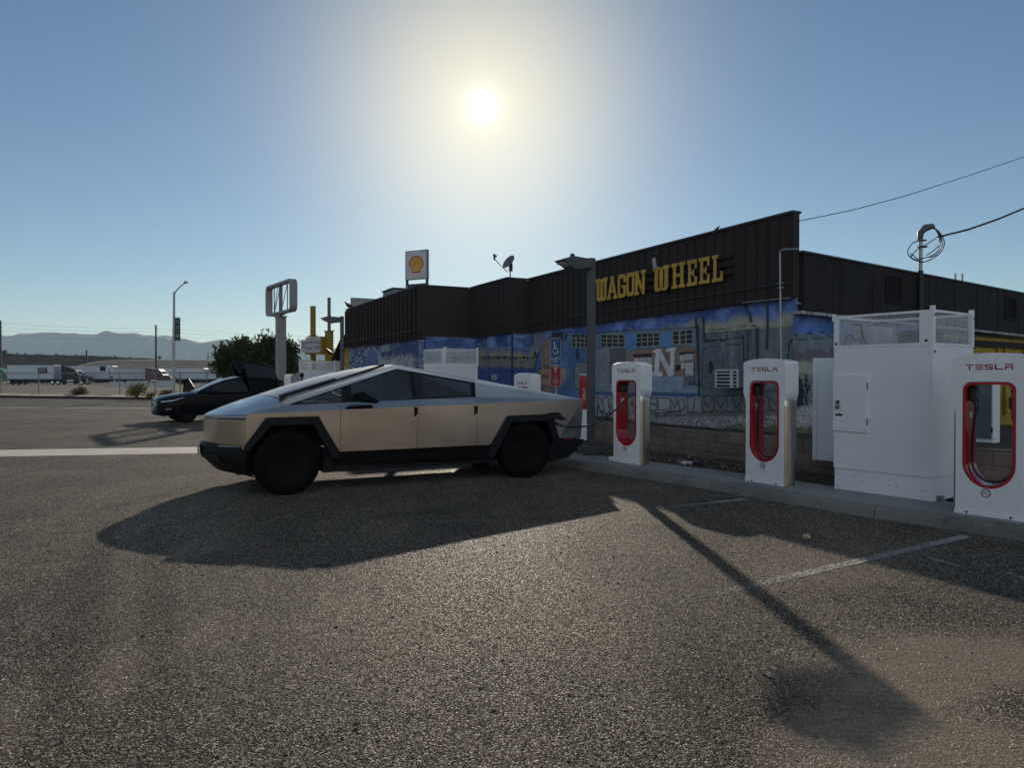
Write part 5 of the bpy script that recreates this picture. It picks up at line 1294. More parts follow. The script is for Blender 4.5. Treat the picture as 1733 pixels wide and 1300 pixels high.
def hand_sign(px, Y, ztop, rot, lab):
    p = P(px, 600, Y); t = thing('parking_sign', lab, 'parking sign', (p.x, p.y, .12), rot, 'blue and red stall signs on posts')
    zt = ztop-.12
    part('post', MB().box(-.022, .022, .002, .04, 0, zt-.02), m_steel, t)
    zc = [zt-.23, zt-.54, zt-.85]
    pb = plate('access_plate', t, zc[0], .226, m_blue); pn = plate('notice_plate', t, zc[1], .074, m_blue); pr = plate('charging_plate', t, zc[2], .226, m_sred)
    fx = lambda z: frame((0,-.0055,z),(1,0,0))
    b = MB(); ring(b, fx(zc[0]), .146, .22, .02, .008)
    X0 = fx(zc[0])                                   # wheelchair symbol
    b.ball((-.035,.115,0), (.022,.022,.0015), X0)
    def st(pts, w_): 
        for k, ((x0,y0),(x1,y1)) in enumerate(zip(pts, pts[1:])):
            dx, dy = x1-x0, y1-y0; L = math.hypot(dx,dy); nx, ny = -dy/L*w_/2, dx/L*w_/2; ex, ey = dx/L*w_*.3, dy/L*w_*.3; zo = .0003*(k%3)
            b.add([(x0+nx-ex,y0+ny-ey,zo),(x0-nx-ex,y0-ny-ey,zo),(x1-nx+ex,y1-ny+ey,zo),(x1+nx+ex,y1+ny+ey,zo)], [(0,1,2,3)], X0)
    st([(-.035,.085),(-.028,.0),(.038,-.002),(.068,-.095),(.09,-.085)], .020); st([(-.03,.045),(.025,.045)], .016)
    st([(-.005+.066*math.cos(R(a)), -.06+.066*math.sin(R(a))) for a in range(105, 350, 20)], .014)
    part('symbol', b, m_swh, pb)
    b = MB(); ring(b, fx(zc[1]), .146, .068, .014, .008)
    for k, s_ in enumerate(('RESERVED', 'PARKING', 'ONLY')): add_text(b, s_, .036, fx(zc[1]+.034-.034*k))
    part('lettering', b, m_swh, pn)
    b = MB(); ring(b, fx(zc[2]), .146, .22, .02, .007)
    X2 = fx(zc[2]+.12)
    b.add([(-.055,.062,0),(-.02,.074,0),(.02,.074,0),(.055,.062,0),(.047,.045,0),(.022,.053,0),(.0,.042,0),(-.022,.053,0),(-.047,.045,0)], [(0,1,7,8),(1,2,5,6),(1,6,7),(2,3,4,5)], X2)
    b.add([(-.020,.042,.0003),(.0,.030,.0003),(.020,.042,.0003),(.0,-.06,.0003)], [(0,3,1),(1,3,2)], X2)
    for k, s_ in enumerate(('TESLA', 'VEHICLE', 'CHARGING', 'ONLY')): add_text(b, s_, .036, fx(zc[2]-[.02,.085,.125,.165][k]))
    part('lettering', b, m_swh, pr)
    return t
hand_sign(940.5, 15.5, 2.465, math.atan2(-.70,.715), 'blue accessible parking sign over a red charging sign, in front of the painted locomotive nose')
hand_sign(712.5, 17.4, 2.50, math.atan2(-.84,.54), 'turned blue accessible parking sign over a faded red sign, beside the dark building corner')

# ------------------------------------------------------------------ the angular steel pickup
TR = R(26.7)
trk = thing('pickup_truck', 'angular bare stainless steel pickup plugged in to charge, facing left', 'pickup truck', (-3.009, 9.526, 0), TR)
t = NT('stainless_steel')
br = t.noise(1.0, 6, .6, vec=t.scaled((3, 3, 160)))
bl = t.noise(1.4, 4, .55)
c = t.ramp(bl, [(.3, (.56,.54,.51)), (.7, (.66,.64,.605))])
t.set(Base_Color=c, Metallic=1.0, Roughness=t.math('ADD', .17, t.math('MULTIPLY', bl, .14)), Anisotropic=.5, Normal=t.bump(t.noise(.8, 2), .006, 1.0, t.bump(br, .00004)))
m_ss = t.m
m_pblk = M('pickup_black_trim', (.0065,.007,.0085), .55, var=.2, spec=.2)
m_flare = M('flare_plastic', (.008,.009,.012), .6, var=.15, spec=.22)
m_dark = M('dark_gap', (.006,.006,.007), .8)
def glass_mat(name, tint=(.20,.25,.26), ior=1.5):
    t = NT(name); t.n.remove(t.b)
    tr = t.new('ShaderNodeBsdfTransparent'); tr.inputs[0].default_value = tint+(1,)
    gl = t.new('ShaderNodeBsdfGlossy'); gl.inputs['Roughness'].default_value = .03; gl.inputs['Color'].default_value = (.9,.95,1,1)
    fr = t.new('ShaderNodeFresnel'); fr.inputs[0].default_value = ior
    mx = t.new('ShaderNodeMixShader'); t.l.new(fr.outputs[0], mx.inputs[0]); t.l.new(tr.outputs[0], mx.inputs[1]); t.l.new(gl.outputs[0], mx.inputs[2]); t.l.new(mx.outputs[0], t.out.inputs[0])
    return t.m
m_glass = glass_mat('tinted_glass', (.46,.53,.54)); m_gdark = glass_mat('dark_tinted_glass', (.035,.042,.045)); m_wind = glass_mat('windshield_glass', (.16,.2,.2), 2.0)
def dusty(m, fac, rough=.42, col=(.5,.49,.47)):
    n, l = m.node_tree.nodes, m.node_tree.links; out = n['Material Output']; src = out.inputs[0].links[0].from_socket
    d = n.new('ShaderNodeBsdfPrincipled'); d.inputs['Base Color'].default_value = col+(1,); d.inputs['Roughness'].default_value = rough; d.inputs['Specular IOR Level'].default_value = 1.0
    x = n.new('ShaderNodeMixShader'); x.inputs[0].default_value = fac; l.new(src, x.inputs[1]); l.new(d.outputs[0], x.inputs[2]); l.new(x.outputs[0], out.inputs[0])
    return m
dusty(m_wind, .62, .45, (.62,.61,.59))
VW = 2.0
def belt(s): return 1.115+.0233*(s+.53)
def lean(z): return .024
def both(fn):
    for side in (0, 1): fn(lambda p, sd=side: (p[0], p[1] if sd == 0 else VW-p[1], p[2]), side)
def sheet_(pts, thick=.006, mp=lambda p: p):
    """thin panel with real thickness: outline pts in 3D, extruded inwards"""
    ps = [Vector(mp(p)) for p in pts]; n = Vector((0,0,0))
    for a, c in zip(ps, ps[1:]+ps[:1]): n += a.cross(c)
    n.normalize(); cen = sum(ps, Vector())/len(ps)
    inn = Vector((2.0, VW/2, .85))-cen
    if n.dot(inn) < 0: n = -n
    k = len(ps); qs = [p+n*thick for p in ps]
    return MB().add(ps+qs, [list(range(k)), list(range(k, 2*k))[::-1]]+[(i, (i+1) % k, k+(i+1) % k, k+i) for i in range(k)])
def side(s, z): return (s, lean(z), z)
g = .004
fa = [(.699,.558),(.401,1.055),(-.282,1.051),(-.547,.694)]           # front arch outline
ra = [(3.008,.556),(3.301,.988),(4.084,.999),(4.215,.612)]           # rear arch outline
ridge_f, ridge_b, apex, railr, tail = (-.53,.03,1.113), (-.045,.155,1.272), (1.59,.335,1.784), (2.85,.27,1.572), (4.69,.05,1.232)
w0, w1, w2, w3 = (.0,.112,1.218), (1.61,.312,1.722), (2.84,.242,1.512), (2.80,.108,1.292)
def wb(s): return (s, .112+(.108-.112)*s/2.8, 1.218+(1.292-1.218)*s/2.8)
def bt(s): return (s, .022, belt(s))
def build_sides(mp, sd):
    part('fender', sheet_([side(-.54,.70), side(-.53,belt(-.53)), side(.715-g,belt(.71)), side(.703-g,.558)]+[side(*q) for q in fa], .006, mp), m_ss, trk)
    d1 = part('door', sheet_([side(.703,.558), side(.718,belt(.72)), side(1.853-g,belt(1.85)), side(1.825-g,.557)], .006, mp), m_ss, trk)
    d2 = part('door', sheet_([side(1.825,.557), side(1.853,belt(1.85)), side(2.803-g,belt(2.8)), side(2.785-g,.556)], .006, mp), m_ss, trk)
    part('quarter_panel', sheet_([side(2.785,.556), side(2.803,belt(2.8)), side(4.69,belt(4.69)), (4.675,.07,.60), side(4.215,.612), side(4.084,.999), side(3.301,.988), side(3.008,.556)], .006, mp), m_ss, trk)
    # upper facets up to the glass line
    part('upper_fender', sheet_([bt(-.527), ridge_b, w0, wb(.70), bt(.716-g)], .006, mp), m_ss, trk)
    part('upper_door', sheet_([bt(.718), wb(.702), wb(1.835-g), bt(1.853-g)], .006, mp), m_ss, d1)
    part('upper_door', sheet_([bt(1.853), wb(1.835), wb(2.80-g), bt(2.803-g)], .006, mp), m_ss, d2)
    part('sail_panel', sheet_([bt(2.806), w3, (2.846,.244,1.512), railr, tail], .006, mp), m_ss, trk)
    # cant rail
    part('roof_rail', MB().add([mp(p) for p in (ridge_b, apex, railr, w2, w1, w0)]+[mp((p[0], p[1]+.05, p[2]-.02)) for p in (ridge_b, apex, railr, w2, w1, w0)],
         [(0,1,4,5),(1,2,3,4),(6,11,10,7),(7,10,9,8),(0,6,7,1),(1,7,8,2),(5,4,10,11),(4,3,9,10),(0,5,11,6),(2,8,9,3)]), m_ss, trk)
    ins = lambda p, d=.012: (p[0], p[1]+d, p[2])
    q78t = tuple(w0[i]+(w1[i]-w0[i])*(.78/1.61) for i in range(3)); q88t = tuple(w0[i]+(w1[i]-w0[i])*(.90/1.61) for i in range(3)); q22t = tuple(w0[i]+(w1[i]-w0[i])*(.17/1.61) for i in range(3))
    q22b, q78b, q88b = wb(.24), wb(.74), wb(.90)
    mt = tuple(w1[i]+(w2[i]-w1[i])*((1.80-1.61)/(2.84-1.61)) for i in range(3)); mb_ = wb(1.80); mt2 = tuple(w1[i]+(w2[i]-w1[i])*((1.86-1.61)/(2.84-1.61)) for i in range(3)); mb2 = wb(1.86)
    part('quarter_glass', sheet_([ins(q22b), ins(q22t), ins(q78t), ins(q78b)], .004, mp), m_glass, trk)
    part('window', sheet_([ins(q88b), ins(q88t), ins(w1), ins(mt), ins(mb_)], .004, mp), m_glass, d1)
    part('window', sheet_([ins(mb2), ins(mt2), ins(w2), ins(w3)], .004, mp), m_gdark, d2)
    part('pillar', sheet_([ins(w0,.008), ins(q22t,.008), ins(q22b,.008)], .03, mp), m_pblk, trk)
    part('pillar', sheet_([ins(q78b,.006), ins(q78t,.006), ins(q88t,.006), ins(q88b,.006)], .03, mp), m_pblk, trk)
    part('pillar', sheet_([ins(mb_,.006), ins(mt,.006), ins(mt2,.006), ins(mb2,.006)], .03, mp), m_pblk, trk)
    b = MB()                                             # glass surround strip
    ws = [w0, w1, w2, w3]
    cen = Vector((1.9,.2,1.42))
    for a, c in zip(ws, ws[1:]+ws[:1]):
        a2 = Vector(a).lerp(cen, .035); c2 = Vector(c).lerp(cen, .035)
        b.add([mp(ins(a,.004)), mp(ins(c,.004)), mp(ins(c2,.006)), mp(ins(a2,.006))], [(0,1,2,3)])
    part('window_seal', b, m_pblk, trk)
    # rocker, flares
    part('rocker', MB().add([mp(p) for p in ((.62,.085,.386),(.70,.05,.5555),(3.005,.05,.5535),(2.95,.085,.345),(.62,.26,.34),(.70,.12,.5555),(3.005,.12,.5535),(2.95,.26,.30))], [(0,1,2,3),(7,6,5,4),(0,3,7,4),(1,5,6,2),(0,4,5,1),(3,2,6,7)]), m_pblk, trk)
    def flare(out_, inn_):
        n = len(out_); vs = [mp((s,-.012,z)) for s,z in out_]+[mp((s,-.022,z)) for s,z in inn_]+[mp((s,.16,z)) for s,z in inn_]+[mp((s,.06,z)) for s,z in out_]
        fs = []
        for k in range(4):
            o, p = k*n, ((k+1) % 4)*n; fs += [(o+i, o+i+1, p+i+1, p+i) for i in range(n-1)]
        fs += [(0, n, 2*n, 3*n), (n-1, 4*n-1, 3*n-1, 2*n-1)]
        return MB().add(vs, fs)
    part('wheel_arch', flare([(-.575,.66),(-.285,1.058),(.404,1.062),(.72,.50)], [(-.50,.62),(-.225,.955),(.335,.955),(.60,.47)]), m_flare, trk)
    part('wheel_arch', flare([(2.93,.40),(3.295,.995),(4.09,1.006),(4.225,.605)], [(3.05,.37),(3.36,.90),(4.00,.905),(4.12,.57)]), m_flare, trk)
    for d_, s_ in ((d1, 1.82), (d2, 2.775)):
        part('handle', MB().add([mp(p) for p in ((s_-.035,.006,1.16),(s_+.012,.006,1.15),(s_+.012,.006,1.06),(s_-.035,.006,1.02),(s_-.035,.03,1.16),(s_+.012,.03,1.15),(s_+.012,.03,1.06),(s_-.035,.03,1.02))], [(0,1,2,3),(7,6,5,4),(0,4,5,1),(1,5,6,2),(2,6,7,3),(3,7,4,0)]), m_pblk, d_)
    mir = part('mirror', MB().add([mp(p) for p in ((.80,-.16,1.26),(.86,-.19,1.385),(.98,-.17,1.40),(1.24,-.12,1.265),(1.18,-.14,1.225),(.80,.05,1.26),(.90,.06,1.36),(1.0,.06,1.36),(1.2,.06,1.265),(1.1,.06,1.235))], [(0,1,2,3,4),(9,8,7,6,5),(0,5,6,1),(1,6,7,2),(2,7,8,3),(3,8,9,4),(4,9,5,0)]), m_pblk, trk, bevel=.015)
    part('side_marker', MB().add([mp(p) for p in ((-.585,.0,.69),(-.49,-.012,.69),(-.50,-.012,.648),(-.58,.0,.65),(-.585,.05,.69),(-.49,.05,.69),(-.50,.05,.648),(-.58,.05,.65))], [(0,1,2,3),(7,6,5,4),(0,4,5,1),(1,5,6,2),(2,6,7,3),(3,7,4,0)]), M('amber_lens', (.75,.25,.02), .25), trk)
both(build_sides)
# charge port door, open above the rear arch (near side)
part('charge_port', MB().add([(4.02,-.02,1.02),(4.19,-.03,1.03),(4.30,-.10,.91),(4.22,-.09,.90),(4.02,-.02,.955),(4.02,.02,1.02),(4.19,.02,1.03),(4.25,.02,.93),(4.2,.02,.91),(4.02,.02,.955)], [(0,1,2,3,4),(9,8,7,6,5),(0,5,6,1),(1,6,7,2),(2,7,8,3),(3,8,9,4),(4,9,5,0)]), m_pblk, trk)
# front end
def ringf(z, sh=0.0, k=1.0): return [(-.53+sh,.03,z),(-.80+sh,.36,z),(-.93+sh,.70,z),(-.985+sh,1.0,z),(-.93+sh,1.30,z),(-.80+sh,1.64,z),(-.53+sh,1.97,z)]
def band(r0, r1, thick=.02):
    n = len(r0); ii = [(p[0]+thick, p[1], p[2]) for p in r0]; jj = [(p[0]+thick, p[1], p[2]) for p in r1]
    vs = r0+r1+jj+ii; fs = []
    for k in range(4):
        o, p = k*n, ((k+1) % 4)*n; fs += [(o+i, o+i+1, p+i+1, p+i) for i in range(n-1)]
    return MB().add(vs, fs)
part('front_panel', band(ringf(.695,.0), ringf(1.035,-.005)), m_ss, trk, smooth=20)
def hoodring(z0, z1, sh=0): return [(p[0], p[1], z0+(z1-z0)*(abs(p[1]-1)/.97)**1.2) for p in ringf(0, sh)]
part('front_gap', band(ringf(1.036,.03), hoodring(1.046,1.08,.03)), m_dark, trk)
part('light_bar', band(hoodring(1.040,1.052,.004), hoodring(1.070,1.100,.006)), M('light_bar_lens', (.30,.32,.36), .2), trk)
hood = MB(); TH = [-1,-.96,-.88,-.75,-.6,-.45,-.3,-.15,0,.15,.3,.45,.6,.75,.88,.96,1]; NH = 12
def hpt(k, q):
    fr_ = ringf(0); ty = 1+.97*q
    fs_ = float(np.interp(ty, [p[1] for p in fr_], [p[0] for p in fr_])); fz = 1.068+.036*abs(q)**1.2
    bs, by, bz = -.04-.20*(1-q*q), 1+.835*q, 1.278+.066*(1-abs(q)**3.2)
    lin_z = fz+(bz-fz)*k
    return (fs_+(bs-fs_)*k, ty+(by-ty)*k, lin_z+.018*math.sin(math.pi*k**.8)*(1-abs(q)**3.2))
nT = len(TH)
hood.add([hpt(k/NH, q) for k in range(NH+1) for q in TH], [(k*nT+i, k*nT+i+1, (k+1)*nT+i+1, (k+1)*nT+i) for k in range(NH) for i in range(nT-1)])
part('hood', hood, m_ss, trk, smooth=30)
# cowl and windshield (slightly bowed), roof glass, bed cover, tailgate
wl_ = [Vector((-.035,.175,1.281)), Vector((-.19,.50,1.307)), Vector((-.27,1.0,1.337)), Vector((-.19,1.5,1.307)), Vector((-.035,1.825,1.281))]
wt_ = [Vector((1.585,.345,1.780)), Vector((1.56,.65,1.79)), Vector((1.55,1.0,1.793)), Vector((1.56,1.35,1.79)), Vector((1.585,1.655,1.780))]
def across(q):                                     # flat over the middle, rolling off at the edges
    return (1-abs(q)**3.2)
TQ = [-1,-.95,-.86,-.7,-.4,0,.4,.7,.86,.95,1]
def wpt(k, q):
    sb, st_ = -.035-.20*(1-q*q), 1.585-.03*(1-q*q); wb_, wt2 = .825, .655
    s_ = sb+(st_-sb)*k; base = 1.281+(1.782-1.281)*k
    cr = np.interp(k, [0,.25,.5,.75,1], [.123,.138,.121,.083,.012])
    return (s_, 1.0+q*(wb_+(wt2-wb_)*k), base-(s_-(-.035+(1.585+.035)*k))*(-.309)*1.0+cr*across(q))
NW = 10
b = MB(); b.add([wpt(k/NW, q) for k in range(NW+1) for q in TQ], [(k*11+i, k*11+i+1, (k+1)*11+i+1, (k+1)*11+i) for k in range(NW) for i in range(10)])
part('windshield', b, m_wind, trk, smooth=40)
part('roof_glass', MB().add([tuple(p) for p in wt_]+[(2.85,.28,1.566),(2.85,.65,1.572),(2.85,1.0,1.574),(2.85,1.35,1.572),(2.85,1.72,1.566)], [(i,i+1,5+i+1,5+i) for i in range(4)]), m_gdark, trk)
part('bed_cover', MB().add([(2.852,.275,1.565),(2.852,1.725,1.565),(4.68,1.945,1.232),(4.68,.055,1.232)], [(0,1,2,3)]), m_pblk, trk)
part('tailgate', MB().box(4.64, 4.672, .10, 1.90, .60, 1.222), m_ss, trk)
part('tail_light', MB().box(4.6725, 4.682, .12, 1.88, 1.13, 1.17), M('tail_red', (.35,.01,.01), .3), trk)
# cladding: front bumper, rear bumper, underbody
def ringb(z, e, side_s): return [(side_s,.02,z),(-.84-e,.36,z),(-.985-e,.70,z),(-1.035-e,1.0,z),(-.985-e,1.30,z),(-.84-e,1.64,z),(side_s,1.98,z)]
fb = MB(); rings = [ringb(.69,-.005,-.50), ringb(.66,.01,-.52), ringb(.55,.0,-.53), ringb(.45,-.06,-.55), ringb(.30,-.20,-.52), ringb(.26,-.35,-.42)]
n1 = 7; fb.add([p for r_ in rings for p in r_], [(k*n1+i, k*n1+i+1, (k+1)*n1+i+1, (k+1)*n1+i) for k in range(5) for i in range(6)]+[tuple(range(7))[::-1], tuple(range(35,42))])
part('front_bumper', fb, m_pblk, trk, smooth=25)
part('bumper_intake', band([(p[0]-.012,p[1],.46+.02) for p in ringb(.0,-.03,-.45)[1:6]], [(p[0]-.012,p[1],.56) for p in ringb(.0,-.0,-.45)[1:6]], .05), m_dark, trk)
part('fog_strip', MB().add([(-.848,.34,.688),(-.60,.10,.688),(-.60,.10,.672),(-.848,.34,.672)], [(0,1,2,3)]), M('light_bar_lens', (.30,.32,.36), .2), trk)
part('license_plate', MB().box(-1.062, -1.05, .86, 1.16, .50, .65), M('plate_grey', (.36,.37,.40), .5), trk)
rb = [(4.16,.615),(4.30,.60),(4.735,.567),(4.70,.50),(4.42,.278),(4.09,.228),(4.02,.30)]
part('rear_bumper', MB().prism(rb, .06, 1.94, 'y'), m_pblk, trk, bevel=.01)
part('reflector', MB().box(4.35, 4.52, .055, .0595, .575, .595), M('tail_red', (.35,.01,.01), .3), trk)
part('underbody', MB().box(.50, 3.12, .16, 1.84, .26, .56).box(-.62, -.46, .3, 1.7, .28, 1.0).box(-.46, .50, .45, 1.55, .30, 1.0).box(3.12, 4.15, .45, 1.55, .30, .98).box(4.15, 4.6, .1, 1.9, .45, .95).box(.5, 2.9, .085, .13, .57, 1.08).box(.5,2.9,1.87,1.915,.57,1.08).box(2.9,4.6,.1,.4,1.02,1.16).box(2.9,4.6,1.6,1.9,1.02,1.16), m_dark, trk)
# cabin
m_int = M('cabin_dark', (.03,.031,.033), .7); m_seat = M('seat_grey', (.06,.06,.062), .7)
part('dashboard', MB().box(.35, .8, .2, 1.8, 1.0, 1.22, ch=.03).box(.5, 2.8, .15, 1.85, .56, .62), m_int, trk)
for y in (.55, 1.45):
    part('seat', MB().box(1.15, 1.75, y-.26, y+.26, .62, .86, ch=.05).box(1.62, 1.8, y-.25, y+.25, .8, 1.36, Matrix.Translation((1.7,0,.8)) @ Matrix.Rotation(R(8),4,'Y') @ Matrix.Translation((-1.7,0,-.8)), .05).box(1.72, 1.82, y-.13, y+.13, 1.38, 1.56, ch=.03), m_seat, trk)
part('rear_seat', MB().box(2.45, 2.62, .3, 1.7, .62, 1.35, ch=.05), m_seat, trk)
part('steering_wheel', MB().lathe([(.19+.018*math.cos(a), .018*math.sin(a)) for a in [k*math.pi/4 for k in range(8)]], 20, Matrix.Translation((.98,.55,1.12)) @ Matrix.Rotation(R(-65),4,'Y'), closed=True), m_int, trk)
# wiper
wv = Vector((1.62,.185,.503)).normalized()
wp = lambda k, o=0.0, h=.03: Vector((-.03,.22,1.288)).lerp(Vector((1.46,.375,1.755)), k)+Vector((-.3*h,0,h))+Vector((0,o,0))
part('wiper', MB().tube([wp(-.02,.0,.0),wp(-.01,0,.05),wp(.05,.0,.05),wp(.5,.02,.045)], [.028,.034,.028,.022], 8).tube([wp(.24,.005,.02),wp(.99,.02,.025)], .018, 6).box(-.07,-.0,.19,.27,1.262,1.32), m_black, trk, smooth=50)
# wheels
m_tyre = M('tyre', (.006,.006,.0065), .85, spec=.12, bump=.004, bscale=60); m_rim = M('rim_dark', (.0055,.006,.0065), .55, .0, spec=.12)
def wheel(parent, x, y, r, w, name='wheel', sides=1, aero=True, mats=None):
    X = Matrix.Translation((x, y, r))
    ty = [(r*.60,-w*.42),(r*.66,-w*.5),(r*.86,-w*.5),(r*.95,-w*.44),(r,-w*.30),(r,w*.30),(r*.95,w*.44),(r*.86,w*.5),(r*.66,w*.5),(r*.60,w*.42)]
    o = part(name, MB().lathe(ty, 40, X, 'y', closed=True), m_tyre, parent, smooth=45)
    s_ = sides
    if aero:
        b = MB()
        b.lathe([(r*.64, s_*w*.40),(r*.62, s_*w*.47),(r*.52, s_*w*.44),(r*.20, s_*w*.36),(0, s_*w*.36)], 28, X, 'y')
        for k in range(7):
            a = 2*math.pi*k/7; ca, sa = math.cos(a), math.sin(a); ca2, sa2 = math.cos(a+.42), math.sin(a+.42); ca3, sa3 = math.cos(a-.1), math.sin(a-.1)
            b.add([(r*.66*ca, s_*w*.49, r*.66*sa), (r*.70*ca2, s_*w*.49, r*.70*sa2), (r*.50*ca2, s_*w*.475, r*.50*sa2), (r*.16*ca, s_*w*.40, r*.16*sa), (r*.5*ca3, s_*w*.475, r*.5*sa3)], [(0,1,2,3,4)], X)
        b.lathe([(r*.12, s_*w*.37),(r*.11, s_*w*.43),(0, s_*w*.43)], 14, X, 'y')
        part('rim', b, m_rim, o, smooth=35)
    else:
        b = MB().lathe([(r*.62, s_*w*.36),(r*.60, s_*w*.44),(r*.5, s_*w*.40),(r*.15, s_*w*.30),(0, s_*w*.30)], 24, X, 'y')
        part('rim', b, mats or m_rim, o, smooth=40)
    return o
for x in (0, 3.635):
    wheel(trk, x, .155, .445, .29, sides=-1); wheel(trk, x, 1.845, .445, .29, sides=1)

# ------------------------------------------------------------------ black electric car with raised wing doors
m_bp = M('black_car_paint', (.003,.0035,.006), .15, var=.1, spec=.14); dusty(m_bp, .018, .34, (.25,.25,.26))
m_cg = glass_mat('car_glass', (.10,.12,.13)); m_cw = dusty(glass_mat('car_windshield', (.10,.12,.13), 1.8), .75, .38, (.66,.66,.66)); m_cgd = glass_mat('car_dark_glass', (.02,.025,.03))
m_lamp_l = M('headlamp_lens', (.62,.64,.68), .15)
CR = R(35)
pc_ = P(283, 700, 25.2)
car = thing('electric_car', 'black electric car facing left with its rear wing doors raised, parked beyond the steel pickup', 'car', (-12.05, 24.15, 0), CR)
# local: x rearwards from the nose, y to the far side (0..2.0), z up
CWD = 1.0
ST = [ # s, half width low, half width belt, z bottom, z belt, z top edge of paint
 (0.0,.52,.56,.30,.72,.80),(.08,.74,.74,.26,.78,.86),(.25,.90,.86,.24,.83,.92),(.7,.97,.92,.24,.90,1.0),(1.2,.99,.95,.24,.96,1.07),(1.55,.99,.955,.24,.99,1.11),(2.2,.995,.955,.24,1.0,1.10),(3.0,.995,.96,.24,1.02,1.08),(3.7,1.0,.96,.24,1.05,1.10),(4.2,.99,.94,.26,1.08,1.13),(4.7,.93,.88,.30,1.08,1.14),(4.95,.82,.78,.36,1.02,1.08),(5.03,.70,.66,.45,.9,.98)]
def carsec(q):
    s_, wl0, wb0, zb, zs, zt_ = q
    h = [(wl0*.92,zb),(wl0,zb+.12),(wl0*1.0,zb+(zs-zb)*.55),(wb0+.02,zs-.03),(wb0-.03,zs+.01),(wb0*.62,zt_-.008),(0,zt_+.012)]
    return [(s_, CWD-y, z) for y, z in h]+[(s_, CWD+y, z) for y, z in h[-2::-1]]
secs = [carsec(q) for q in ST]; nS = len(secs[0])
b = MB().add([p for s_ in secs for p in s_], [(k*nS+i, k*nS+i+1, (k+1)*nS+i+1, (k+1)*nS+i) for k in range(len(secs)-1) for i in range(nS-1)]+[tuple(range(nS))[::-1], tuple(range((len(secs)-1)*nS, len(secs)*nS))]+[((k+1)*nS, (k+1)*nS+nS-1, k*nS+nS-1, k*nS) for k in range(len(secs)-1)])
part('body', b, m_bp, car, smooth=35)
GH = [(1.30,.78,.78,1.05,1.06),(1.75,.90,.74,1.05,1.30),(2.25,.91,.70,1.06,1.50),(2.75,.915,.68,1.055,1.60),(3.2,.915,.67,1.06,1.635),(3.75,.91,.66,1.085,1.62),(4.25,.88,.64,1.12,1.52),(4.75,.80,.62,1.13,1.25),(4.92,.74,.64,1.09,1.10)]
def ghs(q): 
    s_, wb0, wr, zb, zr = q; mx = .5
    return [(s_,CWD-wb0,zb),(s_,CWD-(wb0*.4+wr*.6),zb+(zr-zb)*.62),(s_,CWD-wr,zr-.03*min(1,(zr-zb)*3)),(s_,CWD-wr*.55,zr+.012),(s_,CWD,zr+.03),(s_,CWD+wr*.55,zr+.012),(s_,CWD+wr,zr-.03*min(1,(zr-zb)*3)),(s_,CWD+(wb0*.4+wr*.6),zb+(zr-zb)*.62),(s_,CWD+wb0,zb)]
gs = [ghs(q) for q in GH]
def ghpart(name, ks, cols, m, lab=None): 
    b = MB()
    for k in ks:
        for i in cols: b.add([gs[k][i], gs[k][i+1], gs[k+1][i+1], gs[k+1][i]], [(0,1,2,3)])
    part(name, b, m, car, lab, smooth=40)
ghpart('windshield', (0,1,2), (2,3,4,5), m_cw); ghpart('roof', (3,4,5), (2,3,4,5), m_bp); ghpart('rear_window', (6,7), (2,3,4,5), m_cgd)
ghpart('window', (1,2,3), (0,1), m_cg); ghpart('window', (1,2,3), (6,7), m_cg); ghpart('quarter_window', (5,6,7), (0,1), m_cgd); ghpart('quarter_window', (5,6,7), (6,7), m_cgd)
ghpart('pillar', (0,), (0,1), m_bp); ghpart('pillar', (0,), (6,7), m_bp)
b = MB()
for sd in (0, 2):
    for k in range(0, 4): 
        i = 2 if sd == 0 else 6
        b.tube([gs[k][i], gs[k+1][i]], .028, 6)
part('roof_rail', b, m_bp, car)
def wing_door(sg):
    """raised falcon door: hinged arm from the roof and the hanging lower panel"""
    y = lambda o: CWD+sg*o
    X0 = lambda p: p
    d = part('wing_door', MB().add([(2.98,y(.98),1.50),(4.02,y(.98),1.46),(4.12,y(.99),1.25),(3.98,y(1.0),1.08),(3.05,y(1.0),1.02),(2.98,y(.93),1.50),(4.02,y(.93),1.46),(4.12,y(.94),1.25),(3.98,y(.95),1.08),(3.05,y(.95),1.02)],
         [(0,1,2,3,4),(9,8,7,6,5),(0,5,6,1),(1,6,7,2),(2,7,8,3),(3,8,9,4),(4,9,5,0)]), m_bp, car, bevel=.015)
    part('window', MB().add([(2.86,y(.72),2.12),(3.45,y(.72),2.09),(3.92,y(.76),1.96),(4.0,y(.95),1.55),(3.0,y(.95),1.60),(2.86,y(.70),2.12),(3.45,y(.70),2.09),(3.92,y(.74),1.96),(4.0,y(.93),1.55),(3.0,y(.93),1.60)], [(0,1,2,3,4),(9,8,7,6,5)]), m_cgd, d)
    part('door_frame', MB().tube([(2.86,y(.71),2.13),(3.45,y(.71),2.10),(3.93,y(.75),1.97),(4.02,y(.95),1.52)], .035, 6).tube([(2.86,y(.71),2.13),(2.93,y(.85),1.86),(3.0,y(.95),1.5)], [.05,.06,.05], 6).tube([(3.0,y(.95),1.54),(4.02,y(.95),1.50)], .04, 6), m_bp, d)
    part('hinge_arm', MB().add([(2.86,y(.72),2.10),(3.9,y(.76),1.95),(3.85,y(.18),1.74),(2.98,y(.18),1.70),(2.86,y(.72),2.15),(3.9,y(.76),2.0),(3.85,y(.18),1.78),(2.98,y(.18),1.74)], [(3,2,1,0),(4,5,6,7),(0,1,5,4),(1,2,6,5),(2,3,7,6),(3,0,4,7)]), m_bp, d)
wing_door(-1); wing_door(1)
part('door_opening', MB().box(2.98, 4.02, .028, .06, .42, 1.12), m_dark, car)
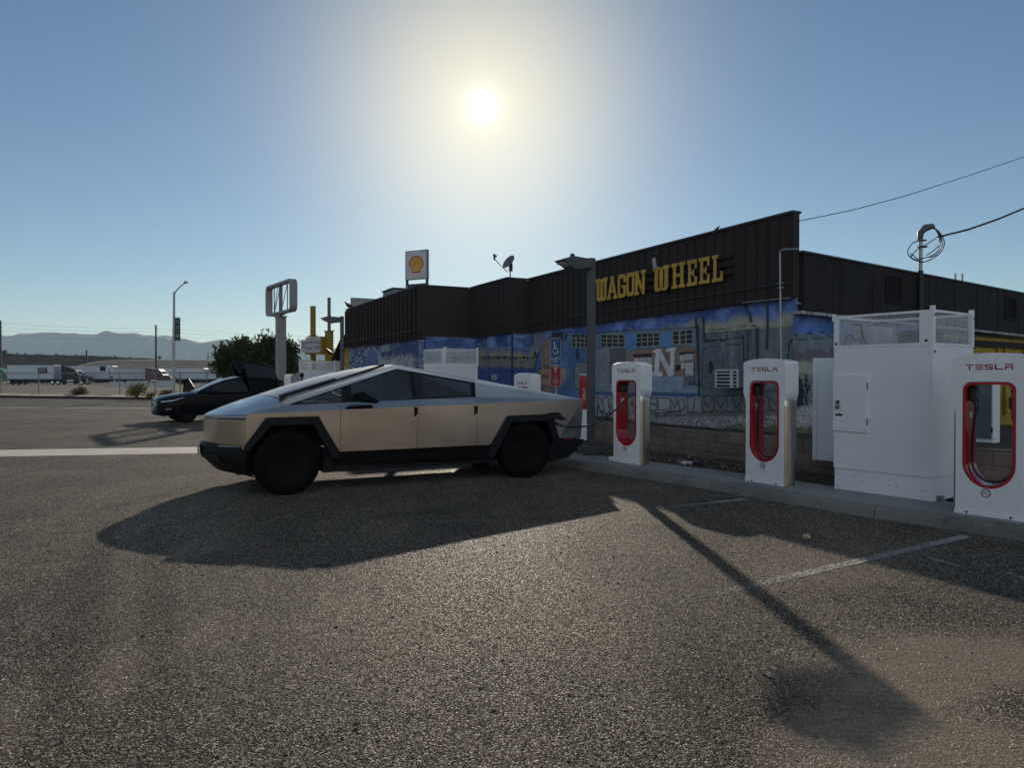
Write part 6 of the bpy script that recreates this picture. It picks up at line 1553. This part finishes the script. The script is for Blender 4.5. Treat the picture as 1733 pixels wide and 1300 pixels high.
# front door on the far side standing open
fd = part('door', MB().add([(1.62,2.0,.40),(1.30,2.86,.42),(1.30,2.90,.98),(1.62,2.0,1.0),(1.66,2.02,.40),(1.34,2.88,.42),(1.34,2.92,.98),(1.66,2.02,1.0)], [(3,2,1,0),(4,5,6,7),(0,1,5,4),(1,2,6,5),(2,3,7,6),(3,0,4,7)]), m_bp, car, 'far front door standing open')
part('window', MB().add([(1.62,2.02,1.0),(1.30,2.90,.98),(1.33,2.80,1.48),(1.42,2.55,1.55)], [(0,1,2,3)]), m_cgd, fd)
part('window_frame', MB().tube([(1.62,2.0,1.0),(1.42,2.55,1.55),(1.33,2.80,1.50),(1.30,2.90,.98)], .022, 6), m_bp, fd)
for sg in (-1, 1):
    y = lambda o: CWD+sg*o
    part('headlight', MB().add([(.10,y(.80),.755),(.45,y(.975),.80),(.85,y(1.0),.91),(.78,y(1.0),.875),(.44,y(.985),.765),(.12,y(.82),.725)], [(0,1,2,3,4,5)]), m_lamp_l, car)
    part('mirror', MB().ball((1.78,y(1.03),1.06), (.13,.10,.08)).tube([(1.78,y(.92),1.02),(1.78,y(1.0),1.04)], .03, 6), m_bp, car, smooth=True)
    part('fog_trim', MB().add([(.22,y(.93),.47),(.42,y(.985),.48),(.40,y(.985),.50),(.24,y(.935),.495)], [(0,1,2,3)]), m_lamp_l, car)
    part('tail_light', MB().add([(4.55,y(.92),1.02),(4.96,y(.79),1.0),(4.97,y(.78),.95),(4.55,y(.925),.97)], [(0,1,2,3)]), M('tail_red', (.35,.01,.01), .3), car)
part('splitter', MB().add([(-.05,.55,.245),(-.05,1.45,.245),(.35,1.92,.235),(.35,.08,.235),(-.05,.55,.265),(-.05,1.45,.265),(.35,1.92,.255),(.35,.08,.255)], [(3,2,1,0),(4,5,6,7),(0,1,5,4),(1,2,6,5),(2,3,7,6),(3,0,4,7)]), m_lamp_l, car)
part('license_plate', MB().box(-.03, -.01, .85, 1.15, .42, .56), M('plate_grey', (.36,.37,.40), .5), car)
part('grille', MB().box(-.012, .06, .62, 1.38, .30, .40), m_dark, car)
for x in (.90, 3.86):
    wheel(car, x, .145, .36, .26, sides=-1, aero=False); wheel(car, x, 1.855, .36, .26, sides=1, aero=False)
for y in (.6, 1.4): part('seat', MB().box(2.3, 2.5, y-.25, y+.25, .6, 1.28, ch=.05).box(2.36,2.46,y-.12,y+.12,1.3,1.46,ch=.03), m_seat, car)

# ------------------------------------------------------------------ person by the far cabinet
pp_ = P(510.5, 640, 27.6)
per = thing('person', 'dark haired person in dark clothes standing beside the smallest far power cabinet', 'person', (pp_.x, pp_.y, 0), R(200))
def skin_body(pts, edges, name, m):
    me = bpy.data.meshes.new(name); me.from_pydata([p[:3] for p in pts], edges, []); me.materials.append(m)
    o = put(name, me, per); o.modifiers.new('skin', 'SKIN'); 
    sv = me.skin_vertices
    if not sv: 
        bpy.context.view_layer.objects.active = o
    for i, p in enumerate(pts): me.skin_vertices[0].data[i].radius = (p[3], p[3] if len(p) < 5 else p[4])
    me.skin_vertices[0].data[0].use_root = True
    sb = o.modifiers.new('smooth', 'SUBSURF'); sb.levels = 1; sb.render_levels = 2
    return o
bodyp = [(0,0,.95,.16,.11),(0,0,1.15,.14,.10),(0,0,1.38,.17,.11),(0,0,1.48,.06),(0,.01,1.56,.055),
  (-.10,0,.86,.085),(-.11,-.01,.48,.062),(-.12,.0,.10,.045),(-.12,-.14,.04,.04),(.10,0,.86,.085),(.11,-.01,.48,.062),(.12,.0,.10,.045),(.12,-.14,.04,.04),
  (-.20,0,1.40,.06),(-.25,.02,1.12,.045),(-.24,-.10,.90,.033),(.20,0,1.40,.06),(.25,.02,1.12,.045),(.24,-.10,.90,.033)]
bodye = [(0,1),(1,2),(2,3),(3,4),(0,5),(5,6),(6,7),(7,8),(0,9),(9,10),(10,11),(11,12),(2,13),(13,14),(14,15),(2,16),(16,17),(17,18)]
try:
    skin_body(bodyp, bodye, 'body', M('dark_clothes', (.03,.03,.035), .8))
except Exception:
    b = MB()
    for a, c in bodye: b.tube([bodyp[a][:3], bodyp[c][:3]], [bodyp[a][3]*.8, bodyp[c][3]*.8], 10)
    part('body', b, M('dark_clothes', (.03,.03,.035), .8), per, smooth=True)
m_skin = M('skin', (.32,.19,.13), .6)
b = MB().ball((0,-.005,1.635), (.075,.092,.112), n=16, m=12).lathe([(.016,0),(.008,.03),(0,.035)], 8, Matrix.Translation((0,-.09,1.62)) @ Matrix.Rotation(R(90),4,'X')).ball((-.078,.01,1.63), (.012,.025,.032)).ball((.078,.01,1.63), (.012,.025,.032))
part('head', b, m_skin, per, smooth=True)
part('hair', MB().ball((0,.018,1.665), (.088,.098,.105), n=16, m=12), M('dark_hair', (.012,.010,.009), .6), per, smooth=True)
for sg in (-1, 1):
    b = MB().ball((sg*.24,-.13,.865), (.02,.035,.045))
    for k in range(4): b.tube([(sg*.24+(k-1.5)*.012*0,-.115-.016*k,.84),(sg*.243,-.118-.017*k,.80),(sg*.238,-.125-.016*k,.77+.006*abs(k-1.5))], [.009,.0085,.007], 6)
    b.tube([(sg*.225,-.15,.875),(sg*.222,-.175,.85),(sg*.224,-.18,.825)], [.010,.009,.007], 6)
    part('hand', b, m_skin, per, smooth=True)

# ------------------------------------------------------------------ semi trailers beyond the road
m_tw = M('trailer_white', (.46,.48,.51), .5, var=.06); m_chr = M('chrome', (.6,.6,.6), .25, 1.0)
def semi_tractor(name, lab, px_nose, Y, pcol, h=3.9, rot=0.0, sleeper=True):
    p = P(px_nose, 650, Y); t = thing(name, lab, 'semi truck', (p.x, p.y, 0), rot, 'parked highway tractors')
    m = M(name+'_'+'paint'+str(pcol), pcol, .3, spec=.3, var=.1)
    # local: nose at x=0, rear at x<0; y across 0..2.5
    prof = [(-.25,.55),(-.12,.9),(-.2,1.5),(-.55,1.72),(-1.9,2.02),(-2.35,2.75),(-2.9,3.2),(-3.9,h-.25),(-5.3,h),(-5.6,h),(-5.6,.75),(-2.4,.6)]
    part('cab', MB().prism(prof, .08, 2.42, 'y'), m, t, bevel=.08)
    part('window', MB().prism([(-2.55,2.05),(-2.75,2.72),(-3.35,2.72),(-3.35,2.05)], .06, 2.44, 'y'), m_gdark, t)
    part('windshield', MB().prism([(-1.93,2.09),(-2.36,2.77),(-2.42,2.75),(-2.0,2.07)], .3, 2.2, 'y'), m_gdark, t)
    part('bumper', MB().box(-.35, .02, .1, 2.4, .38, .74, ch=.06), m_chr, t)
    part('headlight', MB().box(-.32, -.1, .055, .3, .95, 1.25, ch=.04), m_lamp_l, t)
    part('fuel_tank', MB().lathe([(.32,-4.4),(.32,-2.95)], 16, Matrix.Translation((0,.3,.72)), 'x'), m_chr, t)
    part('mirror', MB().box(-2.45, -2.3, -.25, -.15, 2.1, 2.7), m_black, t)
    part('chassis', MB().box(-8.2, -2.4, .8, 1.7, .62, .95), m_dark, t)
    for x in (-1.35, -6.3, -7.5):
        wheel(t, x, .22, .52, .32, sides=-1, aero=False, mats=m_chr); wheel(t, x, 2.28, .52, .32, sides=1, aero=False, mats=m_chr)
    return t
def trailer(lab, px0, px1, Y, z0=1.15, z1=4.1, m=None, reefer=False, rib=False, rot=0.0, skirt=True):
    a, c = P(px0, 640, Y), P(px1, 640, Y); L = c.x-a.x; t = thing('trailer', lab, 'trailer', (a.x, a.y, 0), rot, 'white box trailers in the truck lot')
    m = m or m_tw
    part('box', MB().box(0, L, 0, 2.55, z0, z1, ch=.05), m, t)
    part('bottom_rail', MB().box(.05, L-.05, -.012, 2.56, z0-.12, z0-.002), M('rail_grey', (.14,.14,.15), .5), t)
    if rib:
        b = MB()
        for k in range(1, int(L/1.25)): b.box(k*1.25-.03, k*1.25+.03, -.03, -.002, z0+.05, z1-.05)
        part('side_posts', b, M('rail_pale', (.40,.41,.42), .5), t)
    part('undercarriage', MB().box(.3, L-.2, .35, 2.2, .28, z0-.125), m_dark, t)
    for x in (1.1, 2.35): wheel(t, x, .25, .5, .32, sides=-1, aero=False); wheel(t, x, 2.3, .5, .32, sides=1, aero=False)
    part('landing_leg', MB().box(L-2.7, L-2.55, .4, .5, .05, z0-.12), m_dark, t); part('landing_leg', MB().box(L-2.7, L-2.55, 2.0, 2.1, .05, z0-.12), m_dark, t)
    if reefer:
        part('cooling_unit', MB().box(L+.002, L+.75, .25, 2.3, 1.7, 4.0, ch=.1), m_tw, t); part('vent', MB().box(L-1.9, L-.7, -.02, -.003, 2.9, 3.9), m_dark, t)
    return t
semi_tractor('green_tractor', 'green highway tractor with rounded roof fairing at the far left edge', 24, 172, (.03,.16,.07))
semi_tractor('black_tractor', 'black highway tractor with a curved roof fairing, pulling a long white trailer', 148, 150, (.012,.012,.014))
semi_tractor('brown_tractor', 'brown highway tractor standing left of the street lamp', 291, 146, (.10,.055,.05), h=3.5)
trailer('long white box trailer between the green and the black tractor', 12, 91, 151.5)
trailer('white refrigerated trailer with a dark grille near its right end', 118, 184, 156, z1=3.95, reefer=True)
trailer('pale ribbed trailer hitched to the brown tractor', 191, 246, 148, z1=3.35, rib=True, m=M('trailer_bare', (.38,.39,.40), .4, .3))
trailer('plain white trailer right of the street lamp, low behind the fence', 296, 372, 149, z1=2.55)
trailer('white trailer roofline at the far right of the truck lot behind the lamp', 268, 345, 168, z1=3.6, z0=1.2)
# concrete barriers
m_bar = concrete('barrier_concrete', (.42,.42,.41), 1.0, .2)
def barrier(px0, px1, Y, lab, h=.95):
    a, c = P(px0, 650, Y), P(px1, 650, Y); L = c.x-a.x
    b = MB().add([(0,-.3,0),(L,-.3,0),(L,.3,0),(0,.3,0),(.35,-.1,h),(L-.2,-.1,h),(L-.2,.1,h),(.35,.1,h)], [(3,2,1,0),(4,5,6,7),(0,1,5,4),(1,2,6,5),(2,3,7,6),(3,0,4,7)])
    solo('concrete_barrier', b, m_bar, lab, 'barrier', 'concrete barriers before the brown tractor', loc=(a.x, a.y, 0), bevel=.03)
barrier(183, 212, 122, 'grey concrete barrier, leftmost of three, below the ribbed trailer', .8)
barrier(211, 252, 114, 'white concrete barrier behind the yellow green shrub', .95)
barrier(262, 291, 112, 'white concrete barrier at the street lamp, rightmost of three', 1.05)

# ------------------------------------------------------------------ fence along the verge
m_fp = M('fence_steel', (.20,.21,.22), .6, .3)
t = NT('chain_link'); t.n.remove(t.b)
tr = t.new('ShaderNodeBsdfTransparent'); df = t.new('ShaderNodeBsdfDiffuse'); df.inputs[0].default_value = (.12,.125,.13,1)
s_ = t.new('ShaderNodeSeparateXYZ'); t.l.new(t.obj(), s_.inputs[0])
d1 = t.math('ADD', s_.outputs[0], s_.outputs[2]); d2 = t.math('SUBTRACT', s_.outputs[0], s_.outputs[2])
bar = lambda o: t.math('LESS_THAN', t.math('FRACT', t.math('DIVIDE', o, .085)), .05)
mx = t.new('ShaderNodeMixShader'); t.l.new(t.math('MAXIMUM', bar(d1), bar(d2)), mx.inputs[0]); t.l.new(tr.outputs[0], mx.inputs[1]); t.l.new(df.outputs[0], mx.inputs[2]); t.l.new(mx.outputs[0], t.out.inputs[0])
m_link = t.m
FA, FB = Vector((-60, 65.6, .12)), Vector((6, 42.0, .12)); fd_ = (FB-FA).normalized()
fen = thing('chain_link_fence', 'thin chain link fence with steel posts along the far verge', 'fence', tuple(FA), math.atan2(fd_.y, fd_.x))
FL = (FB-FA).length
part('mesh', MB().add([(0,0,.08),(FL,0,.08),(FL,0,1.75),(0,0,1.75)], [(0,1,2,3)]), m_link, fen)
part('top_rail', MB().tube([(0,0,1.78),(FL,0,1.78)], .03, 6), m_fp, fen); part('bottom_wire', MB().tube([(0,0,.1),(FL,0,.1)], .015, 5), m_fp, fen)
def fence_at(px):
    d = ray(px, 640); n = Vector((-fd_.y, fd_.x, 0)); k = (FA-CAM).dot(n)/d.dot(n); return (CAM+d*k-FA).dot(fd_)
for px in (-120, -55, 2, 65.5, 135, 202.5, 262, 305, 350, 400, 455, 520, 590):
    part('post', MB().tube([(fence_at(px),0,-.1),(fence_at(px),0,1.86)], .042, 8), m_fp, fen)
x = fence_at(73); pw_ = FA+fd_*x
fs_ = thing('fence_sign', 'dark purple rectangular sign with small pale writing hung on the fence', 'sign', (pw_.x, pw_.y, 1.55), math.atan2(fd_.y, fd_.x))
part('board', MB().box(-.52, .52, -.06, -.035, .38, .80), M('purple_board', (.045,.022,.04), .6), fs_)
b = MB()
for k in range(2):
    for q in range(5): b.box(-.4+q*.16, -.4+q*.16+.12, -.064, -.0605, .66-.15*k, .70-.15*k)
part('writing', b, M('sign_white', (.62,.63,.64), .5), fs_)

# ------------------------------------------------------------------ street lamp, utility poles, wires
pl_ = P(293.5, 660, 51.5); zz = lambda py, Y: P(0, py, Y).z
st = thing('street_lamp', 'tall pale street lamp with upswept arm and a dark hanging banner, across the road', 'street lamp', (pl_.x, pl_.y, .1))
hx2 = lambda px: (px-293.5)*51.5/F
part('pole', MB().tube([(0,0,0),(hx2(295.5),0,zz(494,51.5)-.1)], [.13,.075], 12), M('galvanised', (.42,.42,.41), .5, .6), st, smooth=60)
part('arm', MB().tube([(hx2(295.5),0,zz(497,51.5)-.1),(hx2(300),0,zz(491,51.5)-.1),(hx2(308),0,zz(483,51.5)-.1),(hx2(314),0,zz(479.5,51.5)-.1)], [.05,.045,.04,.035], 8), M('galvanised', (.42,.42,.41), .5, .6), st, smooth=60)
part('lamp_head', MB().add([(hx2(312),-.12,zz(479.5,51.5)-.1),(hx2(321.5),-.12,zz(478.3,51.5)-.1),(hx2(321.5),.12,zz(478.3,51.5)-.1),(hx2(312),.12,zz(479.5,51.5)-.1),(hx2(314),-.1,zz(476,51.5)-.1),(hx2(319),-.1,zz(476.2,51.5)-.1),(hx2(319),.1,zz(476.2,51.5)-.1),(hx2(314),.1,zz(476,51.5)-.1)], [(3,2,1,0),(4,5,6,7),(0,1,5,4),(1,2,6,5),(2,3,7,6),(3,0,4,7)]), M('lamp_grey', (.2,.2,.21), .5), st)
ban = thing('banner', 'dark green banner with a pale round emblem hanging from the street lamp', 'banner', (pl_.x+hx2(301.5), pl_.y-.03, .1))
zb0, zb1 = zz(576,51.5)-.1, zz(538,51.5)-.1; bw = .19
part('cloth', MB().box(-bw, bw, -.012, .012, zb0, zb1), M('banner_green', (.012,.045,.04), .8), ban)
b = MB().box(-bw-.12, bw, -.02, .02, zb0-.05, zb0-.02).box(-bw-.12, bw, -.02, .02, zb1+.02, zb1+.05)
part('rod', b, m_fp, ban)
Xb = frame((0,-.014,zb0+.33),(1,0,0)); b = MB()
vs = [(r_*math.cos(2*math.pi*k/24), r_*math.sin(2*math.pi*k/24), 0) for r_ in (.13,.09) for k in range(24)]; b.add(vs, [(k,(k+1)%24,24+(k+1)%24,24+k) for k in range(24)], Xb)
b.add([(.045*math.cos(2*math.pi*k/12), .045*math.sin(2*math.pi*k/12), 0) for k in range(12)], [tuple(range(12))], Xb)
Xb2 = frame((0,-.014,zb1-.35),(1,0,0))
for k, (x0,y0,x1,y1) in enumerate([(-.12,.16,.10,.20),(-.12,.0,-.08,.16),(.05,-.05,.10,.10),(-.05,-.28,.09,-.22),(-.11,-.45,-.06,-.30),(.02,-.50,.07,-.33),(-.09,-.66,.1,-.62)]): b.add([(x0,y0,0),(x1,y0,0),(x1,y1,0),(x0,y1,0)], [(0,1,2,3)], Xb2)
part('emblem', b, M('emblem_pale', (.30,.36,.36), .7), ban)
m_pole = M('weathered_pole', (.05,.05,.055), .8)
def upole(px, pyt, pyb, Y, r_, lab, arms=True):
    p = P(px, pyb, Y); zt_ = zz(pyt, Y); t = thing('utility_pole', lab, 'utility pole', (p.x, p.y, -.5), 0, 'utility poles on the skyline')
    part('pole', MB().tube([(0,0,0),(0,0,zt_+.5)], [r_*1.25, r_], 10), m_pole, t)
    if arms:
        b = MB()
        for k in range(6): b.tube([(0,0,zt_+.5-1.0-k*.85),(.75,0,zt_+.5-.95-k*.85)], .05, 5)
        part('insulator', b, m_pole, t)
    return p.x, Y, zt_
A0 = upole(0.5, 542, 596, 200, .30, 'dark utility pole at the extreme left edge of the scene'); A1 = upole(264, 550, 606, 215, .24, 'tall dark utility pole between the hill and the street lamp')
upole(146.3, 592.5, 602, 330, .35, 'tiny utility pole on the dark ridge above the black tractor', False); upole(352, 600, 609, 300, .22, 'tiny utility pole on the embankment left of the trees', False)
def wire(name, pts, r_, lab, sag=0.0, n=24, m=None, group=None, twist=False):
    out = []
    for a, c in zip(pts, pts[1:]):
        a, c = Vector(a), Vector(c)
        for i in range(n):
            k = i/n; out.append(a.lerp(c, k)-Vector((0,0,sag*4*k*(1-k))))
    out.append(Vector(pts[-1])); b = MB().tube(out, r_, 5)
    if twist:
        for ph in (0, 2.1, 4.2): b.tube([p+Vector((0, math.cos(i*.9+ph), math.sin(i*.9+ph)))*r_*1.5 for i, p in enumerate(out)], r_*.8, 5)
    return solo(name, b, m or m_black, lab, 'wire', group)
for k in range(4):
    z0, z1 = A0[2]-.8-k*1.1, A1[2]-.9-k*1.1
    e = P(600, 571+k*5, 240)
    wire('power_line', [(A0[0]-80, 190, z0+.5), (A0[0], A0[1], z0), (A1[0], A1[1], z1), (e.x, 240, e.z)], .022, 'thin grey power line strung between the two tall skyline poles', .5, 16, M('wire_grey', (.10,.10,.11), .7), 'skyline power lines')
# wires into the building
pA = P(1213, 389.5, 15.05); pB = P(1352, 374, 13.35); pE = P(2500, 20, 26)
mid = [P(1352,374,13.35), P(1440,356,14.5), P(1530,332,15.8), P(1630,300,17.3), P(1733,265,19.0), P(1900,203,22), P(2150,100,27)]
wire('telephone_wire', [tuple(pA), tuple(P(1280,383.5,14.2)), tuple(pB)]+[tuple(q) for q in mid[1:]], .0085, 'thin dark wire rising from the building fascia to the right edge', 0, 6)
q0 = P(1588, 401, pM.y-.1)
wire('service_cable', [tuple(q0), tuple(P(1640,388,14.9)), tuple(P(1690,370.5,15.2)), tuple(P(1733,352.5,15.5)), tuple(P(1850,300,16.4)), tuple(P(2100,180,18.5))], .011, 'twisted thick cable running from the service mast to the right edge', 0, 14, None, None, True)

# ------------------------------------------------------------------ big signs
# empty frame sign
SD = Vector((-.577,.816,0)); SN = Vector((.816,.577,0))
m_fr = M('sign_frame_grey', (.27,.25,.25), .5, var=.1); m_fri = M('sign_inner', (.20,.20,.21), .6)
base = P(475.5, 640, 33.6)
sg_ = thing('sign_frame', 'empty rounded sign frame on a tall square grey pole, its panels gone', 'sign', (base.x, base.y, 0), math.atan2(-SD.y, -SD.x))
zpt = zz(535, 33.6); zs0, zs1 = zz(531.5,33.6), zz(478.5,33.6); hl = 1.95; dp = .30
rr2 = lambda w, h, r_: arc(w-r_,h-r_,r_,r_,0,90,5)+arc(-w+r_,h-r_,r_,r_,90,180,5)+arc(-w+r_,-h+r_,r_,r_,180,270,5)+arc(w-r_,-h+r_,r_,r_,270,360,5)
hh = (zs1-zs0)/2; zc_ = (zs1+zs0)/2
a_, c_ = rr2(hl, hh, .28), rr2(hl-.13, hh-.11, .20); n_ = len(a_); vs = []
for y in (-dp/2, dp/2): vs += [(x,y,z+zc_) for x,z in a_]+[(x,y,z+zc_) for x,z in c_]
fs = []
for o, p in ((0,n_),(n_,3*n_),(3*n_,2*n_),(2*n_,0)): fs += [(o+i, o+(i+1)%n_, p+(i+1)%n_, p+i) for i in range(n_)]
part('frame', MB().add(vs, fs), m_fr, sg_, smooth=40)
part('pole', MB().box(-.20, .20, -.2, .2, 0, zpt, ch=.02).box(-.24,.24,-.24,.24,zpt-.06,zpt-.001), m_fr, sg_)
part('neck', MB().box(-.08, .08, -.08, .08, zpt+.001, zs0+.02).box(-.3,.3,-.12,.12,zs0-.05,zs0-.001), m_fr, sg_)
part('centre_post', MB().box(-.07, .07, -.07, .07, zs0+.112, zs1-.112), m_fri, sg_)
b = MB()
for x in (-1.35, -1.0, 1.0, 1.35): b.box(x-.02, x+.02, -.02, .02, zs0+.112, zs1-.112)
part('strut', b, m_fri, sg_)
b = MB()
for x0, x1 in ((-.95,-.1),(-1.0,-.5),(.1,.95)): b.tube([(x0,0,zs0+.13),(x1,.01,zs1-.13)], .018, 5)
part('brace', b, m_fri, sg_)
b = MB().box(1.70, 1.80, -.1, .1, zs0+.25, zs1-.25)
part('ballast_strip', b, m_fri, sg_)
# shell sign
Ys = 60.0; pS = P(706, 640, Ys)
sx = lambda px: (px-706)*Ys/F*1.13
sh = thing('shell_sign', 'white board with a yellow and red scallop shell on two steel legs above the roof', 'sign', (pS.x, pS.y, 0), R(-27))
zS0, zS1 = zz(472, Ys), zz(425, Ys); hwS = 19/F*Ys*1.10
part('board', MB().box(-hwS, hwS, -.12, .12, zS0, zS1, ch=.02), M('board_white', (.50,.50,.52), .5), sh)
part('border', MB().box(-hwS-.06, -hwS-.001, -.14, .14, zS0, zS1).box(hwS+.001, hwS+.06, -.14, .14, zS0, zS1).box(-hwS-.06, hwS+.06, -.14, .14, zS1+.001, zS1+.05).box(-hwS-.06, hwS+.06, -.14, .14, zS0-.05, zS0-.001), M('board_grey', (.17,.18,.19), .5), sh)
for x in (-hwS+.03, hwS-.03): part('leg', MB().box(x-.09, x+.09, -.09, .09, 0, zS0-.051), M('leg_dark', (.05,.055,.06), .6), sh)
cz_ = (zS0+zS1)/2-.02; Rr = .70*hwS*.98
def shell_out(k):
    top = [(Rr*k*math.cos(R(a))*1.02, Rr*k*math.sin(R(a))*1.0+.10) for a in range(-22, 203, 9)]
    return top+[(-.56*Rr*k, -.62*Rr*k+.1), (-.58*Rr*k, -1.05*Rr*k+.1), (-.1*Rr*k, -1.03*Rr*k+.1), (0, -1.10*Rr*k+.1), (.1*Rr*k, -1.03*Rr*k+.1), (.58*Rr*k, -1.05*Rr*k+.1), (.56*Rr*k, -.62*Rr*k+.1)]
part('shell_rim', MB().prism([(x, z+cz_) for x, z in shell_out(1.0)], -.135, -.1201, 'y'), M('shell_red', (.38,.028,.02), .5), sh)
part('shell_face', MB().prism([(x, z+cz_) for x, z in shell_out(.86)], -.145, -.1351, 'y'), M('shell_yellow', (.62,.36,.05), .5), sh)
b = MB()
for k, a in enumerate((24, 46, 68, 90, 112, 134, 156)):
    d0 = Vector((math.cos(R(a)), 0, math.sin(R(a)))); s0 = Vector((-.0,0,-.5*Rr+.1+cz_)); n0 = Vector((-d0.z,0,d0.x))*.028
    p0 = s0+d0*Rr*.42; p1 = Vector((Rr*.80*math.cos(R(90+(a-90)*1.18)),0,Rr*.80*math.sin(R(90+(a-90)*1.18))+.1+cz_))
    b.add([p0-n0*.4+Vector((0,-.147,0)), p0+n0*.4+Vector((0,-.147,0)), p1+n0+Vector((0,-.147,0)), p1-n0+Vector((0,-.147,0))], [(0,1,2,3)])
part('shell_rib', b, M('shell_red', (.38,.028,.02), .5), sh)
zp1, zp0 = zz(480.5,Ys), zz(500,Ys)
part('price_board', MB().box(-hwS+.13, hwS-.13, -.13, .13, zp0, zp1), M('price_green', (.03,.05,.045), .5), sh)
b = MB(); add_text(b, 'Regular', .62, frame((-.2,-.134,zp1-.36),(1,0,0)))
part('price_lettering', b, M('letter_cream', (.5,.48,.4), .6), sh)
# yellow poles with boards
m_yp = M('yellow_pole_paint', (.26,.17,.012), .5, var=.2); m_yd = M('weathered_pole_top', (.16,.13,.10), .6)
Yq = 37.0; q = P(530, 640, Yq)
ys = thing('pole_sign', 'white A Local Favorite boards between two yellow posts at the front of the restaurant', 'sign', (q.x, q.y, 0), R(-33))
ux = lambda px: (px-530)*Yq/F*1.22
zq = lambda py: zz(py, Yq)
part('post', MB().box(-.10, .10, -.1, .1, 0, zq(518)), m_yp, ys); xr = ux(562)
part('post', MB().box(xr-.15, xr+.15, -.15, .15, 0, zq(562)), m_yp, ys); part('post', MB().box(xr-.06, xr+.06, -.06, .06, zq(562)+.001, zq(506)), m_yd, ys, 'thin weathered upper length of the right post')
bd = part('board', MB().box(ux(526), ux(555), -.36, -.101, zq(597), zq(571)), M('board_white', (.50,.50,.52), .5), ys)
part('board_frame', MB().box(ux(525)-.02, ux(555), -.37, .1, zq(597)-.10, zq(597)-.001).box(ux(555)+.001, xr-.151, -.34, .1, zq(600), zq(571)).box(ux(525)-.02, ux(555), -.099, .05, zq(597), zq(571)), m_yp, ys)
b = MB(); hb_ = zq(571)-zq(597); xm = (ux(526)+ux(555))/2
add_text(b, 'A Local Favorite', .235, frame((xm,-.364,zq(571)-hb_*.34),(1,0,0)), .70); add_text(b, 'Since 1978', .25, frame((xm,-.364,zq(571)-hb_*.72),(1,0,0)), .9)
part('lettering', b, m_dark, bd)
part('board', MB().box(ux(511.5), ux(521), -.2, -.02, zq(596), zq(575)), M('board_white', (.50,.50,.52), .5), ys, 'narrow left board')
b = MB(); add_text(b, 'Open', .2, frame((ux(516.3),-.204,zq(581)),(1,0,0)), .8); add_text(b, 'Daily', .2, frame((ux(516.3),-.204,zq(587)),(1,0,0)), .8)
part('lettering', b, m_dark, ys)
part('bracket', MB().box(ux(521)+.001, -.101, -.18, .05, zq(600), zq(571)).box(-.34, .34, -.05, .05, zq(570)+.02, zq(570)+.07).box(xr-.34, xr+.34, -.05, .05, zq(562.5)-.0, zq(562.5)+.05), m_yp, ys)

# ------------------------------------------------------------------ small things on the asphalt
def crumple(name, loc, size, m, lab, cat, seed, flat=.35):
    rng = random.Random(seed); b = MB(); n, mm = 12, 6; vs = []
    for i in range(mm+1):
        for k in range(n):
            th, ph = math.pi*i/mm, 2*math.pi*k/n; r_ = size*(.75+.5*rng.random())
            vs.append((r_*math.sin(th)*math.cos(ph)*1.3, r_*math.sin(th)*math.sin(ph)*.8, size*flat+r_*math.cos(th)*flat))
    b.add(vs, [(i*n+k, i*n+(k+1)%n, (i+1)*n+(k+1)%n, (i+1)*n+k) for i in range(mm) for k in range(n)])
    return solo(name, b, m, lab, cat, loc=loc, rotz=rng.random()*3)
q = G(1365, 912); crumple('dry_leaf', (q.x, q.y, 0), .045, M('tan_leaf', (.50,.36,.22), .7), 'curled tan dry leaf lying alone on the sunlit asphalt before charging post 1B', 'leaf', 3, .5)
q = G(1301, 1146); crumple('stone', (q.x, q.y, 0), .016, M('pale_stone', (.42,.39,.34), .8), 'small pale stone beside the lamp post shadow', 'stone', 4, .8)
q = G(1160, 786.5, .13); crumple('paper_scrap', (q.x, q.y, .135), .10, M('paper_white', (.6,.6,.6), .8), 'crumpled white paper scrap on the dirt edge between posts 1A and 1B', 'litter', 5, .25)
q = G(1183, 789, .13); crumple('dark_rag', (q.x, q.y, .135), .085, m_black, 'dark rag on the dirt edge right of the white paper scrap', 'litter', 6, .4)
rng = random.Random(21); b = MB()
for _ in range(420):
    px, py = rng.uniform(-60, 1800), 830+abs(rng.gauss(0, 1))*230
    q = G(px, min(py, 1320)); s_ = rng.uniform(.004, .011)*(.6+.4*rng.random())
    if q.y > 11 or (q.x > 4.6): continue
    b.ball((q.x, q.y, s_*.35), (s_*1.2, s_, s_*.7), n=6, m=4)
struct('loose_gravel', b, M('gravel_mix', (.10,.093,.083), .9, var=.8, vscale=6), kind='stuff')
b = MB()
for _ in range(140):
    px, py = rng.uniform(-60, 1800), 850+abs(rng.gauss(0, 1))*240
    q = G(px, min(py, 1320)); s_ = rng.uniform(.003, .007)
    if q.y > 11 or (q.x > 4.6): continue
    b.ball((q.x, q.y, s_*.35), (s_*1.2, s_, s_*.7), n=6, m=4)
struct('loose_gravel', b, M('gravel_pale', (.40,.37,.32), .7, var=.4, vscale=6), kind='stuff')

# ------------------------------------------------------------------ desert air
hz = MB().box(-9100, 9100, -410, 8700, -22, 480)
hm = bpy.data.materials.new('haze_air'); hm.use_nodes = True; hn = hm.node_tree.nodes; hn.remove(hn['Principled BSDF'])
hv_ = hn.new('ShaderNodeVolumePrincipled'); hv_.inputs['Color'].default_value = (.56,.78,1.0,1); hv_.inputs['Density'].default_value = HAZE; hv_.inputs['Anisotropy'].default_value = .25
hm.node_tree.links.new(hv_.outputs[0], hn['Material Output'].inputs['Volume'])
struct('haze', hz, hm, kind='stuff')
